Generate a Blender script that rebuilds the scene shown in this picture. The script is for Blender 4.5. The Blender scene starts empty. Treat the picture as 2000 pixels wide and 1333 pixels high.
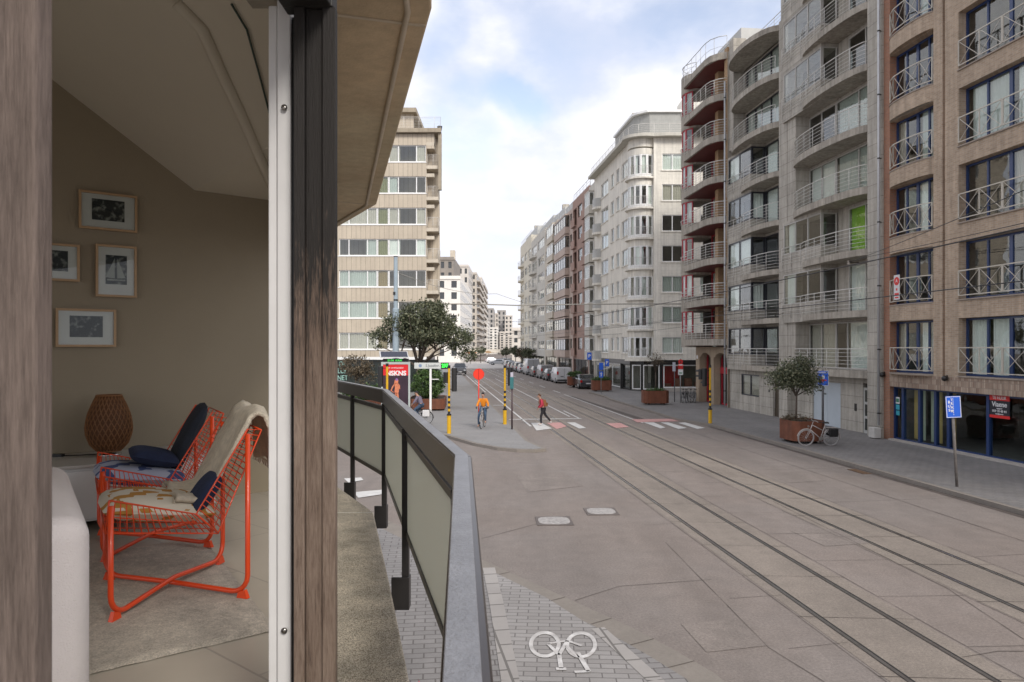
import bpy, bmesh, math, random
from mathutils import Vector, Matrix, noise
import numpy as np
R = math.radians
rnd = random.Random(7)
SC = bpy.context.scene
COL = SC.collection
F = 1400.0; EYE = 4.1; HOR = 680.0
# ---------------------------------------------------------------- camera
cd = bpy.data.cameras.new("camera"); cam = bpy.data.objects.new("camera", cd); COL.objects.link(cam)
cam.location = (0, 0, EYE); cam.rotation_euler = (R(90), 0, 0)
cd.sensor_width = 36; cd.lens = F/2000*36; cd.shift_y = (HOR-666.5)/2000
cd.clip_start = .05; cd.clip_end = 3000
cd.dof.use_dof = True; cd.dof.focus_distance = 3.8; cd.dof.aperture_fstop = 12.0
SC.camera = cam
# ---------------------------------------------------------------- world
SUN_AZ = (.42, -.80); SUN_EL = 36
w = bpy.data.worlds.new("World"); SC.world = w; w.use_nodes = True
nt = w.node_tree; nt.nodes.clear()
def N(t, typ, **kw):
    n = t.nodes.new(typ)
    for k, v in kw.items():
        if k.startswith('i_'):
            n.inputs[k[2:].replace('_', ' ')].default_value = v
        else: setattr(n, k, v)
    return n
def Lk(t, a, b): t.links.new(a, b)
out = N(nt, 'ShaderNodeOutputWorld'); bg = N(nt, 'ShaderNodeBackground'); bg.inputs['Strength'].default_value = .1
sky = N(nt, 'ShaderNodeTexSky', sky_type='NISHITA', sun_disc=False)
sky.sun_elevation = R(SUN_EL); sky.sun_rotation = math.atan2(SUN_AZ[0], SUN_AZ[1])
tc = N(nt, 'ShaderNodeTexCoord')
dn = N(nt, 'ShaderNodeTexNoise'); dn.inputs['Scale'].default_value = 5; dn.inputs['Detail'].default_value = 5
Lk(nt, tc.outputs['Generated'], dn.inputs['Vector'])
sub = N(nt, 'ShaderNodeVectorMath', operation='SUBTRACT'); sub.inputs[1].default_value = (.5, .5, .5); Lk(nt, dn.outputs['Color'], sub.inputs[0])
sca = N(nt, 'ShaderNodeVectorMath', operation='SCALE'); sca.inputs['Scale'].default_value = .24; Lk(nt, sub.outputs[0], sca.inputs[0])
addv = N(nt, 'ShaderNodeVectorMath', operation='ADD'); Lk(nt, tc.outputs['Generated'], addv.inputs[0]); Lk(nt, sca.outputs[0], addv.inputs[1])
nrm = N(nt, 'ShaderNodeVectorMath', operation='NORMALIZE'); Lk(nt, addv.outputs[0], nrm.inputs[0])
acc = None
for (px, py, rad, st) in ((1000, 182, .05, .62), (1035, 176, .035, .35), (960, 160, .045, .3), (1400, 25, .10, .34), (1330, 90, .07, .22), (1120, 60, .06, .18), (900, 200, .06, .2), (1090, 130, .05, .15), (868, 285, .07, .4), (850, 60, .05, .4), (880, 345, .05, .18), (1500, 0, .08, .2)):
    d = Vector(((px-1000)/F, 1, (HOR-py)/F)).normalized()
    dot = N(nt, 'ShaderNodeVectorMath', operation='DOT_PRODUCT'); dot.inputs[1].default_value = d; Lk(nt, nrm.outputs[0], dot.inputs[0])
    mr = N(nt, 'ShaderNodeMapRange', interpolation_type='SMOOTHSTEP')
    mr.inputs['From Min'].default_value = math.cos(rad); mr.inputs['From Max'].default_value = 1; mr.inputs['To Max'].default_value = st
    Lk(nt, dot.outputs['Value'], mr.inputs['Value'])
    if acc is None: acc = mr.outputs[0]
    else:
        m = N(nt, 'ShaderNodeMath', operation='ADD'); Lk(nt, acc, m.inputs[0]); Lk(nt, mr.outputs[0], m.inputs[1]); acc = m.outputs[0]
cl = N(nt, 'ShaderNodeTexNoise'); cl.inputs['Scale'].default_value = 2.2; cl.inputs['Detail'].default_value = 9; cl.inputs['Roughness'].default_value = .55
mp = N(nt, 'ShaderNodeMapping'); mp.inputs['Scale'].default_value = (1.5, 1.5, 2.6); mp.inputs['Location'].default_value = (.3, .1, .2)
Lk(nt, tc.outputs['Generated'], mp.inputs['Vector']); Lk(nt, mp.outputs[0], cl.inputs['Vector'])
gap = N(nt, 'ShaderNodeMapRange'); gap.inputs['From Min'].default_value = .50; gap.inputs['From Max'].default_value = .28; gap.inputs['To Max'].default_value = .5
Lk(nt, cl.outputs['Fac'], gap.inputs['Value'])
ad = N(nt, 'ShaderNodeMath', operation='ADD', use_clamp=True); Lk(nt, acc, ad.inputs[0]); Lk(nt, gap.outputs[0], ad.inputs[1])
cc = N(nt, 'ShaderNodeMapRange', data_type='FLOAT_VECTOR')
cr = N(nt, 'ShaderNodeValToRGB'); cr.color_ramp.elements[0].position = .40; cr.color_ramp.elements[0].color = (.64, .68, .81, 1)
cr.color_ramp.elements[1].position = .61; cr.color_ramp.elements[1].color = (.97, .955, .97, 1)
Lk(nt, cl.outputs['Fac'], cr.inputs['Fac'])
cs = N(nt, 'ShaderNodeVectorMath', operation='SCALE'); cs.inputs['Scale'].default_value = 7.9; Lk(nt, cr.outputs[0], cs.inputs[0])
sk2 = N(nt, 'ShaderNodeVectorMath', operation='MULTIPLY'); sk2.inputs[1].default_value = (2.2, 1.75, 1.5); Lk(nt, sky.outputs[0], sk2.inputs[0])
mx = N(nt, 'ShaderNodeMix', data_type='RGBA'); Lk(nt, ad.outputs[0], mx.inputs['Factor']); Lk(nt, cs.outputs[0], mx.inputs['A']); Lk(nt, sk2.outputs[0], mx.inputs['B'])
Lk(nt, mx.outputs['Result'], bg.inputs['Color']); Lk(nt, bg.outputs[0], out.inputs['Surface'])
nt.nodes.remove(cc)
# ---------------------------------------------------------------- sun
ld = bpy.data.lights.new("sun", 'SUN'); ld.energy = 1.9; ld.angle = R(18); ld.color = (1, .95, .88)
lo = bpy.data.objects.new("sun", ld); COL.objects.link(lo)
sd = Vector((SUN_AZ[0], SUN_AZ[1], 0)).normalized()*math.cos(R(SUN_EL)) + Vector((0, 0, math.sin(R(SUN_EL))))
lo.rotation_euler = sd.to_track_quat('Z', 'Y').to_euler(); lo.location = (0, 0, 60)
SC.view_settings.view_transform = 'Standard'; SC.view_settings.look = 'None'
SC.view_settings.exposure = 0.66; SC.view_settings.gamma = 1; SC.view_settings.use_curve_mapping = False
SC.cycles.use_denoising = True; SC.cycles.max_bounces = 8; SC.cycles.transparent_max_bounces = 12
SC.cycles.sample_clamp_indirect = 6
# ---------------------------------------------------------------- frames of reference
U = Vector((-.1065, .9943)); V = Vector((.9943, .1065))
def W(s, t, z=0.0): return Vector((s*U.x+t*V.x, s*U.y+t*V.y, z))
def G(px, py, z=0.0):
    Y = (EYE-z)*F/(py-HOR); return Vector(((px-1000)/F*Y, Y, z))
def at(px, py, Y): return Vector(((px-1000)/F*Y, Y, EYE+(HOR-py)/F*Y))
def SX(px, t):
    a = (px-1000)/F; Y = t/(a*.9943+.1065); return Y*(.9943-.1065*a)
RA = math.atan2(-U.y, -U.x)      # right-hand row: local x runs towards the camera, -y faces the street
LA = math.atan2(U.y, U.x)
# ---------------------------------------------------------------- materials
MATS = {}
def mat(name, col, rough=.7, var=.15, scale=2.0, bump=.0, bscale=40., metal=0., streak=0., world=False, brick=None, spec=.5, col2=None, speck=0., coat=0., trans=0., wear=0.):
    if name in MATS: return MATS[name]
    m = bpy.data.materials.new(name); m.use_nodes = True; t = m.node_tree
    b = t.nodes['Principled BSDF']
    b.inputs['Roughness'].default_value = rough; b.inputs['Metallic'].default_value = metal
    b.inputs['Specular IOR Level'].default_value = spec; b.inputs['Coat Weight'].default_value = coat
    if trans: b.inputs['Transmission Weight'].default_value = trans
    if world: src = N(t, 'ShaderNodeNewGeometry').outputs['Position']
    else: src = N(t, 'ShaderNodeTexCoord').outputs['Object']
    c = None
    base = N(t, 'ShaderNodeRGB'); base.outputs[0].default_value = (*col, 1); c = base.outputs[0]
    height = None
    if brick:
        # brick = (width, height, mortar, mortar colour, second colour, axis)
        bw, bh, mo, mc, c2, ax = brick[:6]
        mpn = N(t, 'ShaderNodeMapping')
        if ax == 'xz':
            sep = N(t, 'ShaderNodeSeparateXYZ'); Lk(t, src, sep.inputs[0]); cmb = N(t, 'ShaderNodeCombineXYZ')
            sm = N(t, 'ShaderNodeMath', operation='ADD'); Lk(t, sep.outputs[0], sm.inputs[0]); Lk(t, sep.outputs[1], sm.inputs[1])
            Lk(t, sm.outputs[0], cmb.inputs[0]); Lk(t, sep.outputs[2], cmb.inputs[1]); Lk(t, cmb.outputs[0], mpn.inputs['Vector'])
        else:
            Lk(t, src, mpn.inputs['Vector']); mpn.inputs['Rotation'].default_value = (0, 0, R(ax))
        bt = N(t, 'ShaderNodeTexBrick'); Lk(t, mpn.outputs[0], bt.inputs['Vector'])
        bt.inputs['Scale'].default_value = 1; bt.inputs['Brick Width'].default_value = bw; bt.inputs['Row Height'].default_value = bh
        bt.inputs['Mortar Size'].default_value = mo; bt.inputs['Mortar Smooth'].default_value = .3; bt.inputs['Bias'].default_value = 0
        bt.inputs['Color1'].default_value = (*col, 1); bt.inputs['Color2'].default_value = (*c2, 1); bt.inputs['Mortar'].default_value = (*mc, 1)
        if len(brick) > 6: bt.offset = brick[6]
        c = bt.outputs['Color']; height = bt.outputs['Fac']
    def noi(sc, det=6, stretch=None):
        n = N(t, 'ShaderNodeTexNoise'); n.inputs['Scale'].default_value = sc; n.inputs['Detail'].default_value = det; n.inputs['Roughness'].default_value = .6
        if stretch:
            q = N(t, 'ShaderNodeMapping'); q.inputs['Scale'].default_value = stretch; Lk(t, src, q.inputs['Vector']); Lk(t, q.outputs[0], n.inputs['Vector'])
        else: Lk(t, src, n.inputs['Vector'])
        return n.outputs['Fac']
    def mult(c, fac, lo, hi):
        r = N(t, 'ShaderNodeMapRange'); r.inputs['From Min'].default_value = .3; r.inputs['From Max'].default_value = .7
        r.inputs['To Min'].default_value = lo; r.inputs['To Max'].default_value = hi; Lk(t, fac, r.inputs['Value'])
        v = N(t, 'ShaderNodeVectorMath', operation='SCALE'); Lk(t, c, v.inputs[0]); Lk(t, r.outputs[0], v.inputs['Scale']); return v.outputs[0]
    if col2:
        r = N(t, 'ShaderNodeMapRange'); r.inputs['From Min'].default_value = .42; r.inputs['From Max'].default_value = .58
        Lk(t, noi(scale*.5), r.inputs['Value'])
        q = N(t, 'ShaderNodeMix', data_type='RGBA'); Lk(t, r.outputs[0], q.inputs['Factor']); Lk(t, c, q.inputs['A']); q.inputs['B'].default_value = (*col2, 1); c = q.outputs['Result']
    if var:
        c = mult(c, noi(scale), 1-var, 1+var); c = mult(c, noi(scale*9, 4), 1-var*.5, 1+var*.5)
    if streak: c = mult(c, noi(1.0, 5, (5, 5, .35)), 1-streak, 1+streak*.4)
    if speck: c = mult(c, noi(150, 2), 1-speck, 1+speck); c = mult(c, noi(26, 3), 1-speck*.6, 1+speck*.6)
    if wear: c = mult(c, noi(.55, 7, (1.6, .22, 1)), 1-wear, 1+wear*.6); c = mult(c, noi(2.6, 8), 1-wear*.5, 1+wear*.5)
    Lk(t, c, b.inputs['Base Color'])
    if bump or height is not None:
        bp = N(t, 'ShaderNodeBump'); bp.inputs['Distance'].default_value = .01; bp.inputs['Strength'].default_value = max(bump, .3)
        if height is not None:
            inv = N(t, 'ShaderNodeMath', operation='SUBTRACT'); inv.inputs[0].default_value = 1; Lk(t, height, inv.inputs[1]); Lk(t, inv.outputs[0], bp.inputs['Height'])
        else: Lk(t, noi(bscale, 4), bp.inputs['Height'])
        Lk(t, bp.outputs[0], b.inputs['Normal'])
    MATS[name] = m; return m
def glassmat(name, tint=(.7, .75, .74), refl=1.0, rough=.01, base=.04):
    m = bpy.data.materials.new(name); m.use_nodes = True; t = m.node_tree; t.nodes.clear()
    o = N(t, 'ShaderNodeOutputMaterial'); mixs = N(t, 'ShaderNodeMixShader'); tr = N(t, 'ShaderNodeBsdfTransparent'); gl = N(t, 'ShaderNodeBsdfGlossy')
    tr.inputs[0].default_value = (*tint, 1); gl.inputs['Roughness'].default_value = rough
    nz = N(t, 'ShaderNodeTexNoise'); nz.inputs['Scale'].default_value = 1.1; tcn = N(t, 'ShaderNodeTexCoord'); Lk(t, tcn.outputs['Object'], nz.inputs['Vector'])
    bp = N(t, 'ShaderNodeBump'); bp.inputs['Distance'].default_value = .02; bp.inputs['Strength'].default_value = .35; Lk(t, nz.outputs[0], bp.inputs['Height']); Lk(t, bp.outputs[0], gl.inputs['Normal'])
    lw = N(t, 'ShaderNodeLayerWeight'); lw.inputs[0].default_value = .5; fr = N(t, 'ShaderNodeMath', operation='POWER'); Lk(t, lw.outputs['Facing'], fr.inputs[0]); fr.inputs[1].default_value = 4.2
    ml = N(t, 'ShaderNodeMath', operation='MULTIPLY_ADD', use_clamp=True); Lk(t, fr.outputs[0], ml.inputs[0]); ml.inputs[1].default_value = refl*.85; ml.inputs[2].default_value = base
    Lk(t, ml.outputs[0], mixs.inputs[0]); Lk(t, tr.outputs[0], mixs.inputs[1]); Lk(t, gl.outputs[0], mixs.inputs[2]); Lk(t, mixs.outputs[0], o.inputs[0])
    MATS[name] = m; return m
def emit(name, col, st):
    m = bpy.data.materials.new(name); m.use_nodes = True; b = m.node_tree.nodes['Principled BSDF']
    b.inputs['Base Color'].default_value = (*col, 1); b.inputs['Emission Color'].default_value = (*col, 1); b.inputs['Emission Strength'].default_value = st
    MATS[name] = m; return m
glass = glassmat('window_glass', (.94, .965, .95), 1.0, .01, .09)
shopglass = glassmat('shop_glass', (.90, .935, .92), .8, .01, .03)
clearglass = glassmat('clear_glass', (.92, .95, .95), .8, .01, .02)
conc = mat('light_concrete', (.43, .395, .34), .85, .16, .8, .3, 50, streak=.32, speck=.04)
concA = mat('grey_concrete_cladding', (.42, .39, .34), .85, .15, .8, .3, 50, streak=.32, speck=.04, brick=(30, .6, .012, (.21, .195, .17), (.39, .36, .31), 'xz'))
concD = mat('weathered_concrete', (.36, .325, .275), .9, .2, 1.2, .3, 50, streak=.35, speck=.05)
brickm = mat('tan_brick', (.46, .345, .245), .85, .12, .7, .3, brick=(.22, .075, .012, (.41, .345, .28), (.35, .255, .175), 'xz'), streak=.26)
brickd = mat('tan_soldier_brick', (.45, .36, .28), .85, .12, .7, .3, brick=(.075, .22, .012, (.27, .21, .165), (.27, .18, .13), 'xz', 0.0), streak=.25)
brickred = mat('orange_brick', (.36, .16, .09), .85, .12, .7, .3, brick=(.22, .075, .012, (.24, .18, .14), (.29, .13, .08), 'xz'))
brickyel = mat('ochre_brick', (.42, .27, .14), .85, .12, .7, .3, brick=(.22, .075, .012, (.3, .22, .15), (.36, .22, .11), 'xz'))
white = mat('white_paint', (.80, .80, .79), .45, .05)
offw = mat('cream_render', (.76, .725, .645), .85, .08, .6, .2, 60, streak=.15, brick=(.35, .35, .008, (.58, .55, .485), (.72, .685, .605), 'xz', 0.0))
creamr = mat('smooth_cream_render', (.78, .745, .665), .85, .08, .6, .2, 60, streak=.24)
rail_w = mat('pale_grey_metal', (.60, .58, .54), .4, .08)
rail_c = mat('cream_metal', (.52, .48, .41), .4, .08)
bluef = mat('blue_frame_paint', (.012, .035, .12), .35, .05, coat=.2)
blued = mat('dark_blue_frame_paint', (.02, .045, .11), .35, .05)
redf = mat('red_frame_paint', (.42, .02, .035), .4, .08)
redso = mat('dark_red_soffit', (.13, .02, .018), .6, .15)
dark = mat('black_metal', (.015, .014, .014), .35, .1)
darkf = mat('dark_window_frame', (.03, .032, .04), .35, .05)
greyf = mat('grey_window_frame', (.45, .43, .40), .5, .05)
curt = mat('sheer_curtain', (.78, .80, .77), .9, .06, 3)
curt_b = mat('grey_green_curtain', (.48, .52, .49), .9, .06, 3); curt_c = mat('warm_grey_curtain', (.50, .46, .40), .9, .06, 3)
curtg = mat('green_blind', (.28, .55, .03), .8, .04)
curty = mat('yellow_curtain', (.50, .36, .12), .85, .06)
curtc = mat('pale_green_panel', (.42, .47, .36), .85, .06)
curtol = mat('olive_drape', (.20, .20, .07), .85, .1); curtod = mat('dim_ochre_drape', (.26, .18, .06), .85, .1)
curto = mat('ochre_curtain', (.40, .24, .06), .85, .06)
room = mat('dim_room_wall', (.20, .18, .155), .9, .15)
roof = mat('roof_felt', (.12, .12, .12), .9, .15)
zinc = mat('zinc_pipe', (.48, .49, .50), .45, .08, metal=.3)
# ---------------------------------------------------------------- object helpers
def link(o, parent=None):
    COL.objects.link(o)
    if parent: o.parent = parent
    return o
def tag(o, label=None, cat=None, group=None, kind=None):
    if label: o['label'] = label
    if cat: o['category'] = cat
    if group: o['group'] = group
    if kind: o['kind'] = kind
    return o
def thing(name, label, cat, loc=(0, 0, 0), rz=0., group=None):
    o = bpy.data.objects.new(name, None); o.empty_display_size = .3; COL.objects.link(o)
    o.location = loc; o.rotation_euler = (0, 0, rz); return tag(o, label, cat, group)
def copy_tree(o, parent=None):
    c = o.copy(); COL.objects.link(c); c.parent = parent
    for ch in o.children: copy_tree(ch, c)
    return c
class MB:
    def __init__(s): s.v = []; s.f = []; s.mi = []; s.cur = 0
    def add(s, vs, fs):
        b = len(s.v); s.v += [tuple(p) for p in vs]; s.f += [tuple(b+i for i in f) for f in fs]; s.mi += [s.cur]*len(fs); return s
    def box(s, x0, x1, y0, y1, z0, z1):
        if x1 < x0: x0, x1 = x1, x0
        if y1 < y0: y0, y1 = y1, y0
        if z1 < z0: z0, z1 = z1, z0
        return s.add([(x0, y0, z0), (x1, y0, z0), (x1, y1, z0), (x0, y1, z0), (x0, y0, z1), (x1, y0, z1), (x1, y1, z1), (x0, y1, z1)],
                     [(0, 3, 2, 1), (4, 5, 6, 7), (0, 1, 5, 4), (1, 2, 6, 5), (2, 3, 7, 6), (3, 0, 4, 7)])
    def prism(s, poly, z0, z1):
        n = len(poly); ar = sum(poly[i][0]*poly[(i+1) % n][1]-poly[(i+1) % n][0]*poly[i][1] for i in range(n))
        if ar < 0: poly = poly[::-1]
        vs = [(p[0], p[1], z0) for p in poly]+[(p[0], p[1], z1) for p in poly]
        return s.add(vs, [tuple(range(n))[::-1], tuple(range(n, 2*n))]+[(i, (i+1) % n, n+(i+1) % n, n+i) for i in range(n)])
    def bar(s, p, q, a, b=None, up=(0, 0, 1)):
        p = Vector(p); q = Vector(q); b = b or a; d = (q-p).normalized(); u = Vector(up)
        if abs(d.dot(u)) > .98: u = Vector((1, 0, 0))
        x = d.cross(u).normalized()*a/2; y = x.cross(d).normalized()*b/2
        return s.add([p-x-y, p+x-y, p+x+y, p-x+y, q-x-y, q+x-y, q+x+y, q-x+y],
                     [(0, 3, 2, 1), (4, 5, 6, 7), (0, 1, 5, 4), (1, 2, 6, 5), (2, 3, 7, 6), (3, 0, 4, 7)])
    def tube(s, pts, r, n=6, closed=False, r1=None):
        pts = [Vector(p) for p in pts]; m = len(pts); rings = []; prev = None
        for i, p in enumerate(pts):
            if closed: d = pts[(i+1) % m]-pts[i-1]
            else: d = pts[min(i+1, m-1)]-pts[max(i-1, 0)]
            d.normalize()
            if prev is None:
                u = Vector((0, 0, 1)) if abs(d.z) < .9 else Vector((1, 0, 0)); x = d.cross(u).normalized()
            else: x = (prev-d*prev.dot(d)).normalized()
            prev = x; y = d.cross(x); rr = r if r1 is None else r+(r1-r)*i/(m-1)
            rings.append([p+(x*math.cos(2*math.pi*k/n)+y*math.sin(2*math.pi*k/n))*rr for k in range(n)])
        vs = [v for g in rings for v in g]; fs = []
        for i in range(m if closed else m-1):
            j = (i+1) % m
            for k in range(n): fs.append((i*n+k, i*n+(k+1) % n, j*n+(k+1) % n, j*n+k))
        if not closed: fs += [tuple(range(n))[::-1], tuple(range((m-1)*n, m*n))]
        return s.add(vs, fs)
    def lathe(s, prof, c=(0, 0, 0), n=16, axis='z', cap=True):
        vs = []; fs = []; m = len(prof)
        for (r, h) in prof:
            for k in range(n):
                a = 2*math.pi*k/n; p = (r*math.cos(a), r*math.sin(a), h)
                if axis == 'y': p = (p[0], p[2], p[1])
                if axis == 'x': p = (p[2], p[0], p[1])
                vs.append((c[0]+p[0], c[1]+p[1], c[2]+p[2]))
        for i in range(m-1):
            for k in range(n): fs.append((i*n+k, i*n+(k+1) % n, (i+1)*n+(k+1) % n, (i+1)*n+k))
        if cap: fs += [tuple(range(n))[::-1], tuple(range((m-1)*n, m*n))]
        return s.add(vs, fs)
    def mesh(s, name, mats, smooth=False):
        me = bpy.data.meshes.new(name); me.from_pydata([tuple(v) for v in s.v], [], s.f)
        for m in (mats if isinstance(mats, (list, tuple)) else [mats]): me.materials.append(m)
        if max(s.mi or [0]): me.polygons.foreach_set('material_index', s.mi)
        if smooth: me.polygons.foreach_set('use_smooth', [True]*len(s.f))
        me.update(); return me
    def build(s, name, mats, parent=None, smooth=False, bevel=0., loc=None, seg=2):
        o = bpy.data.objects.new(name, s.mesh(name, mats, smooth)); link(o, parent)
        if loc is not None: o.location = loc
        if bevel:
            b = o.modifiers.new('bevel', 'BEVEL'); b.width = bevel; b.segments = seg; b.limit_method = 'ANGLE'
        return o
def struct(name, mb, m): return tag(mb.build(name, m), kind='structure')
def holes(mb, x0, x1, z0, z1, y0, y1, hs):
    zs = sorted({z0, z1, *[max(z0, min(z1, h[2])) for h in hs], *[max(z0, min(z1, h[3])) for h in hs]})
    for a, b in zip(zs, zs[1:]):
        if b-a < 1e-4: continue
        mid = (a+b)/2; cut = sorted((h[0], h[1]) for h in hs if h[2] < mid < h[3]); x = x0
        for c, d in cut:
            if c > x+1e-4: mb.box(x, c, y0, y1, a, b)
            x = max(x, d)
        if x < x1-1e-4: mb.box(x, x1, y0, y1, a, b)
def arc(x0, y0, x1, y1, bulge, n=14):
    r = []
    for i in range(n+1):
        u = i/n; a = math.pi*u; r.append((x0+(x1-x0)*(1-math.cos(a))/2*.55+(x1-x0)*u*.45, y0+(y1-y0)*u-bulge*math.sin(a)**.75))
    return r
def text(s, size, loc, rot, m, parent=None, name='lettering', ext=.004, sx=1., bold=0.):
    cu = bpy.data.curves.new(name, 'FONT'); cu.body = s; cu.size = size; cu.extrude = ext; cu.align_x = 'CENTER'; cu.align_y = 'CENTER'; cu.offset = bold
    o = bpy.data.objects.new(name, cu); COL.objects.link(o); bpy.context.view_layer.update()
    me = bpy.data.meshes.new_from_object(o.evaluated_get(bpy.context.evaluated_depsgraph_get()))
    bpy.data.objects.remove(o); o = bpy.data.objects.new(name, me); me.materials.clear(); me.materials.append(m); link(o, parent)
    o.location = loc; o.rotation_euler = rot; o.scale = (sx, 1, 1); return o
# windows with real frames, panes and curtains, meshes shared between equal windows
WC = {}
def window(parent, x, z, w, h, y, n=2, fm=None, fr=.06, gm=None, curtains=(), cm=None, rail=None, name='window', widths=None):
    fm = fm or white; gm = gm or glass; cm = cm or rnd.choice((curt, curt, curt_b, curt_c))
    ws = widths or [1]*n; tot = sum(ws); xs = [0]
    for q in ws: xs.append(xs[-1]+q/tot*w)
    key = (round(w, 3), round(h, 3), tuple(ws), fm.name, fr, gm.name, rail)
    if key not in WC:
        b = MB(); b.box(0, w, -.03, .05, 0, fr); b.box(0, w, -.03, .05, h-fr, h); b.box(0, fr, -.03, .05, fr, h-fr); b.box(w-fr, w, -.03, .05, fr, h-fr)
        for q in xs[1:-1]: b.box(q-fr*.55, q+fr*.55, -.028, .05, fr, h-fr)
        if rail: b.box(fr, w-fr, -.026, .048, h*rail-fr/2, h*rail+fr/2)
        g = MB(); g.box(fr*.5, w-fr*.5, .0, .012, fr*.5, h-fr*.5)
        WC[key] = (b.mesh(name, fm), g.mesh('pane', gm))
    fo = bpy.data.objects.new(name, WC[key][0]); link(fo, parent); fo.location = (x, y, z)
    po = bpy.data.objects.new('pane', WC[key][1]); link(po, fo)
    for (a, c) in curtains:
        k2 = ('c', round((c-a)*w, 2), round(h, 2), cm.name)
        if k2 not in WC:
            cw = (c-a)*w; nn = max(8, int(cw/.035)); q = MB(); vs = []; fs = []
            for i in range(nn+1):
                yy = .03*math.sin(i*1.25)+.012*math.sin(i*.4); xx = cw*i/nn
                vs += [(xx, yy, .05), (xx, yy, h-.04)]
            for i in range(nn): fs.append((2*i, 2*i+2, 2*i+3, 2*i+1))
            q.add(vs, fs); WC[k2] = q.mesh('curtain', cm, True)
        co = bpy.data.objects.new('curtain', WC[k2]); link(co, fo); co.location = (a*w, .10, 0)
    return fo
def railing(parent, path, z0, h, m, bars=5, r=.0135, step=1.0, name='balcony_railing', top=1.6):
    b = MB(); P = [Vector((p[0], p[1], 0)) for p in path]
    for i in range(bars+1):
        z = z0+h*(i+.6)/(bars+.6); b.tube([(p.x, p.y, z) for p in P], r*(top if i == bars else .75), 6)
    L = 0; nxt = 0; tot = sum((P[i+1]-P[i]).length for i in range(len(P)-1)); k = max(1, round(tot/step))
    for j in range(k+1):
        d = min(tot*j/k, tot-.001); L = 0
        for i in range(len(P)-1):
            l = (P[i+1]-P[i]).length
            if L+l >= d:
                q = P[i]+(P[i+1]-P[i])*((d-L)/l); b.tube([(q.x, q.y, z0-.12), (q.x, q.y, z0+h)], r*1.2, 6); break
            L += l
    return b.build(name, m, parent, smooth=True)
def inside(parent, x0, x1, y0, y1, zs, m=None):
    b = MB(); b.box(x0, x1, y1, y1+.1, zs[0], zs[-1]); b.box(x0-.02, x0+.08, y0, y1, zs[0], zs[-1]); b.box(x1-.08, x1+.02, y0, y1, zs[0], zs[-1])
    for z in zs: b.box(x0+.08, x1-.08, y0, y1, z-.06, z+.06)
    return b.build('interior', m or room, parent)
def row_building(label, s0, t, H=0, right=True):
    p = W(s0, t); return thing('apartment_building', label, 'building', (p.x, p.y, 0), RA if right else LA, None)
# ================================================================ ground
gm = mat('worn_road_concrete', (.215, .180, .158), .8, .10, .25, .35, 45, world=True, speck=.30, col2=(.200, .173, .156), spec=.4, wear=.14)
b = MB(); b.add([(-300, -80, 0), (300, -80, 0), (300, 1200, 0), (-300, 1200, 0)], [(0, 1, 2, 3)]); struct('road', b, gm)
lane = mat('tram_lane_concrete', (.222, .188, .158), .8, .10, .5, .35, 45, world=True, speck=.30, wear=.16)
b = MB()
for (t0, t1) in ((5.55, 7.2), (8.75, 10.45)): b.add([W(-10, t0, .004), W(160, t0, .004), W(160, t1, .004), W(-10, t1, .004)][::-1], [(0, 1, 2, 3)])
struct('tram_lane', b, lane)
jm = mat('dark_joint', (.085, .07, .06), .9, .1, world=True)
b = MB()
def strip(b, p, q, wd, z=.008):
    p = Vector((p[0], p[1])); q = Vector((q[0], q[1])); d = (q-p).normalized(); n = Vector((-d.y, d.x))*wd/2
    b.add([(p.x+n.x, p.y+n.y, z), (p.x-n.x, p.y-n.y, z), (q.x-n.x, q.y-n.y, z), (q.x+n.x, q.y+n.y, z)], [(0, 1, 2, 3)])
def wig(b, pts, wd, z=.008, amp=.007, seg=.5):
    for p, q in zip(pts, pts[1:]):
        p = Vector((p[0], p[1])); q = Vector((q[0], q[1])); n = max(1, int((q-p).length/seg)); last = p
        for i in range(1, n+1):
            c = p+(q-p)*i/n
            if i < n: c += Vector((rnd.uniform(-amp, amp), rnd.uniform(-amp, amp)))
            strip(b, last, c, wd*rnd.uniform(.6, 1.3), z); last = c
for t0 in (5.5, 7.25, 8.7, 10.5):
    wig(b, [W(3, t0), W(26, t0)], .009)
for s in range(2, 34, 2):
    wig(b, [W(s+.4, 5.5), W(s+.1, 7.25)], .014); wig(b, [W(s+1.1, 7.25), W(s+1.0, 8.7)], .012); wig(b, [W(s+.7, 8.7), W(s+.5, 10.5)], .014)
def gp(*pp): return [G(x, y) for x, y in pp]
wig(b, gp((1123, 1174), (1210, 1146), (1390, 1133)), .012); wig(b, gp((1300, 1060), (1500, 1265), (1610, 1333)), .008)
wig(b, gp((940, 1053), (1110, 1008)), .012); wig(b, gp((1425, 1170), (1530, 1163)), .012); wig(b, gp((1510, 980), (1850, 1150), (2000, 1250)), .012)
wig(b, gp((1880, 1285), (1950, 1273), (2000, 1273)), .018); wig(b, gp((1540, 1268), (1655, 1256)), .012); wig(b, gp((1258, 1027), (1330, 1022)), .012)
for t0 in (12.4,): wig(b, [W(-5, t0), W(60, t0)], .018)
for s in range(-2, 60, 5): wig(b, [W(s, 10.5), W(s+.2, 14.2)], .012)
struct('road_joints', b, jm)
b = MB()
for q4 in (((1545, 1038), (1640, 1033), (1700, 1062), (1612, 1068)), ((1010, 930), (1100, 922), (1140, 950), (1030, 962)), ((1480, 925), (1560, 922), (1610, 940), (1525, 945)), ((1330, 1220), (1440, 1210), (1500, 1262), (1380, 1275))): b.add([(*G(x, y)[:2], .0065) for x, y in q4][::-1], [(0, 1, 2, 3)])
struct('road_patches', b, mat('repaired_road_patch', (.203, .173, .153), .85, .14, .8, .4, 45, world=True, speck=.32, wear=.15))
steel = mat('polished_rail_steel', (.42, .40, .38), .28, .15, 3, metal=.9, world=True)
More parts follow.
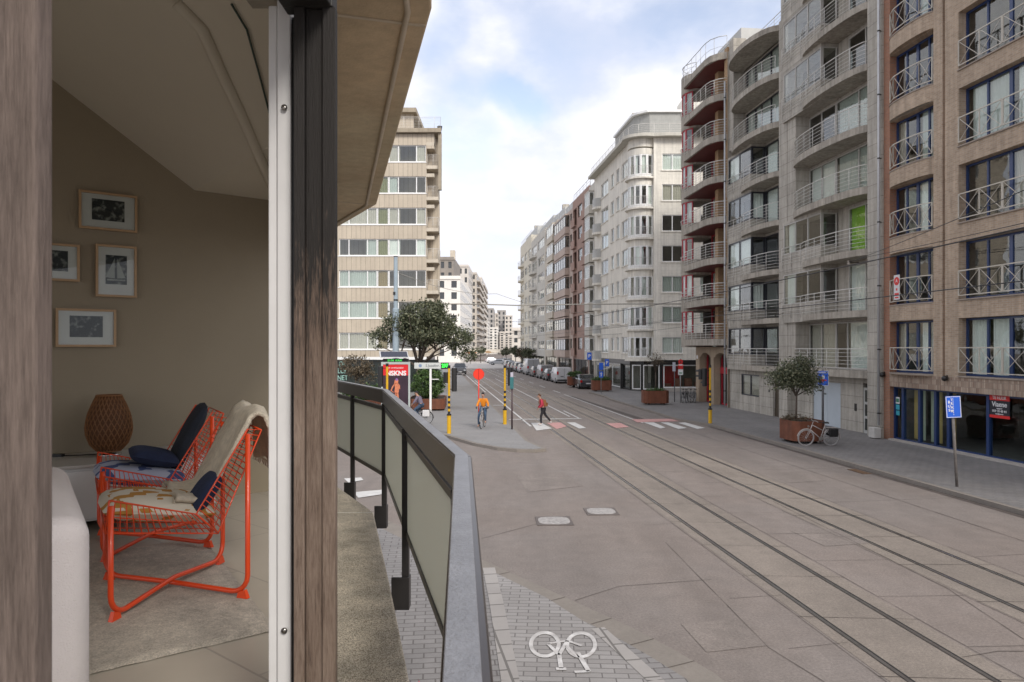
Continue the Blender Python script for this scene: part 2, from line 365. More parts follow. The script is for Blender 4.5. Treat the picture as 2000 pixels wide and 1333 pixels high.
groove = mat('rail_groove', (.018, .016, .015), .8, .1)
b = MB(); g = MB()
for t0 in (5.8, 6.85, 9.1, 10.12):
    for a, c in ((-10, 60), (60, 160)):
        b.add([W(a, t0-.035, .012), W(a, t0+.02, .012), W(c, t0+.02, .012), W(c, t0-.035, .012)], [(0, 1, 2, 3)])
        g.add([W(a, t0+.022, .013), W(a, t0+.050, .013), W(c, t0+.050, .013), W(c, t0+.022, .013)], [(0, 1, 2, 3)])
        g.add([W(a, t0-.045, .012), W(a, t0-.037, .012), W(c, t0-.037, .012), W(c, t0-.045, .012)], [(0, 1, 2, 3)])
struct('tram_rails', b, steel); struct('rail_grooves', g, groove)
wm = mat('road_paint_white', (.56, .55, .53), .7, .15, 3, world=True); pm = mat('road_paint_pink', (.50, .27, .25), .75, .15, 2, world=True)
b = MB(); pk = MB()
def sw(b, s0, s1, t0, t1, z=.016): b.add([W(s0, t0, z), W(s0, t1, z), W(s1, t1, z), W(s1, t0, z)], [(0, 1, 2, 3)])
sw(b, 37, 90, 4.9, 5.02); sw(b, 42, 95, 7.9, 8.0); sw(b, 40.6, 40.9, 4.2, 8.4); sw(b, 38, 62, 11.2, 11.3)
sw(b, 66, 150, 4.55, 4.67); sw(b, 50.8, 51.1, 4.0, 5.0); sw(b, 41, 46, 8.25, 8.35)
for i in range(9): sw(b, 64+i*9, 68+i*9, 11.2, 11.32)
# crossing stripes (white and pink)
def quadg(b, pts, z=.018): b.add([(*G(x, y)[:2], z) for x, y in pts][::-1], [(0, 1, 2, 3)])
quadg(b, [(1037, 827), (1058, 827), (1078, 838), (1048, 842)]); quadg(b, [(1107, 826), (1123, 826), (1145, 837), (1131, 838)])
quadg(pk, [(1068, 827), (1095, 826), (1107, 834), (1087, 839)]); quadg(pk, [(1183, 828), (1212, 827), (1229, 835), (1203, 837)])
quadg(b, [(1257, 826), (1277, 826), (1300, 836), (1290, 838)]); quadg(b, [(1290, 826), (1305, 826), (1342, 837), (1325, 839)]); quadg(b, [(1325, 827), (1338, 826), (1377, 837), (1362, 839)])
quadg(pk, [(1234, 820), (1305, 819), (1345, 823), (1245, 826)])
quadg(b, [(672, 936), (705, 934), (710, 939), (680, 944)]); quadg(b, [(690, 963), (748, 958), (752, 966), (700, 974)]); quadg(b, [(700, 832), (830, 846), (820, 851), (700, 838)], .02)
struct('road_markings', b, wm); struct('pink_road_markings', pk, pm)
sq = mat('pale_square_paving', (.42, .39, .36), .8, .08, .3, world=True)  # sunlight on the far square put into a paler paving colour
b = MB(); b.add([(-60, 142, .022), (60, 142, .022), (60, 215, .022), (-60, 215, .022)], [(0, 1, 2, 3)]); struct('square_paving', b, sq)
# pavements: raised sheets with kerbs
pv = mat('grey_paving_slabs', (.225, .218, .215), .85, .08, .4, .2, world=True, speck=.07, brick=(.9, .45, .007, (.16, .155, .15), (.242, .235, .23), 6.1))
pb = mat('grey_brick_paving', (.24, .228, .222), .85, .12, .5, .3, world=True, speck=.08, brick=(.30, .15, .012, (.12, .11, .105), (.205, .195, .19), -6.1), streak=0)
kb = mat('kerb_concrete', (.215, .19, .165), .85, .10, 1, .2, world=True, speck=.08)
def inset(poly, d):
    n = len(poly); r = []
    for i in range(n):
        a, b_, c = Vector(poly[i-1][:2]), Vector(poly[i][:2]), Vector(poly[(i+1) % n][:2])
        e1 = (b_-a).normalized(); e2 = (c-b_).normalized(); n1 = Vector((-e1.y, e1.x)); n2 = Vector((-e2.y, e2.x))
        bi = (n1+n2); bi.normalize(); r.append(b_+bi*(d/max(.4, bi.dot(n1))))
    return r
def ccw(p): return p if sum(p[i][0]*p[(i+1) % len(p)][1]-p[(i+1) % len(p)][0]*p[i][1] for i in range(len(p))) > 0 else p[::-1]
def pavement(name, poly, m, kw=.15, h=.12):
    poly = ccw([tuple(q[:2]) for q in poly]); i = inset(poly, kw)
    b = MB(); b.prism(poly, -.05, h); struct(name+'_kerb', b, kb)
    b = MB(); b.add([(q[0], q[1], h+.004) for q in i], [tuple(range(len(i)))]); struct(name, b, m)
left = [(-60, 47), (-30, 44), (-12, 39), (-6, 35.6), (-3.05, 32.8), (-1.6, 30.0), (-.6, 28.7), (.2, 28.15), (.9, 28.05), (1.35, 28.4), tuple(W(30.5, 3.98)[:2]), tuple(W(36, 3.98)[:2]), tuple(W(140, 4.05)[:2]), (-60, 139)]
pavement('far_pavement', left, pv)
right = [tuple(W(-20, 14.3)[:2]), tuple(W(36, 14.3)[:2]), tuple(W(39, 13.5)[:2]), tuple(W(55, 13.6)[:2]), tuple(W(58, 13.9)[:2]), tuple(W(64, 13.9)[:2]), tuple(W(72, 16.2)[:2]), tuple(W(140, 16.2)[:2]), (60, 140), (60, -20)]
pavement('right_pavement', right, mat('grey_stone_paving', (.20, .188, .18), .75, .14, .4, .3, world=True, speck=.08, wear=.12, brick=(.32, .2, .012, (.115, .11, .105), (.18, .172, .17), -6.1)))
b = MB(); 
for a, c in ((-20, 36),): b.add([W(a, 14.07, .006), W(c, 14.07, .006), W(c, 14.29, .006), W(a, 14.29, .006)][::-1], [(0, 1, 2, 3)])
b.add([W(40, 11.55, .006), W(60, 11.2, .006), W(60, 11.6, .006), W(40, 12.0, .006)][::-1], [(0, 1, 2, 3)])
struct('gutter', b, mat('dark_gutter', (.075, .06, .052), .8, .25, 2, world=True))
near = [(-40, 24), (-9, 21), (-5, 18.6), (-3.07, 16.9), (-2.4, 15.9), (-1.5, 14.6), (-.58, 13.57), (.51, 12.0), (1.2, 11.0), (1.75, 10.2), (2.15, 9.5), (2.5, 8.8), (2.9, 7.0), (3.3, 3), (4.3, -20), (-40, -20)]
# wide concrete border band then paving
poly = ccw(near); b = MB(); b.prism(poly, -.05, .10); struct('near_pavement_kerb', b, kb)
i1 = inset(poly, .42); b = MB(); b.add([(q[0], q[1], .106) for q in i1], [tuple(range(len(i1)))]); struct('near_pavement', b, pb)
b = MB()
for k in range(len(near)-1):   # joints across the kerb stones
    p, q = Vector(near[k]), Vector(near[k+1]); n = max(1, int((q-p).length/1.1)); d = (q-p).normalized(); nn = Vector((-d.y, d.x))
    if p.y > 22 or q.y < 4: continue
    for j in range(n):
        c = p+(q-p)*(j+.5)/n; strip(b, c, c-nn*.42*(1 if True else 0), .014, .106)
struct('kerb_joints', b, jm)
cyc = mat('cycle_path_paving', (.30, .285, .275), .85, .08, .5, .3, world=True, speck=.06, brick=(.32, .13, .010, (.14, .13, .125), (.25, .235, .225), 3))
band = mat('light_band_paving', (.34, .318, .30), .85, .08, .5, .3, world=True, brick=(.5, .5, .02, (.15, .14, .13), (.31, .29, .275), 80))
b = MB(); path = [G(965, 1140, .1), G(1075, 1150, .1), G(1200, 1240, .1), G(1265, 1333, .1), G(1400, 1700, .1), G(1010, 1700, .1), G(990, 1333, .1)]
pp = [Vector((-.42, 12.9)), Vector((.55, 11.45)), Vector((1.25, 10.05)), Vector((1.75, 8.6)), Vector((2.1, 5)), Vector((2.2, 0)), Vector((.1, 0)), Vector((.02, 5)), Vector((-.02, 8.6)), Vector((-.25, 11.3))]
b.add([(q.x, q.y, .112) for q in ccw([tuple(p) for p in pp]) and [Vector(z) for z in ccw([tuple(p) for p in pp])]], [tuple(range(len(pp)))]); struct('cycle_path', b, cyc)
b = MB()
def bandpath(b, pts, wd, z):
    for p, q in zip(pts, pts[1:]): strip(b, p, q, wd, z)
bandpath(b, [(-.42, 13.0), (-.25, 11.3), (-.02, 8.6), (.05, 5), (.1, 0)], .22, .116)
bandpath(b, [(1.22, 10.2), (1.72, 8.6), (2.1, 5), (2.2, 0)], .2, .117)
struct('cycle_path_border', b, band)
# bicycle symbol painted on the cycle path, seen upside down from the window
b = MB(); mk = mat('worn_white_paint', (.60, .585, .57), .75, .25, 14, world=True, col2=(.42, .40, .385))
def gz(px, py): return G(px, py, .12)
def ring(b, cx, cy, rx, ry, wd, z=.122, n=36):
    for k in range(n):
        a, c = 2*math.pi*k/n, 2*math.pi*(k+1)/n
        i = [gz(cx+rx*math.cos(t_)*f, cy+ry*math.sin(t_)*f2) for t_, f, f2 in ((a, 1, 1), (c, 1, 1), (c, 1-wd, 1-wd*.9), (a, 1-wd, 1-wd*.9))]
        b.add([(q.x, q.y, z) for q in i], [(0, 1, 2, 3)])
ring(b, 1064, 1259, 31, 26, .25); ring(b, 1135, 1260, 31, 26, .25)
def gl(b, p, q, wd, z=.124): strip(b, gz(*p), gz(*q), wd, z)
gl(b, (1070, 1258), (1108, 1252), .05); gl(b, (1108, 1252), (1136, 1262), .05); gl(b, (1070, 1258), (1092, 1280), .05); gl(b, (1092, 1280), (1108, 1252), .05)
gl(b, (1092, 1280), (1096, 1306), .06); gl(b, (1086, 1307), (1106, 1307), .07); gl(b, (1128, 1275), (1150, 1312), .06); gl(b, (1122, 1313), (1152, 1312), .06); gl(b, (1106, 1262), (1130, 1285), .045)
struct('cycle_symbol', b, mk)
# two worn iron covers in the road
lidm = mat('pale_cover_infill', (.33, .31, .295), .7, .35, 14, world=True); rimm = mat('dark_cover_rim', (.12, .10, .09), .7, .2, world=True)
for (x0, x1, y0, y1, lab) in ((1047, 1117, 1010, 1027, 'larger worn pale metal cover set in the road, nearer the railing'), (1143, 1205, 993, 1007, 'smaller worn metal cover set in the road, nearer the tram rails')):
    c = G((x0+x1)/2, (y0+y1)/2); w_ = (G(x1, (y0+y1)/2)-G(x0, (y0+y1)/2)).length; d_ = abs(G(x0, y0).y-G(x0, y1).y)
    t = thing('road_cover', lab, 'road cover', (c.x, c.y, .004), R(2), 'covers set in the road')
    b = MB(); b.box(-w_/2, w_/2, -d_/2, d_/2, 0, .012); b.build('rim', rimm, t)
    b = MB(); pts = [(.44*w_*math.copysign(abs(math.cos(a))**.6, math.cos(a)), .42*d_*math.copysign(abs(math.sin(a))**.6, math.sin(a))) for a in [2*math.pi*k/24 for k in range(24)]]
    b.prism(pts, .013, .018); b.build('lid', lidm, t)
b = MB(); p = W(SX(1675, 13.9), 13.95); t = thing('drain_grate', 'rusty iron drain grate beside the right-hand kerb', 'drain', (p.x, p.y, .007), RA)
b.box(-.45, .45, -.15, .15, 0, .01)
for k in range(9): b.box(-.4+k*.09, -.36+k*.09, -.12, .12, .0102, .016)
b.build('grate', mat('rusty_iron', (.12, .07, .04), .8, .3, 8), t)

# ================================================================ own building: room, window, ledge, soffit, railing
own = thing('apartment_building', 'nearest building, with dark weathered wooden window posts, concrete ledge and a furnished room inside', 'building', (-3, 2, 0))
O = Vector((-3, 2, 0))
def ob(mb, name, m, parent=None, **k):     # build own-building parts in world metres under the thing
    mb.v = [(v[0]-O.x, v[1]-O.y, v[2]) for v in mb.v]; return mb.build(name, m, parent or own, **k)
wvx = Vector((.772, .636)); nvx = Vector((.636, -.772))
Yw = 5.25; P0 = Vector(((213-1000)/F*Yw, Yw))
def wall_at(px, off=0.0):
    a = (px-1000)/F; p = P0+nvx*off; s = (a*p.y-p.x)/(wvx.x-a*wvx.y); return p+wvx*s
P2 = wall_at(380); zc = EYE+(680-372)/F*P2.y; P1 = wall_at(107); z1 = EYE+(680-160)/F*P1.y; slope = (z1-zc)/(P2-P1).length
sJ = (-.60-P2.x)  # helper
def lineI(p, d, q, e):
    det = d.x*(-e.y)+e.x*d.y; s = ((q.x-p.x)*(-e.y)+e.x*(q.y-p.y))/det; return p+d*s
fA, fB, fC, fD = Vector((-.60, -.9)), Vector((-.60, 1.88)), Vector((-1.88, 7.3)), Vector((-3.6, 11.6))
cornr = lineI(P2, wvx, fB, fC-fB); cornl = P2-wvx*5.3
roomp = [fA, fB, cornr, cornl, Vector((cornl.x-.3, -.9))]
wallm = mat('beige_room_wall', (.285, .24, .17), .9, .03, .5, .15, 200); ceilm = mat('white_ceiling', (.56, .51, .42), .9, .02, .5)
FL = 2.9
def wallbox(b, p, q, th, z0, z1):          # wall on the outer side (left of p->q is inside)
    d = (q-p).normalized(); n = Vector((d.y, -d.x))*th
    b.prism([tuple(p), tuple(q), tuple(q+n), tuple(p+n)], z0, z1)
b = MB(); wallbox(b, cornr, cornl, .2, FL, 7.4); ob(b, 'picture_wall', wallm)
b = MB(); wallbox(b, cornl, roomp[4], .2, FL, FL+.3); wallbox(b, cornl, roomp[4], .2, 5.2, 7.4); wallbox(b, roomp[4], fA, .2, 5.3, 7.4); wallbox(b, roomp[4], fA, .2, FL, FL+.12); ob(b, 'room_wall', wallm)  # unseen left and rear sides left open to let extra daylight in
b = MB(); b.prism([tuple(p) for p in roomp], FL-.3, FL); ob(b, 'room_floor', mat('pale_floor_tiles', (.42, .375, .305), .35, .05, .7, 0, brick=(1.2, .6, .006, (.32, .285, .24), (.43, .385, .315), 39.5), spec=.5))
def clip(poly, n, c):                       # keep n.p <= c
    r = []
    for i in range(len(poly)):
        a, q = poly[i-1], poly[i]; da, dq = a.dot(n)-c, q.dot(n)-c
        if (da <= 0) != (dq <= 0): r.append(a+(q-a)*(da/(da-dq)))
        if dq <= 0: r.append(q)
    return r
def zceil(p):
    a = (Vector(p[:2])-P2).dot(wvx); return zc if a > 0 else zc-slope*max(a, -2.0)
b = MB()
for lo_, hi_ in ((0, 20), (-2, 0), (-20, -2)):
    p = [Vector(q) for q in roomp]; base = P2.dot(wvx); p = clip(p, wvx, base+hi_); p = clip(p, -wvx, -(base+lo_))
    if len(p) > 2:
        n = len(p); b.add([(q.x, q.y, zceil(q)) for q in p]+[(q.x, q.y, zceil(q)+.1) for q in p], [tuple(range(n))[::-1], tuple(range(n, 2*n))]+[(i, (i+1) % n, n+(i+1) % n, n+i) for i in range(n)])
ob(b, 'ceiling', ceilm)
def onceil(px, py):                         # ray through a pixel onto the sloped ceiling
    d = Vector(((px-1000)/F, 1, (HOR-py)/F)); lo2, hi2 = .5, 9
    for _ in range(50):
        m_ = (lo2+hi2)/2; q = d*m_
        if EYE+q.z > zceil(q): hi2 = m_
        else: lo2 = m_
    q = d*lo2; return Vector((q.x, q.y, EYE+q.z-.015))
dens = lambda P_: [(a[0]+(c[0]-a[0])*k/6, a[1]+(c[1]-a[1])*k/6) for a, c in zip(P_, P_[1:]) for k in range(6)]+[P_[-1]]
b = MB(); b.tube([onceil(*p) for p in dens(((345, 0), (395, 50), (430, 130), (470, 215), (534, 365)))], .035, 8); ob(b, 'ceiling_moulding', ceilm, smooth=True)  # pale tube along a curved band across the ceiling
b = MB(); b.tube([onceil(*p) for p in dens(((452, 2), (482, 52), (505, 135), (534, 245)))], .006, 6); ob(b, 'ceiling_rail', mat('dark_green_metal', (.03, .05, .04), .4, .1), smooth=True)  # dark green tube on the ceiling, standing in for a glass pane's edge
# facade of the own building
cw = mat('facade_concrete', (.30, .27, .22), .9, .15, 1, .3, 60, streak=.25)
b = MB()
def fac(p, q, z0, z1, th=.14): wallbox(b, q, p, -th, z0, z1) if False else b.prism([tuple(p), tuple(q), tuple(q+Vector((-th, 0))), tuple(p+Vector((-th, 0)))], z0, z1)
fac(Vector((-.54, -1)), Vector((-.54, 1.88)), 0, FL-.02); fac(Vector((-.54, -1)), Vector((-.54, 1.88)), 4.99, 9)
fac(Vector((-.54, -1.0)), Vector((-.54, -.92)), FL-.02, 4.99)
q1_, q2_ = Vector((-.54, 1.885)), fC; qa, qb = q1_+(q2_-q1_)*.06, q1_+(q2_-q1_)*.84; fac(q1_, qa, 0, 9, .06); fac(qa, qb, 0, FL+.02, .06); fac(qa, qb, 5.0, 9, .06); fac(qb, q2_, 0, 9, .06); fac(fC, fD, 0, 9, .06); ob(b, 'facade_wall', cw)  # unseen opening added in the second facet to bring daylight to the chairs
b = MB(); b.prism([tuple(fA+Vector((.06, -.1))), (-.54, 1.88), tuple(fC), tuple(fD), (-12, 12), (-12, -1)], 9, 9.3); ob(b, 'roof', roof)  # unseen cover slab added to keep sun from leaking in above the ceiling
# wooden window frame: posts, head and white inner frame
def woodmat(name, mask=True):
    m = bpy.data.materials.new(name); m.use_nodes = True; t = m.node_tree; bs = t.nodes['Principled BSDF']; bs.inputs['Roughness'].default_value = .75
    tcn = N(t, 'ShaderNodeTexCoord')
    def nz(sc, s_, det=8, ro=.7):
        q = N(t, 'ShaderNodeMapping'); q.inputs['Scale'].default_value = sc; Lk(t, tcn.outputs['Object'], q.inputs['Vector'])
        n = N(t, 'ShaderNodeTexNoise'); n.inputs['Scale'].default_value = s_; n.inputs['Detail'].default_value = det; n.inputs['Roughness'].default_value = ro; Lk(t, q.outputs[0], n.inputs['Vector']); return n.outputs[0]
    fine, blot = nz((110, 110, 9), 2.2), nz((26, 26, 3.2), 1.5)
    av = N(t, 'ShaderNodeMath', operation='ADD'); Lk(t, fine, av.inputs[0]); Lk(t, blot, av.inputs[1]); hf = N(t, 'ShaderNodeMath', operation='MULTIPLY'); hf.inputs[1].default_value = .5; Lk(t, av.outputs[0], hf.inputs[0]); val = hf.outputs[0]
    rp = N(t, 'ShaderNodeValToRGB'); e = rp.color_ramp.elements
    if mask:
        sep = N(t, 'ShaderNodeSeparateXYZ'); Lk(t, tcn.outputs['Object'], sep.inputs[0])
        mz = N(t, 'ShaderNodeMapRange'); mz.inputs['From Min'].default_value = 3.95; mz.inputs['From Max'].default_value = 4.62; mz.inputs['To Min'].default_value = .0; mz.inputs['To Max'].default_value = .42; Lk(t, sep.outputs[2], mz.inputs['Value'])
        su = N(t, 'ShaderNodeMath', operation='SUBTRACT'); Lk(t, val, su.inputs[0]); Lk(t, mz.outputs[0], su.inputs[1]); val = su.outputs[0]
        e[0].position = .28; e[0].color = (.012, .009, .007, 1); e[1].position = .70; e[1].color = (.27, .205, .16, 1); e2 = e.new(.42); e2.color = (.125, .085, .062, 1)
    else:
        e[0].position = .36; e[0].color = (.070, .050, .040, 1); e[1].position = .66; e[1].color = (.20, .152, .128, 1)
    Lk(t, val, rp.inputs['Fac']); Lk(t, rp.outputs[0], bs.inputs['Base Color'])
    bp = N(t, 'ShaderNodeBump'); bp.inputs['Distance'].default_value = .004; bp.inputs['Strength'].default_value = .7; Lk(t, fine, bp.inputs['Height']); Lk(t, bp.outputs[0], bs.inputs['Normal'])
    return m
wood = woodmat('weathered_brown_wood')
wood2 = mat('grey_brown_wood', (.21, .150, .118), .75, .2, 6, .5, 80, streak=0)
b = MB(); b.box(-.531, -.505, 1.742, 1.87, 2.4, 4.93); b.box(-.505, -.462, 1.755, 1.87, 2.4, 4.93); b.box(-.462, -.430, 1.745, 1.768, 2.4, 4.93)
b.box(-.503, -.499, 1.750, 1.76, 2.4, 4.93)
wf = ob(b, 'window_post', wood, bevel=.003)
b = MB(); b.box(-.68, -.532, .80, .832, 2.4, 4.93)
wf2 = ob(b, 'window_post', woodmat('sunbleached_brown_wood', False), bevel=.004)
b = MB(); b.box(-.56, -.44, -.9, 1.742, 4.93, 5.03); b.box(-.56, -.436, 1.742, 1.79, 4.93, 5.03); ob(b, 'window_head', mat('black_painted_wood', (.014, .012, .010), .6, .3, 20), bevel=.004)
b = MB(); b.box(-.56, -.44, -.9, 1.742, 2.82, FL+.0); ob(b, 'window_sill', wood2, bevel=.004)
b = MB(); b.box(-.612, -.590, 1.80, 1.86, FL, 4.96); b.box(-.587, -.553, 1.79, 1.86, FL, 4.97)
b.box(-.612, -.553, -.85, 1.78, 4.975, 5.0)
iw = ob(b, 'inner_window_frame', mat('grey_white_paint', (.62, .61, .60), .5, .05), bevel=.003)
for zz in (EYE+(680-212)/F*1.79, EYE-(1230-680)/F*1.79):
    b = MB(); x_ = (557-1000)/F*1.79; b.lathe([(.008, 0), (.006, .006), (.002, .008)], (x_, 1.782, zz), 10, 'y'); ob(b, 'screw', steel, smooth=True)
b = MB(); b.box(-.553, -.533, 1.80, 1.86, 2.9, 4.93); ob(b, 'seal', dark)  # black strip filling the gap between white frame and wooden post
# concrete ledge
agg = bpy.data.materials.new('exposed_aggregate'); agg.use_nodes = True; t = agg.node_tree; bs = t.nodes['Principled BSDF']; bs.inputs['Roughness'].default_value = .9
tcn = N(t, 'ShaderNodeTexCoord'); v1 = N(t, 'ShaderNodeTexVoronoi'); v1.inputs['Scale'].default_value = 230; Lk(t, tcn.outputs['Object'], v1.inputs['Vector'])
n1 = N(t, 'ShaderNodeTexNoise'); n1.inputs['Scale'].default_value = 4; n1.inputs['Detail'].default_value = 8; Lk(t, tcn.outputs['Object'], n1.inputs['Vector'])
rp = N(t, 'ShaderNodeValToRGB'); e = rp.color_ramp.elements; e[0].position = .1; e[0].color = (.20, .165, .12, 1); e[1].position = .9; e[1].color = (.78, .71, .58, 1); e2 = e.new(.45); e2.color = (.53, .46, .355, 1)
sc1 = N(t, 'ShaderNodeSeparateColor'); Lk(t, v1.outputs['Color'], sc1.inputs[0]); Lk(t, sc1.outputs[0], rp.inputs['Fac'])
mr = N(t, 'ShaderNodeMapRange'); mr.inputs['From Min'].default_value = .3; mr.inputs['From Max'].default_value = .7; mr.inputs['To Min'].default_value = .65; mr.inputs['To Max'].default_value = 1.2; Lk(t, n1.outputs[0], mr.inputs['Value'])
vs = N(t, 'ShaderNodeVectorMath', operation='SCALE'); Lk(t, rp.outputs[0], vs.inputs[0]); Lk(t, mr.outputs[0], vs.inputs['Scale']); Lk(t, vs.outputs[0], bs.inputs['Base Color'])
bp = N(t, 'ShaderNodeBump'); bp.inputs['Distance'].default_value = .004; bp.inputs['Strength'].default_value = .7; Lk(t, v1.outputs['Distance'], bp.inputs['Height']); Lk(t, bp.outputs[0], bs.inputs['Normal'])
led = [(-.15, -3), (-.33, .5), (-.43, 3.2), (-.519, 3.64), (-.88, 5.16), (-1.43, 7.40)]
b = MB(); b.prism(led+[(fC.x, 7.40), (-.54, 1.885), (-.54, -3)], 2.12, 2.4); ob(b, 'balcony_slab', agg, bevel=.012)
b = MB(); b.prism([(-1.43, 7.415), (-2.17, 8.85), (-3.6, 11.6), (fC.x, 7.415)], 2.12, 2.4); ob(b, 'balcony_slab', agg, bevel=.012)
b = MB(); b.box(fC.x, -1.43, 7.40, 7.415, 2.2, 2.4005); ob(b, 'slab_joint', creamr)
# soffit of the balcony above
sofm = mat('stained_soffit_concrete', (.60, .47, .31), .9, .18, 1.6, .2, 60, col2=(.54, .455, .31))
sof = [(.0, -3), (-.10, .3), (-.352, 3.14), (-1.40, 7.4), (-2.12, 8.75), (-3.3, 11.6)]
b = MB(); b.prism(sof+[tuple(fD+Vector((.1, 0))), tuple(fC), (-.54, 1.885), (-.54, -3)], 5.58, 5.86); ob(b, 'upper_balcony_slab', sofm, bevel=.01)
b = MB(); dr = [(x-.105, y, 5.572) for x, y in sof]; b.tube(dr, .014, 8); ob(b, 'drip_edge', mat('cream_sealant', (.55, .47, .36), .7, .1), smooth=True)
b = MB(); b.bar((-.80, 3.17, 5.577), (-.40, 3.285, 5.577), .018, .008); ob(b, 'soffit_joint', MATS['cream_sealant']); b = MB(); b.bar((-1.80, 7.2, 5.578), (-1.44, 7.42, 5.578), .012, .008); ob(b, 'soffit_joint', MATS['cream_sealant'])
# railing
rp_ = [Vector((.10, -2.6)), Vector((.002, 0)), Vector((-.214, 3.03)), Vector((-1.375, 7.78)), Vector((-2.42, 9.95)), Vector((-3.7, 12.3))]
railm = mat('anodised_rail_top', (.26, .262, .28), .40, .16, 7, .04, 90, metal=.3)
darkrail = mat('dark_brown_metal', (.055, .042, .036), .28, .15, 3, metal=.5)
rg = MB(); O3 = O
rr = MB(); rr.box(0, .001, 0, .001, 0, .001); rr = None
rail_root = MB()
def segs(b, pts, wd, z0, z1):
    n = len(pts); L_ = []; R_ = []
    for i, p in enumerate(pts):
        d1 = (pts[i]-pts[i-1]).normalized() if i else (pts[1]-pts[0]).normalized(); d2 = (pts[i+1]-pts[i]).normalized() if i < n-1 else d1
        bi = (Vector((-d1.y, d1.x))+Vector((-d2.y, d2.x))).normalized(); k = wd/2/max(.5, bi.dot(Vector((-d1.y, d1.x))))
        L_.append(p+bi*k); R_.append(p-bi*k)
    for i in range(n-1): b.prism([tuple(R_[i]), tuple(R_[i+1]), tuple(L_[i+1]), tuple(L_[i])], z0, z1)
b = MB(); segs(b, [p + Vector((.006, 0)) for p in rp_], .074, 3.50, 3.640); hand = ob(b, 'balcony_railing', darkrail, bevel=.004)
b = MB(); segs(b, rp_, .054, 3.6405, 3.65); ob(b, 'handrail_top', railm, hand, bevel=.002)
b = MB(); segs(b, rp_, .03, 3.42, 3.46); segs(b, rp_, .03, 2.70, 2.74); ob(b, 'panel_frame', dark, hand)
b = MB(); segs(b, rp_, .034, 3.461, 3.466); ob(b, 'panel_frame_top', railm, hand)
frost = bpy.data.materials.new('frosted_green_glass'); frost.use_nodes = True; t = frost.node_tree; t.nodes.clear()
o_ = N(t, 'ShaderNodeOutputMaterial'); m1 = N(t, 'ShaderNodeMixShader'); m2 = N(t, 'ShaderNodeMixShader'); tl = N(t, 'ShaderNodeBsdfTranslucent'); df = N(t, 'ShaderNodeBsdfDiffuse'); gs = N(t, 'ShaderNodeBsdfGlossy')
tl.inputs[0].default_value = (.92, .93, .86, 1); df.inputs[0].default_value = (.76, .78, .70, 1); gs.inputs['Roughness'].default_value = .15; m1.inputs[0].default_value = .5; m2.inputs[0].default_value = .13
Lk(t, tl.outputs[0], m1.inputs[1]); Lk(t, df.outputs[0], m1.inputs[2]); Lk(t, m1.outputs[0], m2.inputs[1]); Lk(t, gs.outputs[0], m2.inputs[2]); Lk(t, m2.outputs[0], o_.inputs[0])
posts = []
def onrail(y):
    for a, c in zip(rp_, rp_[1:]):
        if a.y <= y <= c.y: return a+(c-a)*((y-a.y)/(c.y-a.y))
py_ = [-2.0, .9, 3.06, 5.35, 7.75, 9.1, 11.0]
for y in py_:
    p = onrail(y)+Vector((-.012, 0)); b = MB(); b.box(p.x-.026, p.x+.026, p.y-.026, p.y+.026, 2.18, 3.50); po = ob(b, 'post', dark, hand, bevel=.003)
    b = MB(); b.box(p.x-.10, p.x+.032, p.y-.05, p.y-.028, 2.16, 2.40); b.box(p.x-.10, p.x+.032, p.y-.028, p.y+.05, 2.16, 2.20); b.box(p.x-.012, p.x+.032, p.y-.0275, p.y+.05, 2.205, 2.40); ob(b, 'bracket', dark, hand, bevel=.003)
for a, c in zip(py_, py_[1:]):
    p, q = onrail(a+.06), onrail(c-.06); b = MB()
    pts = [p]+[k for k in rp_ if p.y < k.y < q.y]+[q]; segs(b, pts, .010, 2.74, 3.42); ob(b, 'glass_panel', frost, hand)

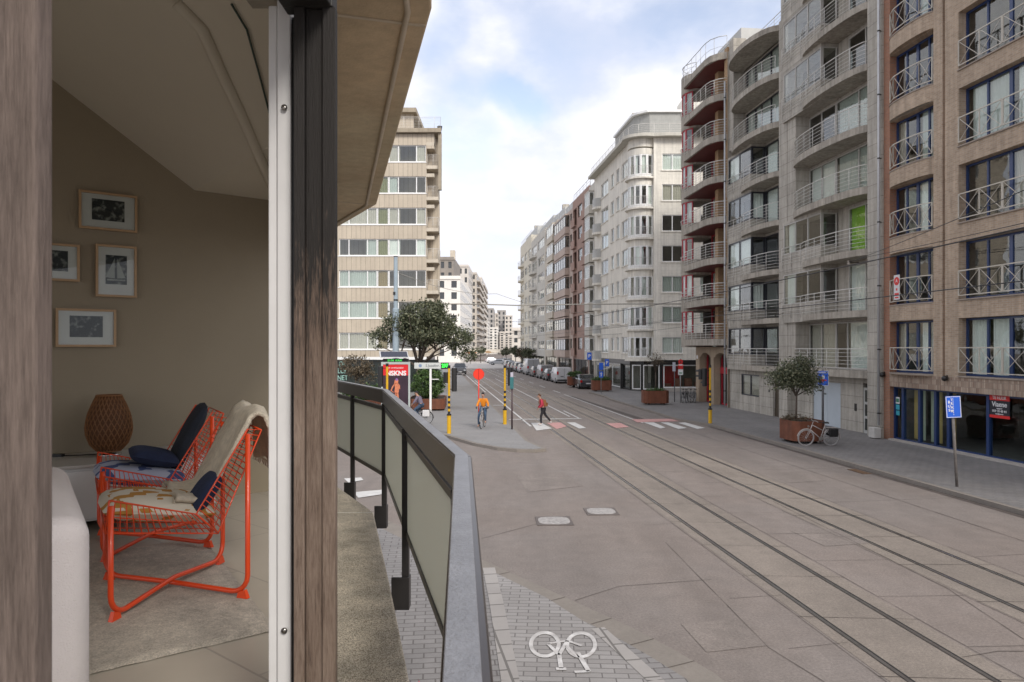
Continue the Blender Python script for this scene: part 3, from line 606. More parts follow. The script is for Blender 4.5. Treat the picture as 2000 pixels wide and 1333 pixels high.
# ================================================================ things in the room
def wframe(x0, x1, y0, y1, lab, img, seed):
    a, c = wall_at(x0, .02), wall_at(x1, .02); mid = (a+c)/2; w_ = (c-a).length; zt = EYE+(680-y0)/F*mid.y; zb = EYE+(680-y1)/F*mid.y; h_ = zt-zb
    t = thing('picture_frame', lab, 'picture', (mid.x, mid.y, (zt+zb)/2), math.atan2(wvx.y, wvx.x), 'framed pictures on the room wall')
    b = MB(); k = .016
    b.box(-w_/2, w_/2, -.022, 0, -h_/2, -h_/2+k); b.box(-w_/2, w_/2, -.022, 0, h_/2-k, h_/2); b.box(-w_/2, -w_/2+k, -.022, 0, -h_/2+k, h_/2-k); b.box(w_/2-k, w_/2, -.022, 0, -h_/2+k, h_/2-k)
    b.build('frame', mat('light_oak_frame', (.40, .26, .14), .5, .1, 6), t)
    b = MB(); b.box(-w_/2+k, w_/2-k, -.008, -.002, -h_/2+k, h_/2-k); b.build('mount', mat('off_white_mount', (.62, .58, .54), .7, .03), t)
    iw_, ih_ = img[0]*w_, img[1]*h_; pmn = 'dark_print_%s' % seed
    m = bpy.data.materials.new('dark_print'); m.use_nodes = True; tt = m.node_tree; tn = N(tt, 'ShaderNodeTexCoord'); nn = N(tt, 'ShaderNodeTexNoise', noise_dimensions='4D'); nn.inputs['W'].default_value = ord(seed); nn.inputs['Scale'].default_value = 26; nn.inputs['Detail'].default_value = 6
    rr_ = N(tt, 'ShaderNodeValToRGB'); rr_.color_ramp.elements[0].position = .53; rr_.color_ramp.elements[0].color = (.008, .009, .01, 1); rr_.color_ramp.elements[1].position = .74; rr_.color_ramp.elements[1].color = (.35, .34, .30, 1)
    Lk(tt, tn.outputs['Object'], nn.inputs['Vector']); Lk(tt, nn.outputs[0], rr_.inputs[0]); Lk(tt, rr_.outputs[0], tt.nodes['Principled BSDF'].inputs['Base Color'])
    b = MB(); b.box(-iw_/2, iw_/2, -.0095, -.0085, -ih_/2+.01, ih_/2+.01); pr = b.build('print', m, t)
    if seed == 'c':
        b = MB(); b.add([(-.01, -.0105, -ih_*.25), (-.01, -.0105, ih_*.45), (-.07, -.0105, -ih_*.22)], [(0, 1, 2)]); b.add([(.005, -.0105, -ih_*.25), (.005, -.0105, ih_*.45), (.06, -.0105, -ih_*.22)], [(0, 1, 2)]); b.box(-.06, .06, -.0108, -.0105, -ih_*.33, -ih_*.28)
        b.build('boat_drawing', mat('grey_ink', (.3, .3, .27), .8, .1), t)
    b = MB(); b.box(-w_/2+k, w_/2-k, -.018, -.016, -h_/2+k, h_/2-k); b.build('glazing', clearglass, t)
wframe(153, 267, 378, 451, 'topmost framed picture on the room wall, wide and dark', (.56, .56), 'a')
wframe(62, 155, 476, 549, 'framed picture half hidden behind the left window post', (.5, .55), 'b')
wframe(186, 266, 480, 581, 'upright framed picture of a sailing boat', (.52, .56), 'c')
wframe(108, 226, 604, 678, 'lowest framed picture, hanging above the woven lamp', (.55, .56), 'd')
cabt = EYE-.75; cd0 = wall_at(60, .32); rzw = math.atan2(wvx.y, wvx.x)
t = thing('low_cabinet', 'long low white cabinet along the room wall under the pictures', 'cabinet', (*wall_at(213, .32), FL), rzw)
b = MB(); b.box(-1.6, .62, -.30, .30, .08, cabt-FL-.02); b.build('body', mat('white_lacquer', (.60, .60, .58), .35, .02), t, bevel=.004)
b = MB(); b.box(-1.62, .64, -.32, .31, cabt-FL-.019, cabt-FL); b.build('top', mat('grey_stone_top', (.45, .43, .39), .4, .04), t, bevel=.003)
b = MB()
for k in range(4): b.box(-1.59+k*.55, -1.045+k*.55, -.318, -.302, .1, cabt-FL-.04)
b.build('door_front', MATS['white_lacquer'], t, bevel=.003)
lp = wall_at(213, .28)
t = thing('table_lamp', 'egg shaped woven bamboo lamp standing on the low cabinet', 'lamp', (lp.x, lp.y, cabt))
b = MB(); b.lathe([(.075, 0), (.078, .012), (.02, .018), (.015, .04)], n=24); b.build('base', mat('chrome', (.6, .6, .6), .2, .02, metal=1), t, smooth=True)
prof = [(.075, .035), (.118, .08), (.143, .15), (.147, .20), (.135, .28), (.11, .35), (.085, .405), (.078, .42)]
b = MB(); b.lathe([(r*.965, z) for r, z in prof], n=32, cap=True); sh = b.build('lamp_shade', mat('bamboo_lining', (.11, .045, .016), .7, .1, 20), t, smooth=True)
def pr_(z):
    for (r0, a), (r1, c) in zip(prof, prof[1:]):
        if a <= z <= c: return r0+(r1-r0)*(z-a)/(c-a)
    return prof[-1][0]
b = MB()
for k in range(26):
    for sg in (1, -1):
        b.tube([(pr_(.036+.383*i/16)*math.cos(k/26*2*math.pi+sg*i*.085), pr_(.036+.383*i/16)*math.sin(k/26*2*math.pi+sg*i*.085), .036+.383*i/16) for i in range(17)], .0035, 4)
for i in (0, 16): b.tube([(pr_(.036+.383*i/16)*math.cos(a/12*math.pi), pr_(.036+.383*i/16)*math.sin(a/12*math.pi), .036+.383*i/16) for a in range(24)], .006, 5, closed=True)
b.build('weave', mat('bamboo_strips', (.23, .10, .035), .55, .15, 20), sh, smooth=True)
b = MB(); a0 = wall_at(112, .30); b.tube([(-.07, .02, .006), (-.2, -.02, .005), (-.32, -.06, .006), (-.55, -.25, .005)], .004, 6); b.box(-.36, -.28, -.085, -.045, 0, .02); b.build('cord', dark, t)
t = thing('rug', 'thick pale beige rug under the orange chairs', 'rug', (0, 0, 0)); A_ = Vector((-1.0, 3.04)); B_ = A_+Vector((-.54, .842))*1.75; C_ = B_+Vector((-.8, -.6))*2.3; D_ = A_+Vector((-.8, -.6))*2.3
COL.objects.unlink(t); bpy.data.objects.remove(t)
rm = mat('beige_pile_rug', (.52, .46, .38), .98, .14, 6, 1.0, 220, speck=.25)
b = MB(); nn = 60; vs = []; fs = []
for i in range(nn+1):
    for j in range(nn+1):
        q = A_+(B_-A_)*i/nn+(D_-A_)*j/nn; e_ = .012*(min(i, j, nn-i, nn-j) > 0); vs.append((q.x-A_.x, q.y-A_.y, .004+e_+.004*noise.noise((q.x*40, q.y*40, 0))))
for i in range(nn):
    for j in range(nn): k = i*(nn+1)+j; fs.append((k, k+nn+1, k+nn+2, k+1)[::-1])
b.add(vs, fs); o = b.build('rug', rm, smooth=True); o.location = (A_.x, A_.y, FL); tag(o, 'thick pale beige rug on the tiled floor under the orange chairs', 'rug')
# sofa arm
t = thing('sofa', 'off white fabric sofa corner beside the left window post', 'sofa', (-.90, 1.53, FL), math.atan2(.55, .8)+math.pi)
sm = mat('off_white_fabric', (.66, .60, .575), .95, .03, 4, .5, 300)
b = MB(); b.box(1.02, 2.0, -.82, .0, .04, .45); b.build('seat', sm, t, bevel=.05, seg=5, smooth=True)
b = MB(); b.box(.0, 1.0, -.82, .02, .04, .845); b.build('arm_rest', sm, t, bevel=.05, seg=8, smooth=True); b = MB(); b.tube([(-.0005, -.76, .76), (-.0005, -.05, .76)], .0025, 5); b.build('seam', mat('seam_thread', (.45, .41, .39), .9), t)
# orange wire chairs
orange = mat('orange_lacquer', (.74, .065, .010), .35, .04, coat=.3)
ctr = Vector((-1.729-1.605, 3.10+3.962))/2
frontdir = Vector((-.483, -.294)).normalized(); RZ = math.atan2(frontdir.y, frontdir.x)   # local x = front, local y: near side is -y or +y
nearside = Vector((.534, -.845)); ly = Vector((-frontdir.y, frontdir.x)); sg = 1 if ly.dot(nearside) > 0 else -1
def chair(label):
    t = thing('wire_armchair', label, 'chair', (ctr.x, ctr.y, FL+.016), RZ, 'orange wire armchairs on the rug')
    hx, hy = .283, .337
    def bend(p, q, r_, k=.05):
        pass
    for s in (1, -1):
        # floor-crossing tube: front post on one side, down, across to the rear post of the other side
        b = MB(); y0, y1 = s*hy, -s*hy
        fr, re = Vector((hx, y0, 0)), Vector((-hx, y1, 0)); d = (re-fr).normalized()
        pts = [(hx, y0, .50), (hx, y0, .11)]
        for k in range(1, 6):
            a = k/5*math.pi/2; pts.append((hx+d.x*.09*(1-math.cos(a)), y0+d.y*.09*(1-math.cos(a)), .11-.085*math.sin(a)))
        zx = .0 if s > 0 else .0
        e = re-d*.09; mid = (fr+re)/2; pts.append((mid.x, mid.y, .030+(.024 if s > 0 else 0)))
        for k in range(5, 0, -1):
            a = k/5*math.pi/2; pts.append((-hx-d.x*.09*(1-math.cos(a)), y1-d.y*.09*(1-math.cos(a)), .11-.085*math.sin(a)))
        pts += [(-hx, y1, .11), (-hx, y1, .775)]
        b.tube(pts, .0122, 10); b.build('leg_frame', orange, t, smooth=True)
    for x_ in (hx, -hx):
        for y_ in (hy, -hy):
            b = MB(); d = Vector((-x_, -y_, 0)).normalized(); q = Vector((x_, y_, 0)); n_ = Vector((-d.y, d.x, 0))*.011
            b.add([q-n_-d*.004, q+n_-d*.004, q+n_+d*.055, q-n_+d*.055, q-n_*.8+d*.012+Vector((0, 0, .04)), q+n_*.8+d*.012+Vector((0, 0, .04)), q+n_*.8+d*.05+Vector((0, 0, .025)), q-n_*.8+d*.05+Vector((0, 0, .025))],
                  [(0, 3, 2, 1), (4, 5, 6, 7), (0, 1, 5, 4), (1, 2, 6, 5), (2, 3, 7, 6), (3, 0, 4, 7)]); b.build('foot', orange, t)
    b = MB(); r_ = .0024; rb = .0046
    FT = (hx+.005, hy, .525); J = (-.058, hy, .425); T = (-hx-.0, hy, .80); K = (-.165, .255, .305); FB = (hx+.02, .262, .37); TT = (-hx-.075, .272, .785)
    def my(p, s): return (p[0], p[1]*s, p[2])
    def lp_(a, c, u): return tuple(a[i]+(c[i]-a[i])*u for i in range(3))
    for s in (1, -1):
        b.tube([my(FT, s), my(J, s), my(T, s), my(TT, s), my(K, s), my(FB, s), my(FT, s)], rb, 6); b.tube([my(J, s), my(K, s)], rb, 6)
    b.tube([my(FB, 1), my(FB, -1)], rb, 6); b.tube([my(TT, 1), my(TT, -1)], rb, 6); b.tube([my(K, 1), my(K, -1)], rb, 6)
    for k in range(17):
        u = k/16; a, c = lp_(FT, J, u), lp_(FB, K, u); b.tube([my(a, 1), my(c, 1), my(c, -1), my(a, -1)], r_, 4)
    for k in range(1, 18):
        u = k/18; a, c = lp_(J, T, u), lp_(K, TT, u); b.tube([my(a, 1), my(c, 1), my(c, -1), my(a, -1)], r_, 4)
    for yy in (-.13, 0, .13): b.tube([(FB[0], yy, FB[2]-.005), (K[0], yy, K[2]-.005), (TT[0]-.005, yy, TT[2])], r_*1.2, 4)
    for s in (1, -1): b.tube([my(lp_(FT, FB, .5), s), my(lp_(J, K, .5), s)], r_, 4)
    b.build('wire_basket', orange, t, smooth=True); return t
ch1 = chair('nearer orange wire armchair with cream throw over its back')
ch2 = copy_tree(ch1); ch2['label'] = 'farther orange wire armchair with dark blue cushions, nearer the lamp'; ch2.location = (ctr.x-.531, ctr.y+.866, FL+.016)
def soft(name, label, cat, cx, cz, lx, ly_, lz, tilt, m, base, y=0., yaw=0., group=None, pw=3.2):
    vs = []; fs = []; n = 18
    for f in (1, -1):
        for i in range(n+1):
            for j in range(n+1):
                u, v = i/n*2-1, j/n*2-1; hgt = ((1-abs(u)**pw)*(1-abs(v)**pw))**.5; sc_ = 1-.06*(abs(u*v))
                vs.append((u*lx/2*sc_, v*ly_/2*sc_, f*lz/2*hgt*(1+.05*noise.noise((u*2, v*2, f)))))
    for f in range(2):
        for i in range(n):
            for j in range(n):
                k = f*(n+1)**2+i*(n+1)+j; q = (k, k+1, k+n+2, k+n+1); fs.append(q if f else q[::-1])
    b = MB(); b.add(vs, fs); o = b.build(name, m, smooth=True)
    loc = base.matrix_basis if False else None
    M = Matrix.Translation(base.location) @ Matrix.Rotation(RZ, 4, 'Z') @ Matrix.Translation((cx, y, cz)) @ Matrix.Rotation(yaw, 4, 'Z') @ Matrix.Rotation(tilt, 4, 'Y')
    o.matrix_world = M; return tag(o, label, cat, group)
def pattern(name, c1, c2, sc_, thr=.5, c3=None):
    m = bpy.data.materials.new(name); m.use_nodes = True; tt = m.node_tree; b_ = tt.nodes['Principled BSDF']; b_.inputs['Roughness'].default_value = .9
    tn = N(tt, 'ShaderNodeTexCoord'); vv = N(tt, 'ShaderNodeTexVoronoi', distance='CHEBYCHEV'); vv.inputs['Scale'].default_value = sc_; vv.inputs['Randomness'].default_value = .9; Lk(tt, tn.outputs['Object'], vv.inputs['Vector'])
    sp = N(tt, 'ShaderNodeSeparateColor'); Lk(tt, vv.outputs['Color'], sp.inputs[0]); gt = N(tt, 'ShaderNodeMath', operation='GREATER_THAN'); gt.inputs[1].default_value = thr; Lk(tt, sp.outputs[0], gt.inputs[0])
    q = N(tt, 'ShaderNodeMix', data_type='RGBA'); Lk(tt, gt.outputs[0], q.inputs['Factor']); q.inputs['A'].default_value = (*c1, 1); q.inputs['B'].default_value = (*c2, 1); Lk(tt, q.outputs['Result'], b_.inputs['Base Color']); MATS[name] = m; return m
pat1 = pattern('mustard_patterned_fabric', (.62, .56, .45), (.42, .20, .035), 16, .55)
pat2 = pattern('blue_patterned_fabric', (.42, .45, .55), (.06, .09, .22), 14, .5)
navy = mat('navy_wool', (.018, .028, .07), .95, .2, 10, .5, 300)
S_ = sg
soft('seat_cushion', 'white and mustard patterned seat cushion on the nearer orange chair', 'cushion', .075, .425, .50, .54, .12, -.13, pat1, ch1, group='seat cushions')
soft('seat_cushion', 'blue and white patterned seat cushion on the farther orange chair', 'cushion', .075, .425, .50, .54, .12, -.13, pat2, ch2, group='seat cushions')
soft('pillow', 'navy and red scatter pillow leaning on the cream throw', 'pillow', -.115, .475, .24, .27, .08, -2.2, navy, ch1, y=.12*S_)
soft('back_cushion', 'tall charcoal navy cushion against the farther chair back', 'cushion', -.185, .60, .52, .36, .085, -2.02, mat('charcoal_navy_fabric', (.022, .028, .042), .95, .15, 10, .5, 300), ch2, y=-.05*S_)
soft('pillow', 'small dark blue pillow lying on the farther chair seat', 'pillow', -.0, .52, .28, .40, .10, -.25, navy, ch2, y=0)
# throw over the back of the near chair
prof = [(.02, .475), (-.06, .46), (-.125, .47), (-.175, .56), (-.225, .66), (-.28, .76), (-.325, .845), (-.365, .875), (-.40, .86), (-.425, .80), (-.435, .73), (-.44, .66), (-.442, .60)]
vs = []; fs = []; nx, ny = (len(prof)-1)*5, 24
for i in range(nx+1):
    k = min(i//5, len(prof)-2); u = i/5-k; x_ = prof[k][0]+(prof[k+1][0]-prof[k][0])*u; z_ = prof[k][1]+(prof[k+1][1]-prof[k][1])*u
    for j in range(ny+1):
        v = j/ny; y_ = (-.02+.20*v+.0) if False else (-.28+.50*v); wv = .018*math.sin(v*9+i*.05)+.006*noise.noise((i*.9, j*.9, 0)); vs.append((x_-wv*.6, y_*S_+.02*noise.noise((i*.2, v, 3)), z_+wv*.6))
for i in range(nx):
    for j in range(ny): k = i*(ny+1)+j; fs.append((k, k+1, k+ny+2, k+ny+1))
b = MB(); b.add(vs, fs)
o = b.build('throw_blanket', mat('cream_boucle_wool', (.68, .60, .47), .98, .15, 30, 1.0, 160), smooth=True); o.matrix_world = Matrix.Translation(ch1.location) @ Matrix.Rotation(RZ, 4, 'Z')
md = o.modifiers.new('thick', 'SOLIDIFY'); md.thickness = .022; md.offset = 0; tag(o, 'cream wool throw draped over the back of the nearer orange chair', 'blanket')
for (px_, pz_) in ((.02, .475), (-.442, .60)):
    b = MB()
    for j in range(26):
        y_ = (-.28+.50*j/25)*S_; b.tube([(px_, y_, pz_), (px_+.012*rnd.uniform(-1, 1), y_+.01*rnd.uniform(-1, 1), pz_-.035)], .005, 5)
    fo = b.build('fringe', MATS['cream_boucle_wool'], o)
# ================================================================ brick building with blue windows (right edge)
def xpanels(parent, pts, z0, z1, m, npan, name='balcony_railing'):
    b = MB(); P = pts
    for (p, q) in P:
        p = Vector((p[0], p[1], 0)); q = Vector((q[0], q[1], 0)); up = Vector((0, 0, 1))
        b.bar(p+up*z0, q+up*z0, .034, .032); b.bar(p+up*z1, q+up*z1, .040, .036)
        for k in range(npan+1):
            c = p+(q-p)*k/npan; b.bar(c+up*z0, c+up*z1, .034, .034)
        for k in range(npan):
            a, c = p+(q-p)*k/npan, p+(q-p)*(k+1)/npan
            b.bar(a+up*z0, c+up*z1, .018, .014); b.bar(a+up*z1, c+up*z0, .014, .018)
    return b.build(name, m, parent)
s0 = SX(1724, 19.6); L0 = s0-10
t = row_building('tan brick apartment building with blue window frames and crossed white railings', s0, 19.6)
X = lambda px: s0-SX(px, 19.6)
bays = [(X(1738), X(1823), True), (X(1872), X(1872)+4.25, False), (X(1872)+5.6, X(1872)+9.85, False)]
NF = 7; Z0 = 3.02; FH = 2.88
hs = []
for (a, c, bow) in bays:
    for k in range(NF): hs.append((a, c, Z0+FH*k, Z0+2.2+FH*k))
xs_ = X(1843)
hs2 = hs+[(xs_-.07, xs_+.07, 2.5, 24)]
b = MB(); holes(b, X(1738), L0, 2.98, 23.6, 0, .32, [h for h in hs2]); b.build('wall', brickm, t)
b = MB(); b.box(0, X(1738), .0, .4, 0.12, 23.6); b.build('side_pier', brickred, t)
b = MB(); b.box(xs_-.07, xs_+.07, .10, .3, 2.5, 23.6); b.build('recessed_joint', brickred, t)
b = MB(); b.box(X(1738), L0, -.012, .32, 2.44, 2.979); b.build('lintel_band', brickd, t)
b = MB(); b.box(0, L0, .4, 12, 23.3, 23.6); b.box(0, L0, 11.8, 12, 0, 23.3); b.box(0, .1, .4, 11.8, 0, 23.3); b.box(L0-.1, L0, .4, 11.8, 0, 23.3); b.build('shell', brickm, t)
inside(t, .1, L0-.1, .5, 3.2, [2.55+FH*k for k in range(NF+1)])
for (a, c, bow) in bays:
    for k in range(NF):
        z = Z0+FH*k; b = MB(); sl = MB()
        if bow:
            ar = arc(a, -.001, c, -.001, .26); 
            if k: b.prism(ar+[(c, .3), (a, .3)], z-.66, z-.02)
            else: b.prism(ar+[(c, .3), (a, .3)], z-.05, z-.02)
            sl.prism([(p[0], p[1]-.03) for p in ar]+[(c, .3), (a, .3)], z-.018, z+.03)
            b.build('bowed_spandrel', brickm, t)
        else: sl.box(a-.02, c+.02, -.06, .3, z-.018, z+.03)
        sl.build('sill', mat('stone_sill', (.30, .25, .21), .8, .15, 3), t)
cur = {0: [(0, .3), (.55, .95)], 1: [], 2: [], 3: [(.1, .95)], 4: [], 5: [(0, .9)], 6: []}
for bi, (a, c, bow) in enumerate(bays):
    half = (c-a)/2
    for k in range(NF):
        z = Z0+.03+FH*k
        for j in range(2):
            cu = cur[k] if (j == 0 or k == 3) and bi == 1 else ([(.0, .5)] if (k+j) % 3 == 0 else ([(.1, .9)] if bi == 0 and k in (3, 0) else []))
            if bi == 1 and k == 0 and j == 0: cu = [(.08, .46), (.56, .95)]
            window(t, a+half*j, z, half-.0, 2.16, .34, 2, bluef, .075, None, cu)
        if bow:
            ar = arc(a+.05, -.02, c-.05, -.02, .25, 8); P = [(ar[0], ar[2]), (ar[2], ar[4]), (ar[4], ar[6]), (ar[6], ar[8])]
            for kk in (0, 2): pass
            xpanels(t, P, z+.14, z+1.06, rail_c, 1)
        else: xpanels(t, [((a+.03, -.02), (a+half-.02, -.02)), ((a+half+.03, -.02), (c-.03, -.02))], z+.14, z+1.06, rail_c, 2)
# shop front
b = MB(); fx = [X(1738)+.02, X(1755), X(1787), X(1818), X(1843), X(1920), X(1920)+2.9, X(1920)+5.8, L0-.6]
for i, x_ in enumerate(fx): b.box(x_-.07, x_+.07, .18, .32, .18, 2.44)
b.box(fx[0], L0, .19, .31, .12, .24); b.box(fx[0], L0, .19, .31, 2.36, 2.438); b.build('shop_frame', bluef, t)
b = MB(); b.box(fx[0], L0, .24, .252, .24, 2.36); b.build('shop_window', shopglass, t)
b = MB(); b.box(fx[0], L0, -.1, .30, -.02, .185); b.build('plinth', mat('pale_stone_plinth', (.36, .33, .30), .8, .12, 2), t)
b = MB(); b.box(.5, L0-.2, 6.0, 6.1, .12, 2.5); b.box(.5, .6, .4, 6, .12, 2.5); b.box(.5, L0-.2, .4, 6, .10, .14); b.build('shop_room', mat('dark_shop_room', (.10, .10, .09), .8, .2), t)
b = MB(); xc = X(1941)+.35; b.lathe([(.30, 0.14), (.30, 2.5)], (xc, 1.5, 0), 24); b.lathe([(.26, .14), (.26, 2.5)], (xc+3.2, 2.2, 0), 24); b.build('shop_column', mat('white_column_paint', (.60, .60, .55), .6, .05), t, smooth=True)
for (a, c, m) in ((X(1759), X(1767), curty), (X(1767)+.02, X(1780), curtc), (X(1791), X(1802), curtc), (X(1802)+.02, X(1812), curty), (X(1821), X(1830), curty), (X(1833), X(1838), curto)):
    b = MB(); vs = []; n_ = 12
    for i in range(n_+1): vs += [(a+(c-a)*i/n_, .62+.02*math.sin(i*1.7), .26), (a+(c-a)*i/n_, .62+.02*math.sin(i*1.7), 2.4)]
    b.add(vs, [(2*i, 2*i+2, 2*i+3, 2*i+1) for i in range(n_)]); b.build('shop_curtain', m, t, smooth=True)
p = t.matrix_basis
def onrow(s0_, tt, x, y, z): return W(s0_-x, tt+y, z)
def sign_row(name, label, cat, s0_, tt, x, y, z, group=None):
    q = onrow(s0_, tt, x, y, z); return thing(name, label, cat, tuple(q), RA, group)
sx0, sx1 = X(1920)+.08, X(1962); sw_ = sx1-sx0
sg_ = sign_row('to_let_sign', 'black and red to let sign on the shop window of the brick building', 'sign', s0, 19.6, (sx0+sx1)/2, .20, 1.98)
b = MB(); b.box(-sw_/2, sw_/2, -.01, .01, -.26, .26); b.build('panel', mat('black_sign', (.012, .014, .022), .4, .05), sg_)
b = MB(); b.box(-sw_/2, sw_/2, -.013, -.0102, .27, .44); b.box(-sw_/2, sw_/2, -.013, -.0102, -.36, -.27); b.box(-sw_/2, sw_/2, -.01, .01, .26, .44); b.box(-sw_/2, sw_/2, -.01, .01, -.36, -.26)
b.build('red_band', mat('sign_red', (.60, .02, .02), .4, .05), sg_)
textw = mat('sign_white', (.75, .75, .75), .5, .02)
text('TE HUUR', .16, (0, -.018, .352), (R(90), 0, 0), textw, sg_, sx=.95); text('Viaene', .25, (0, -.014, .12), (R(90), 0, 0), textw, sg_, bold=.003); text('vastgoed', .07, (0, -.014, -.02), (R(90), 0, 0), textw, sg_); text('059 70 48 44', .12, (0, -.014, -.12), (R(90), 0, 0), textw, sg_); text('info@viaene', .07, (0, -.014, -.215), (R(90), 0, 0), textw, sg_)
stk = sign_row('door_sticker', 'small white and turquoise notice on the shop door glass', 'sticker', s0, 19.6, X(1744), .22, 1.7)
b = MB(); b.box(-.13, .13, -.006, 0, .0, .28); b.build('notice', textw, stk); b = MB(); b.box(-.10, .10, -.008, -.0062, .06, .22); b.build('picture', mat('green_print', (.05, .2, .12), .5), stk)
b = MB(); b.box(-.13, .13, -.006, 0, -.26, -.04); b.box(-.10, .13, -.006, 0, -.50, -.30); b.build('notice', mat('turquoise_print', (.05, .35, .45), .5), stk)
bn = sign_row('banner', 'white estate agent banner with a red disc on the second floor crossed railing', 'sign', s0, 19.6, X(1764), -.28, 6.05)
b = MB(); b.box(-.19, .19, -.012, 0, .08, 1.12); b.build('cloth', mat('banner_white', (.62, .60, .60), .7, .04), bn)
b = MB(); b.lathe([(.175, -.016), (.175, -.0125)], (0, 0, .86), 24, 'y'); b.build('red_disc', MATS['sign_red'], bn)
b = MB(); b.box(-.14, .14, -.015, -.0125, .28, .36); b.box(-.05, .05, -.015, -.0125, .46, .56); b.box(-.12, .12, -.015, -.0125, .14, .20); b.build('red_lines', MATS['sign_red'], bn); text('A', .2, (0, -.018, .86), (R(90), 0, 0), textw, bn)
for k, x_ in enumerate((X(1727)+.05, X(1851))):
    l_ = sign_row('wall_lamp', ('small black wall lamp beside the downpipe' if not k else 'small black wall lamp between the two window bays of the brick building'), 'lamp', s0, 19.6, x_, -.01, 2.93)
    b = MB(); b.lathe([(.05, 0), (.10, -.06), (.11, -.16), (.07, -.2)], (0, 0, 0), 14, 'y'); b.build('housing', dark, l_, smooth=True); b = MB(); b.box(-.02, .02, -.05, .0, .06, .12); b.build('bracket', dark, l_)
# ================================================================ grey building B
tB = 19.5; sB = SX(1525, tB); LB = sB-SX(1722, tB); XB = lambda px: sB-SX(px, tB)
t = row_building('grey concrete apartment building with curved balconies and one lime green blind', sB, tB)
hB = 25.6; pr0, pr1 = XB(1694), LB; pl1 = XB(1538); xl = XB(1553)
b = MB(); b.box(pr0, pr1, 0, .9, .12, hB); b.box(0, pl1, 0, .9, .12, hB); b.build('pier', concA, t)
zf = [3.05+2.8*k for k in range(8)]
types = ['r', 'b', 'b', 'r', 'r', 'b', 'b', 'b']
b = MB(); b.box(0, LB, 3.4, 12, hB-.3, hB); b.box(0, LB, 11.8, 12, 0, hB-.3); b.box(0, .1, .9, 11.8, 0, hB-.3); b.box(LB-.1, LB, .9, 11.8, 0, hB-.3); b.box(0, LB, .9, 3.4, hB-.3, hB); b.build('shell', conc, t)
inside(t, .15, LB-.15, .95, 3.3, [z-.2 for z in zf])
for k, z in enumerate(zf):
    top = z+2.8-.36
    if types[k] == 'r':
        b = MB(); b.box(pl1, xl, .02, .9, z-.3, z+2.5)      # inner pier
        b.box(xl, pr0, .82, .9, top-.1, top+.36); b.build('wall', concA, t)
        ar = arc(xl-.1, -.001, pr0-.02, -.001, .56 if k > 1 else .36, 20)
        b = MB(); b.prism(ar+[(pr0-.001, .9), (xl-.1, .9)], z-.34, z); b.build('balcony_slab', concD, t)
        railing(t, [(p_[0]+.04*(0 if 0 < i < 20 else (1 if i == 0 else -1)), p_[1]+.05) for i, p_ in enumerate(ar)], z, 1.0, rail_w, 5)
        x1, x2, x3 = xl, XB(1604) if k else XB(1607), pr0
        xm = xl+(pr0-xl)*.40
        window(t, xl, z, xm-xl, top-z-.1, .83, 2, greyf, .06, None, [(0.05, .95)] if k != 4 else [], widths=[1, 1.1])
        window(t, xm+.02, z, pr0-xm-.02, top-z-.1, .83, 2, greyf if k else greyf, .06, None, [(.28, 1)] if k == 0 else [(.03, .97)], widths=[.55, 1.6] if k == 0 else [1, 1])
    else:
        xb0, xb1 = pl1-.35, XB(1607); xb0 = XB(1532)
        b = MB(); b.box(xb0, xb1, -.12, .9, z-.36, z+.62); b.box(xb0, xb1, -.10, .88, top-.12, top+.02); b.box(xb1, pr0, .82, .9, top-.12, top+.36)
        b.build('bay_spandrel', concA, t)
        window(t, xb0+.08, z+.63, xb1-xb0-.1, top-.12-z-.64, -.06, 4 if False else 3, greyf, .06, None, [(.0, .3)] if k == 1 else ([(.1, .25)] if k == 2 else []))
        wo = window(t, xb1-.03, z+.63, .80, top-.12-z-.64, -.02, 1, greyf, .06); wo.rotation_euler = (0, 0, R(90))
        b = MB(); b.box(xb1-.05, xb1, -.11, -.05, z+.63, top-.12); b.build('corner_post', greyf, t)
        ar = arc(XB(1572), -.125, pr0-.02, -.001, .40, 16); b = MB(); b.prism(ar+[(pr0-.001, .9), (XB(1572), .9)], z-.33 if 1 else z, z-.02); b.build('balcony_slab', concD, t)
        railing(t, [(xb0+.05, -.17)]+[(p_[0], p_[1]-.0+.04*(i > 2)) for i, p_ in enumerate(ar)], z, 1.0, rail_w, 5)
        cm = curtg if k == 2 else curt; cu = [(.02, .98)] if k in (1, 2) else []
        window(t, XB(1633)-.25, z, pr0-XB(1633)+.25, top-z-.12, .83, 2, greyf, .06, None, cu, cm)
        b = MB(); b.box(xb1, XB(1633)-.25, .82, .9, z, top-.12); b.build('wall', conc, t)
# ground floor B
gd = XB(1669); d0, d1 = XB(1572), XB(1626)
b = MB(); holes(b, pl1, pr0, .12, 2.70, .42, .6, [(gd, XB(1697), .12, 2.45), (d0, d1, .12, 2.35)]); b.build('ground_floor_wall', concA, t)
b = MB(); b.box(pl1, pr0, .60, 1.0, 2.5, 2.72); b.build('ceiling_slab', concD, t)
fo = MB(); fo.box(gd, XB(1697), .45, .5, .12, 2.25); df_ = fo.build('door', mat('pale_grey_door', (.42, .42, .40), .5, .06), t)
b = MB()
for k in range(3): b.box(gd+.12, XB(1697)-.12, .436, .449, .28+k*.66, .80+k*.66)
b.build('door_pane', shopglass, df_); b = MB()
for k in range(3): b.box(gd+.11, XB(1697)-.11, .4492, .452, .27+k*.66, .81+k*.66)
b.build('dark_backing', dark, df_); text('33', .16, ((gd+XB(1697))/2, .43, 1.95), (R(90), 0, 0), textw, df_)
b = MB(); b.box(d0, d1, .5, .56, .12, 2.34); b.box((d0+d1)/2-.02, (d0+d1)/2+.02, .49, .5, .12, 2.34); gd_ = b.build('garage_door', mat('pale_blue_door', (.45, .50, .54), .5, .05), t)
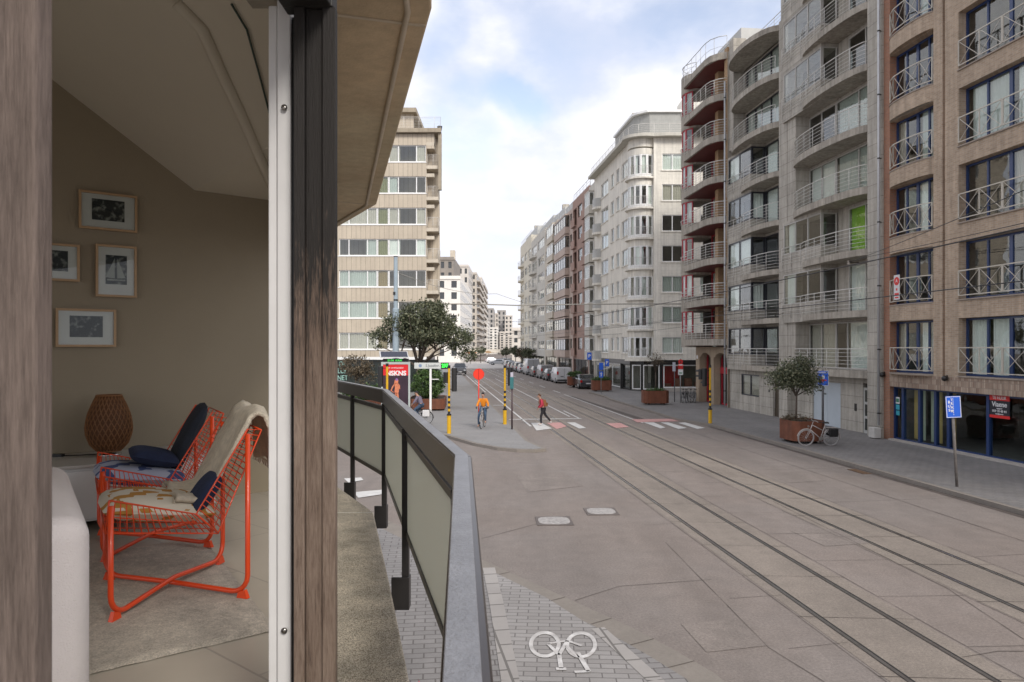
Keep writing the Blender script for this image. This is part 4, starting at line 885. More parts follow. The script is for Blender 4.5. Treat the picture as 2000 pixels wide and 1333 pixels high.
b = MB(); b.box((d0+d1)/2-.3, (d0+d1)/2-.1, .49, .499, 1.7, 1.76); b.build('handle', dark, gd_)
b = MB(); b.box(XB(1653), XB(1657), .40, .419, 1.1, 1.45); b.build('letter_box', dark, t)
# downpipe and concrete block
px_ = LB-.03
dp = sign_row('downpipe', 'tall zinc rain downpipe between the grey and the tan brick buildings', 'pipe', sB, tB, px_, -.12, 0)
b = MB(); b.tube([(0, 0, .7), (0, 0, 25)], .055, 10); b.build('pipe', zinc, dp, smooth=True)
b = MB()
for k in range(9): b.lathe([(.066, 0), (.066, .06)], (0, 0, 1.2+2.8*k), 10); 
for k in range(9): b.box(-.02, .02, .05, .13, 1.21+2.8*k, 1.25+2.8*k)
b.build('clamp', dark, dp)
bl = sign_row('concrete_block', 'small whitish concrete block at the foot of the zinc downpipe', 'block', sB, tB, px_-.02, -.25, .124)
b = MB(); b.box(-.22, .22, -.2, .12, 0.03, .48); b.build('block', mat('whitewashed_concrete', (.52, .50, .47), .85, .1, 3), bl, bevel=.02); b = MB(); b.box(-.17, .17, -.15, .1, 0, .032); b.build('foot', dark, bl)
# ================================================================ grey building A
tA = 19.5; sA = SX(1424, tA); LA_ = sA-sB; XA = lambda px: sA-SX(px, tA)
t = row_building('darker framed grey apartment building with semicircular upper balconies', sA, tA)
hA = 24.5; zf = [3.05+2.8*k for k in range(8)]
b = MB(); b.box(0, LA_, 3.3, 12, hA-1.8, hA-1.5); b.box(0, LA_, 11.8, 12, 0, hA-1.8); b.box(0, .1, .9, 11.8, 0, hA-1.8); b.box(LA_-.1, LA_, .9, 11.8, 0, hA-1.8); b.build('shell', conc, t)
b = MB(); b.box(0, .7, 0, .9, 17.2, hA); b.box(LA_-.25, LA_, 0.01, .9, .12, hA-1.8); b.box(.7, LA_-.25, .6, .9, 22.4, 22.66); b.build('pier', concA, t)
b = MB(); b.box(.7, LA_, .5, .9, 22.66, 22.95); b.build('parapet', concA, t)
inside(t, .15, LA_-.15, .95, 3.2, [z-.2 for z in zf])
xr = LA_-.25; xa1 = XA(1470)
for k in range(7):
    z = zf[k]; top = z+2.8-.36
    if k < 5:
        b = MB(); b.box(0, xa1, -.12, .9, z-.36, z+.62); b.box(0, xa1, -.10, .88, top-.12, top+.02); b.box(xa1, xr, .82, .9, top-.12, top+.36); b.box(0, .12, -.10, -.02, z+.62, top-.12); b.build('bay_spandrel', concA, t)
        window(t, .12, z+.63, xa1-.14, top-.12-z-.64, -.06, 2, darkf, .08, None, [(.0, .5), (.5, 1)][:(k % 3)])
        wo = window(t, xa1-.04, z+.63, .84, top-.12-z-.64, -.04, 1, darkf, .09, None, [(.1, .9)] if k % 2 else []); wo.rotation_euler = (0, 0, R(90))
        window(t, xa1+.01, z, xr-xa1-.02, top-z-.12, .83, 2, darkf, .09, None, [(.55, .95)] if k in (0, 2) else ([(.05, .9)] if k > 2 else []))
        ar = arc(XA(1452), -.125, xr, -.001, .40, 14); b = MB(); b.prism(ar+[(xr, .88), (XA(1452), .88)], z-.33, z-.02); b.build('balcony_slab', concD, t)
        railing(t, [(.05, -.17)]+[(p_[0], p_[1]+.04*(i > 2)) for i, p_ in enumerate(ar)], z, 1.0, rail_w, 5)
    else:
        ar = arc(.72, -.001, xr, -.001, .72, 20); b = MB(); b.prism(ar+[(xr, .9), (.72, .9)], z-.34, z); b.build('balcony_slab', concD, t)
        railing(t, [(p_[0], p_[1]+.05) for p_ in ar][1:-1], z, 1.0, rail_w, 5)
        window(t, .9, z, xr-.95, top-z-.1, .83, 3, darkf, .08, None, [(.0, .3), (.35, 1)], widths=[.6, 1, 1.2])
        b = MB(); b.box(.7, xr, .80, .9, top-.1, top+.03); b.build('wall', conc, t)
z = zf[7]; ar = arc(.72, -.001, xr, -.001, 1.05, 20); b = MB(); b.prism(ar+[(xr, .6), (.72, .6)], z-.42, z-.1); b.build('roof_canopy', concD, t)
railing(t, [(.75, .75), (xr, .75)], 22.95, 1.0, rail_w, 4)
b = MB(); holes(b, 0, xr, .12, 2.7, .05, .25, [(XA(1446), XA(1481), 1.1, 2.45), (XA(1508), xr, .12, 2.5)]); b.build('ground_floor_wall', concA, t)
window(t, XA(1446), 1.1, XA(1481)-XA(1446), 1.35, .12, 2, darkf, .08, None, [(.05, .95)])
b = MB(); b.box(XA(1508), xr, .16, .2, .12, 2.5); dd = b.build('door', mat('dark_bronze_door', (.06, .045, .03), .4, .2, 3), t); b = MB(); b.tube([(XA(1508)+.12, .11, .6), (XA(1508)+.12, .11, 1.7)], .02, 8); b.build('handle', steel, dd)
b = MB(); b.box(XA(1500), XA(1502), .03, .049, 1.5, 1.65); b.build('doorbell_panel', dark, t)
# ================================================================ red windowed building
tR = 19.4; sR = SX(1340, tR); LR = sR-sA; XR = lambda px: sR-SX(px, tR)
t = row_building('grey apartment building with crimson window frames and rounded corner bay', sR, tR)
zr = [4.72+2.74*k for k in range(7)]; ztop = 4.72+2.74*7
b = MB(); b.box(0, LR, 3.4, 12, ztop-.3, ztop); b.box(0, LR, .0, 3.4, ztop-.3, ztop-.02); b.box(0, LR, 11.8, 12, 0, ztop-.3); b.box(0, .15, 2.4, 11.8, 0, ztop-.3); b.box(LR-.1, LR, .0, 11.8, 0, ztop-.3); b.build('shell', concD, t)
inside(t, .15, LR-.15, 1.3, 3.3, [z-.2 for z in zr]+[ztop-.3])
cx_, cy_, rr_ = 1.25, .6, 1.35; bx = 2.35
P = lambda a, r=rr_: (cx_+r*math.cos(R(a)), cy_+r*math.sin(R(a)))
angs = [180, 207, 236, 263, 290, 318]
for k in range(8):
    z = zr[k] if k < 7 else ztop
    b = MB(); cyl = [P(a) for a in range(180, 331, 10)]+[(bx+.1, 1.2), (0, 1.2)]
    zb0 = z-1.0+.0 if k else z-.55; b.prism(cyl, z-.62 if k else z-.56, z+.50 if k < 7 else z+.7); b.build('bay_spandrel', concD, t)
    if k < 7:
        for j in range(5):
            p_, q_ = P(angs[j], rr_-.05), P(angs[j+1], rr_-.05); w_ = math.dist(p_, q_)
            wo = window(t, 0, z+.50, w_, 2.74-.62-.50, 0, 1, redf, .075, None, [(.1, .9)] if (j+k) % 3 else []); wo.location = (p_[0], p_[1], z+.50); wo.rotation_euler = (0, 0, math.atan2(q_[1]-p_[1], q_[0]-p_[0]))
        railing(t, [P(a, rr_+.06) for a in range(182, 325, 12)], z+.42, .35, rail_w, 1, .014, 1.0)
    # balcony: straight front with rounded end, red soffit
    y_ = -1.0; bp_ = [(bx-.35, .3), (bx-.35, y_+.1), (bx, y_), (LR-1.6, y_), (LR-.9, y_+.12), (LR-.35, y_+.5), (LR-.05, .0), (LR-.05, 1.2), (bx-.35, 1.2)]
    b = MB(); b.prism(bp_, z-.45, z); b.build('balcony_slab', concD, t)
    b = MB(); b.prism([(bx-.25, .3), (bx-.25, y_+.2), (LR-1.6, y_+.1), (LR-.5, y_+.5), (LR-.1, .1), (LR-.1, 1.2), (bx-.25, 1.2)], z-.47, z-.451); b.build('soffit', redso, t)
    railing(t, [(bx-.3, y_+.12), (bx, y_+.04), (LR-1.6, y_+.04), (LR-.9, y_+.16), (LR-.38, y_+.52), (LR-.1, .0)], z, 1.0 if k < 7 else 1.1, rail_w if k < 7 else zinc, 5 if k < 7 else 1, .017, .9)
    if k < 7:
        xm = XR(1390); b = MB(); b.box(xm, xm+.55, .25, 1.0, z, z+2.3); b.build('brick_pier', brickyel, t)
        window(t, bx+.1, z, xm-bx-.1, 2.25, 1.1, 2, redf, .1, None, [(.0, .3)] if k % 2 else [(.55, 1)]); window(t, xm+.56, z, LR-xm-.7, 2.25, 1.1, 2, redf, .1, None, [(.05, .6)])
railing(t, [P(a, rr_-.1) for a in range(150, 331, 15)], ztop+.7, .8, zinc, 2, .02, 1.2, 'roof_railing')
b = MB()
for (a, c) in (((bx, .6), (LR-.4, .6)), ((LR-.4, .6), (LR-.4, 3))): b.bar((a[0], a[1], ztop+1.05), (c[0], c[1], ztop+1.05), .05)
b.build('roof_railing', zinc, t); b = MB(); b.box(bx+1, LR-.6, 1.2, 3.2, ztop+.02, ztop+1.9); b.build('roof_room', MATS['pale_grey_door'], t)
b = MB(); b.box(LR-.5, LR-.02, -.02, .6, 4.3, ztop+.3); b.build('party_wall', brickyel, t)
dp2 = sign_row('downpipe', 'thin grey downpipe between the crimson framed and the dark framed grey building', 'pipe', sR, tR, LR-.1, -.16, 0); b = MB(); b.tube([(0, 0, .3), (0, 0, ztop-2)], .06, 8); b.build('pipe', zinc, dp2, smooth=True); b = MB()
for k in range(8): b.lathe([(.075, 0), (.075, .06)], (0, 0, 1.2+2.8*k), 8)
b.build('clamp', dark, dp2)
# arches on the ground floor
xa = [XR(1362), XR(1381), XR(1400), LR-.35]; b = MB(); b.box(xa[0]-.3, xa[0]+.35, 0, .9, .12, 4.17)
b.build('stone_pier', mat('ochre_stone', (.36, .28, .20), .85, .12, 1, .2, 60, streak=.15), t); aw = MB()
o1, o2 = (xa[0]+.35, XR(1388)), (XR(1392), XR(1421))
def arched(mb, x0, x1, zt, zspring, xa_, xb_, y0, y1, n=10):   # wall piece over an opening with an arched top
    r_ = (xb_-xa_)/2; c_ = (xa_+xb_)/2; rise = .55
    mb.box(x0, xa_, y0, y1, .12, zt); mb.box(xb_, x1, y0, y1, .12, zt)
    for i in range(n):
        a, c = xa_+(xb_-xa_)*i/n, xa_+(xb_-xa_)*(i+1)/n; m_ = (a+c)/2; zz = zspring+rise*math.sqrt(max(0, 1-((m_-c_)/r_)**2)); mb.box(a, c, y0, y1, zz, zt)
mid_ = (o1[1]+o2[0])/2
arched(aw, xa[0]+.351, mid_, 4.17, 3.2, o1[0]+.05, o1[1]-.05, .02, .5); arched(aw, mid_, LR, 4.17, 3.2, o2[0]+.15, o2[1]-.05, .02, .5); aw.build('arcade_wall', MATS['ochre_stone'], t)
window(t, o1[0]+.05, .14, o1[1]-o1[0]-.1, 3.6, .6, 2, redf, .14, shopglass, [(.5, .9)]); w2 = window(t, o2[0]+.15, .14, o2[1]-o2[0]-.2, 3.6, .6, 1, redf, .12, shopglass, [(.3, .9)])
b = MB(); b.box(o2[0]+.15, o2[1]-.05, .5, .56, 2.3, 2.75); b.build('red_panel', redf, t)
b = MB(); b.box(.2, LR-.2, 3.2, 3.3, .1, 4.2); b.box(xa[0]-.3, xa[0]-.2, .9, 3.2, .1, 4.2); b.build('ground_room', room, t)
b = MB(); b.box(xa[0]-.15, xa[0]+.1, -.012, -.002, 3.3, 3.55); b.build('small_plate', textw, t)

# ================================================================ cream corner building
CX, CY = 12.15, 66.9; tD = 18.05; sD0 = SX(1190, tD); sD1 = SX(1161, tD)
t = thing('apartment_building', 'cream corner apartment building with a rounded white windowed bay and shops below', 'building', (CX, CY, 0))
zw = [5.1-1.5+2.79*k for k in range(7)]; HD = 23.3
def toD(s, tt): q = W(s, tt); return (q.x-CX, q.y-CY)
Yf = -1.45; f0, f1 = 1.15, 12.0
b = MB(); hs = []
cols = [(1.55, 3.45), (5.0, 6.9), (8.6, 10.5)]
for z in zw:
    for a, c in cols: hs.append((a, c, z, z+1.5))
holes(b, f0, f1, 3.0, HD, Yf, Yf+.25, hs); b.build('front_wall', offw, t)
for k, z in enumerate(zw):
    for a, c in cols:
        cmk = [curt, curt_b, curt_b, curto, curto, curt_c, curt][k]
        wo = window(t, a, z, c-a, 1.5, Yf+.10, 2, white, .07, None, [(.02, .98)] if k not in (3, 4) else [], cmk if k not in (3, 4) else None)
    b = MB()
    for a, c in cols: b.box(a-.1, c+.1, Yf-.08, Yf+.1, z-.09, z-.002)
    b.build('sill', creamr, t)
# street facade in its own plane
pA = Vector(toD(SX(1231, tD), tD)); dx = Vector((-U.x, -U.y)); ang = math.atan2(dx.y, dx.x)
s_near = SX(1231, tD); wlen = sD1-s_near; org = Vector(toD(sD1, tD))       # local x from the far end towards the camera
def rot(mb, o_, a): mb.v = [(o_.x+v[0]*math.cos(a)-v[1]*math.sin(a), o_.y+v[0]*math.sin(a)+v[1]*math.cos(a), v[2]) for v in mb.v]; return mb
def rwin(parent, o_, a, x, z, w_, h_, y, **k):
    wo = window(parent, 0, z, w_, h_, 0, **k); wo.location = (o_.x+x*math.cos(a)-y*math.sin(a), o_.y+x*math.sin(a)+y*math.cos(a), z); wo.rotation_euler = (0, 0, a); return wo
XD = lambda px: sD1-SX(px, tD)
cD = [(XD(1193), XD(1199), .45), (XD(1203.5), XD(1209.5), .45), (XD(1214), XD(1226), 0), (XD(1174), XD(1188), 0)]
b = MB(); hs = [(a, c, z+o_*.4, z+1.5-o_*0+.05) for z in zw for a, c, o_ in cD]
holes(b, 0, wlen, 3.0, HD, 0, .25, hs); rot(b, org, ang).build('street_wall', creamr, t)
for z in zw:
    b = MB()
    for a, c, o_ in cD:
        rwin(t, org, ang, a, z+o_*.4, c-a, 1.55-o_*.4, .12, n=1 if o_ else 2, fm=white, fr=.07, gm=None, curtains=[(.1, .9)] if rnd.random() < .6 else [])
        b.box(a-.08, c+.08, -.07, .1, z+o_*.4-.08, z+o_*.4-.002)
    rot(b, org, ang).build('sill', creamr, t)
    a_, c_ = XD(1166), XD(1174); m_ = (a_+c_)/2; r_ = (c_-a_)/2; q = MB(); q.prism([(m_-r_*math.cos(R(k_*15)), -.75*math.sin(R(k_*15))) for k_ in range(13)]+[(a_, 0)][:0], z-.95, z-.72); rot(q, org, ang).build('balcony_slab', creamr, t)
    q = MB(); q.prism([(m_-r_*math.cos(R(k_*15)), -.70*math.sin(R(k_*15))) for k_ in range(13)], z-.72, z+.2); rot(q, org, ang).build('balcony_parapet', MATS['pale_grey_door'], t)
# rounded bay
b = MB(); b.box(.80, f0, Yf+.01, .6, 3.0, HD); b.build('corner_pier', creamr, t)
RB = 1.33; PA = lambda a, r=RB: (r*math.cos(R(a)), r*math.sin(R(a)))
def disc(r, a0=165, a1=330): return [PA(a, r) for a in range(a0, a1+1, 5)]+[(1.2, .8), (-.9, 1.4)]
b = MB(); b.prism(disc(RB+.06), 2.96, 3.25); b.build('bay_base_ring', creamr, t); b = MB(); b.prism(disc(RB-.0), HD-.75, HD-.001); b.build('bay_wall', creamr, t)
fa = [176, 202, 228, 254, 280, 306, 326]
for k, z in enumerate(zw):
    z_ = z-.55; b = MB(); b.prism(disc(RB+.28), z_-.16, z_); b.build('bay_balcony_slab', creamr, t); b = MB(); b.prism(disc(RB-.02), z_+2.05, z_+2.62); b.build('bay_spandrel', creamr, t)
    b = MB(); b.prism(disc(RB-.02), z_, z_+.22); b.build('bay_base', white, t)
    for j in range(6):
        p_, q_ = PA(fa[j], RB-.04), PA(fa[j+1], RB-.04); w_ = math.dist(p_, q_)
        wo = window(t, 0, 0, w_, 1.84, 0, 1, white, .10, None, [(.0, .45)] if (j*3+k) % 4 == 0 else ([(.15, .9)] if (j+k) % 4 == 1 else [])); wo.location = (p_[0], p_[1], z_+.22); wo.rotation_euler = (0, 0, math.atan2(q_[1]-p_[1], q_[0]-p_[0]))
    b = MB(); pts_ = [PA(a, RB+.24) for a in range(178, 322, 8)]
    for zz in (z_+.12, z_+.95): b.tube([(p_[0], p_[1], zz) for p_ in pts_], .018, 5)
    for p_ in pts_[::1]: b.tube([(p_[0], p_[1], z_), (p_[0], p_[1], z_+.95)], .012, 4)
    b.build('balcony_railing', rail_w, t)
# cornice, attic, roof things
corn = [toD(sD1, tD-.75), toD(SX(1231, tD)+.4, tD-.75)]+[PA(a, RB+.75) for a in range(200, 300, 10)]+[(f0+.6, Yf-.7), (f1, Yf-.7), (f1, 6), toD(sD1, tD+8)]
b = MB(); b.prism(corn, HD, HD+.28); b.build('cornice', mat('cream_cornice', (.52, .50, .44), .8, .08, streak=.1), t)
b = MB(); at_ = [toD(s_near+8, tD+.6), toD(s_near+1, tD+.6), (-.2, .2), (.6, -.5), (f1, -.5), (f1, 6), toD(s_near+8, tD+8)]; b.prism(at_, HD+.28, HD+2.6); b.build('attic', mat('grey_slate_panels', (.36, .36, .34), .7, .08, 2, brick=(.4, .4, .01, (.28, .28, .27), (.34, .34, .32), 'xz')), t)
b = MB(); b.prism([(p_[0]*1.0-.25, p_[1]-.25) for p_ in at_[:5]]+[(f1, 6), toD(s_near+8, tD+8)], HD+2.6, HD+2.8); b.build('attic_roof', white, t)
railing(t, [toD(sD1, tD-.4), toD(s_near+.4, tD-.4), PA(230, RB+.45), PA(265, RB+.45), (f0+.6, Yf-.4), (f1, Yf-.4)], HD+.28, .9, rail_w, 5, .015, 1.4, 'roof_railing')
b = MB(); b.box(4.4, 11, 1.0, 5, HD+2.8, HD+5.0); b.build('roof_room', creamr, t)
b = MB(); b.tube([(5.6, 1.5, HD+5), (5.6, 1.5, HD+6.6)], .04, 6); b.tube([(5.2, 1.5, HD+6.3), (6.2, 1.5, HD+6.3)], .025, 5); b.tube([(6.5, 1.4, HD+5), (6.5, 1.4, HD+6.0)], .08, 6); b.build('aerial', dark, t)
b = MB()
for sx_ in (SX(1205, tD), SX(1180, tD)):
    q = toD(sx_, tD+2.0); b.box(q[0]-.5, q[0]+.5, q[1]-.5, q[1]+.5, HD+2.7, HD+4.2)
b.build('chimney', conc, t)
b = MB(); b.box(f0, f1, Yf+3.0, Yf+3.1, .1, HD); b.prism([toD(sD1, tD+1.6), toD(sD1-wlen, tD+1.6), toD(sD1-wlen, tD+1.7), toD(sD1, tD+1.7)], .1, HD)
for z in zw: b.prism([toD(sD1, tD+.3), toD(s_near, tD+.3), (-.9, .3), (-.3, -.9), (f0, Yf+.3), (f1, Yf+.3), (f1, Yf+3), (f0+1, Yf+3), toD(sD1-wlen, tD+1.6), toD(sD1, tD+1.6)], z-.75, z-.62)
b.build('interior', room, t)
b = MB(); b.box(f1-.1, f1, Yf, 10, 0, HD); b.prism([toD(sD1, tD), toD(sD1, tD+10), toD(sD1-.1, tD+10), toD(sD1-.1, tD)], 0, HD); b.build('side_wall', creamr, t)
# shops
b = MB(); blk = [toD(sD1, tD+.02), toD(s_near+.3, tD+.02)]+[PA(a, RB-.02) for a in (205, 235, 265, 295)]+[(f0, Yf+.02), (f1, Yf+.02)]
for p_, q_ in zip(blk, blk[1:]): b.bar((p_[0], p_[1]+.0, 2.78), (q_[0], q_[1], 2.78), .12, .40)
b.build('shop_fascia', dark, t)
def shopwin(parent, p_, q_, n, fm, z0=.25, z1=2.55):
    w_ = math.dist(p_, q_); wo = window(parent, 0, 0, w_, z1-z0, 0, n, fm, .09, shopglass); wo.location = (p_[0], p_[1], z0); wo.rotation_euler = (0, 0, math.atan2(q_[1]-p_[1], q_[0]-p_[0]))
shopwin(t, (1.7, Yf+.15), (5.2, Yf+.15), 1, white, .45); shopwin(t, (5.3, Yf+.15), (8.8, Yf+.15), 1, white, .45); shopwin(t, (-.15, -1.30), (1.35, Yf+.15), 1, white, .3)
shopwin(t, (-1.05, -.75), (-.3, -1.25), 1, white, .3); shopwin(t, toD(s_near+3.2, tD+.15), toD(s_near+.5, tD+.15), 1, mat('black_shop_frame', (.02, .02, .02), .4), .2)
shopwin(t, toD(sD1-.5, tD+.15), toD(s_near+3.6, tD+.15), 3, white, .2)
b = MB()
for (x_, y_) in ((1.5, Yf+.2), (-.22, -1.22), (5.25, Yf+.2), (8.9, Yf+.2)): b.box(x_-.14, x_+.14, y_-.1, y_+.2, .1, 2.6)
q = toD(s_near+3.4, tD+.2); b.box(q[0]-.25, q[0]+.25, q[1]-.2, q[1]+.2, .1, 2.6); b.build('shop_pier', dark, t)
b = MB(); b.box(1.4, f1, Yf+.0, Yf+.3, .10, .44); b.build('shop_plinth', MATS['pale_stone_plinth'], t)
# goods seen through the shop glass
b = MB()
for k in range(7): x_ = 2.0+k*.95; b.box(x_, x_+.6, Yf+.9, Yf+1.4, .3, .5+rnd.random()*.9)
b.build('shop_counter', mat('brown_shop_furniture', (.22, .08, .05), .6, .3, 3), t)
b = MB(); b.box(1.8, 3.6, Yf+2.2, Yf+2.3, .4, 2.4); b.box(6.6, 8.0, Yf+.7, Yf+.8, 1.6, 2.1); b.build('red_shop_display', MATS['sign_red'], t)
# ================================================================ simpler street row beyond the corner
def generic(label, pxn, pxf, tt, H, wallm_, z0, fh, nf, cols, fm=white, right=True, extra=None, z0w=.0, hh=1.5, depth=12, roofm=None, shop=True, curp=.5):
    sf = SX(pxf, tt) if isinstance(pxf, (int, float)) else pxf[0]; sn = SX(pxn, tt) if isinstance(pxn, (int, float)) else pxn[0]
    Lb = sf-sn; t = row_building(label, sf, tt); b = MB(); hs = []
    for k in range(nf):
        z = z0+fh*k
        for (u0, u1, ty, n) in cols: hs.append((u0*Lb, u1*Lb, z, z+hh) if ty != 'd' else (u0*Lb, u1*Lb, z-.75, z+hh))
    if shop: hs += [(.06*Lb, .94*Lb, .3, 2.7)]
    holes(b, 0, Lb, 0.1, H, 0, .25, hs); b.build('wall', wallm_, t)
    b = MB(); b.box(0, Lb, .25, depth, H-.3, H-.02); b.box(0, .1, .25, depth, 0, H-.3); b.box(Lb-.1, Lb, .25, depth, 0, H-.3); b.box(.1, Lb-.1, 2.2, 2.3, 0, H-.3); b.build('shell', wallm_, t)
    if shop: window(t, .06*Lb, .3, .88*Lb, 2.4, .15, 4, dark, .08, shopglass)
    for k in range(nf):
        z = z0+fh*k
        for (u0, u1, ty, n) in cols:
            a, c = u0*Lb, u1*Lb
            if ty == 'w': window(t, a, z, c-a, hh, .12, n, fm, .07, None, [(.1, .9)] if rnd.random() < curp else [])
            if ty == 'b':
                b = MB(); b.box(a, c, -.6, 0, z-.95, z-.02); b.box(a, c, -.6, 0, z+hh+.02, z+hh+.2); b.build('bay_spandrel', wallm_, t)
                window(t, a, z, c-a, hh, -.55, n, fm, .07, None, [(.1, .9)] if rnd.random() < curp else [])
                wo = window(t, c-.04, z, .55, hh, -.55, 1, fm, .07); wo.rotation_euler = (0, 0, R(90))
            if ty == 'd':
                window(t, a, z-.7, c-a, hh+.7, 1.1, n, fm, .07, None, []); b = MB(); b.box(a, c, -.35, 1.1, z-.9, z-.74); b.box(a, c, -.35, -.27, z-.74, z+.15); b.build('balcony_parapet', wallm_, t)
            if ty == 'r':
                window(t, a, z-.6, c-a, hh+.6, .12, n, fm, .07, None, [(.1, .9)] if rnd.random() < curp else [])
                b = MB(); m_, r_ = (a+c)/2, (c-a)/2+.2; b.prism([(m_-r_*math.cos(R(15*q_)), -.9*math.sin(R(15*q_))) for q_ in range(13)], z-.85, z-.62); b.build('balcony_slab', wallm_, t)
                railing(t, [(m_-r_*.97*math.cos(R(15*q_)), -.86*math.sin(R(15*q_))) for q_ in range(13)], z-.62, .9, rail_w, 3, .02, 1.5)
    if extra: extra(t, Lb, H)
    return t
rose = mat('rose_brick', (.36, .235, .19), .85, .1, .7, 0, streak=.15); bei = mat('beige_facade', (.56, .50, .41), .85, .1, .7, 0, streak=.15); pink = mat('pinkish_facade', (.50, .40, .34), .85, .1, .7, 0, streak=.15)
greyc = mat('pale_grey_facade', (.56, .53, .47), .85, .1, .7, 0, streak=.15); yel = mat('pale_yellow_facade', (.66, .61, .50), .85, .1, .7, 0, streak=.15)
def pent(h_, ins=1.0, ch=True, m_=None):
    def f(t, Lb, H):
        b = MB(); b.box(.3, Lb-.3, ins, 8, H-.02, H+h_); b.build('roof_storey', m_ or MATS['pale_grey_door'], t)
        railing(t, [(.1, .15), (Lb-.1, .15)], H, .9, zinc, 2, .02, 2.0, 'roof_railing')
        if ch: b = MB(); b.box(Lb*.4, Lb*.4+.9, 2, 3, H+h_, H+h_+1.6); b.build('chimney', conc, t)
    return f
generic('narrow cream building with boxed bays beside the rounded corner building', 1161, 1150.5, tD, 23.0, greyc, 3.7, 2.79, 7, [(.08, .92, 'b', 4)], extra=pent(1.6))
generic('rose brick apartment building with deep dark loggias', 1150.5, 1118.5, tD, 23.3, rose, 3.9, 2.79, 7, [(.04, .26, 'd', 2), (.34, .60, 'w', 2), (.70, .96, 'd', 2)], dark, curp=.2, extra=pent(1.2, 2.0))
generic('pinkish apartment building with long dark framed window bands', 1118.5, 1088.5, tD, 22.6, pink, 3.8, 2.79, 7, [(.05, .80, 'b', 5), (.84, .96, 'w', 1)], darkf, curp=.3, extra=pent(2.0, 1.2, False))
generic('beige apartment building with paired white windows, mid row on the right', 1088.5, 1064.5, tD, 23.2, bei, 3.8, 2.9, 7, [(.05, .35, 'w', 2), (.45, .92, 'b', 3)], extra=pent(2.0, 1.2, True))
generic('pale grey apartment building with rounded balconies, farther along the right row', 1064.5, 1038, tD, 24.0, greyc, 3.8, 2.9, 7, [(.06, .42, 'r', 2), (.52, .94, 'w', 3)], extra=pent(2.2, 1.5, False))
generic('pale yellow apartment building ending the right row, with balconies towards the square', 1038, 1016.5, tD, 25.5, yel, 3.9, 2.95, 7, [(.04, .34, 'r', 2), (.42, .66, 'w', 2), (.74, .95, 'w', 2)], extra=pent(1.8, 1.2, True))
# balconies on the end wall of the last one
# ================================================================ left building
XE, YE = -24.0, 64.0; HE = 23.6
t = thing('apartment_building', 'beige panelled apartment building with white window bands facing the crossing on the left', 'building', (XE, YE, 0))
ex = lambda px: (px-1000)/F*YE-XE
pan = mat('beige_ribbed_panels', (.50, .435, .345), .8, .08, .6, .3, brick=(.42, 30, .02, (.28, .24, .19), (.48, .415, .33), 'xz', 0.0), streak=.08)
xe1 = ex(833); zE = [3.97+2.79*k for k in range(7)]; b = MB(); hs = [(ex(662), ex(832), z, z+1.5) for z in zE]+[(ex(545), ex(655), z, z+1.5) for z in zE]
holes(b, 0, xe1, 3.3, HE-.4, 0, .25, hs); b.build('wall', pan, t)
for k, z in enumerate(zE):
    for (a, c, cu) in ((545, 655, []), (662, 736.5, [(0, .3), (.3, .98)] if k != 3 else [(.7, 1)]), (759, 832, [(.0, .3), (.72, 1)] if k in (4, 6, 3) else ([] if k < 3 else [(0, .22)]))):
        window(t, ex(a), z, ex(c)-ex(a), 1.5, .12, 3, white, .075, None, cu, widths=[1, 1.9, 1])
    window(t, ex(737), z, ex(758.5)-ex(737), 1.5, .12, 1, white, .06, None, [(.05, .95)], curtod if k < 3 else curtol)
    b = MB(); b.box(ex(660), xe1, -.05, .1, z-.08, z-.002); b.build('sill', white, t)
    # corner balcony
    b = MB(); b.box(xe1+.001, ex(856), -.02, 1.3, z-.62, z-.32); b.build('balcony_slab', bei, t)
    b = MB(); b.box(xe1+.001, ex(848), -.01, .6, z+1.45, z+1.75); b.build('balcony_beam', bei, t)
    b = MB(); b.box(xe1+.001, ex(856), 1.3, 1.4, z-.32, z+2.17); b.build('balcony_back_wall', pan, t)
    railing(t, [(xe1+.05, .05), (ex(855.5), .05), (ex(855.5), 1.2)], z-.32, .95, rail_w, 7, .014, .6)
b = MB(); b.box(ex(840), ex(841), -.0, .05, 0, 0.01)
def shr(mb): mb.v = [(v[0]-.107*max(0, v[1]), v[1], v[2]) for v in mb.v]; return mb
b = MB(); b.box(0, ex(863), -.45, 12, HE-.35, HE); b.box(ex(856)+.02, ex(863), -.2, .3, HE-5.4, HE-.351); shr(b).build('cornice', mat('brown_grey_cornice', (.34, .29, .22), .85, .12, streak=.2), t)
b = MB(); b.box(0, ex(856), 1.4, 14, HE-.7, HE-.36); b.box(ex(856)-.1, ex(856), 1.4, 14, .1, HE-.7); b.box(0, xe1, 2.4, 2.5, 0, HE-.7)
shr(b).build('shell', pan, t); b = MB(); b.box(xe1-.15, xe1, .25, 1.5, .1, HE-.36); b.build('party_wall', pan, t); b = MB(); b.box(xe1+.001, ex(848), -.001, 1.3, HE-1.7, HE-.36); b.build('top_beam', pan, t)
b = MB()
for z in zE: b.box(.1, xe1-.16, .3, 2.4, z-.7, z-.6)
b.build('interior', room, t)
b = MB(); b.box(ex(700), ex(806), 2.2, 8, HE, HE+2.1); shr(b).build('roof_storey', pan, t); b = MB(); b.box(ex(700), ex(808), 1.6, 8.3, HE+2.1, HE+2.5); b.build('roof_storey_roof', MATS['brown_grey_cornice'], t)
railing(t, [(ex(700), -.2), (ex(861), -.2), (ex(861)-.64, 6)], HE, 1.05, rail_w, 7, .014, 1.3, 'roof_railing')
b = MB(); b.box(0, xe1, .0, .2, 3.05, 3.3); b.build('shop_trim', white, t)
b = MB(); b.box(0, ex(856), .25, .35, .1, 3.05); b.build('shop_front', mat('dark_shop_front', (.018, .022, .02), .3, .2, 2), t)
b = MB()
for k in range(9): b.box(k*1.9+.9, k*1.9+2.6, .22, .24, .4, 2.6)
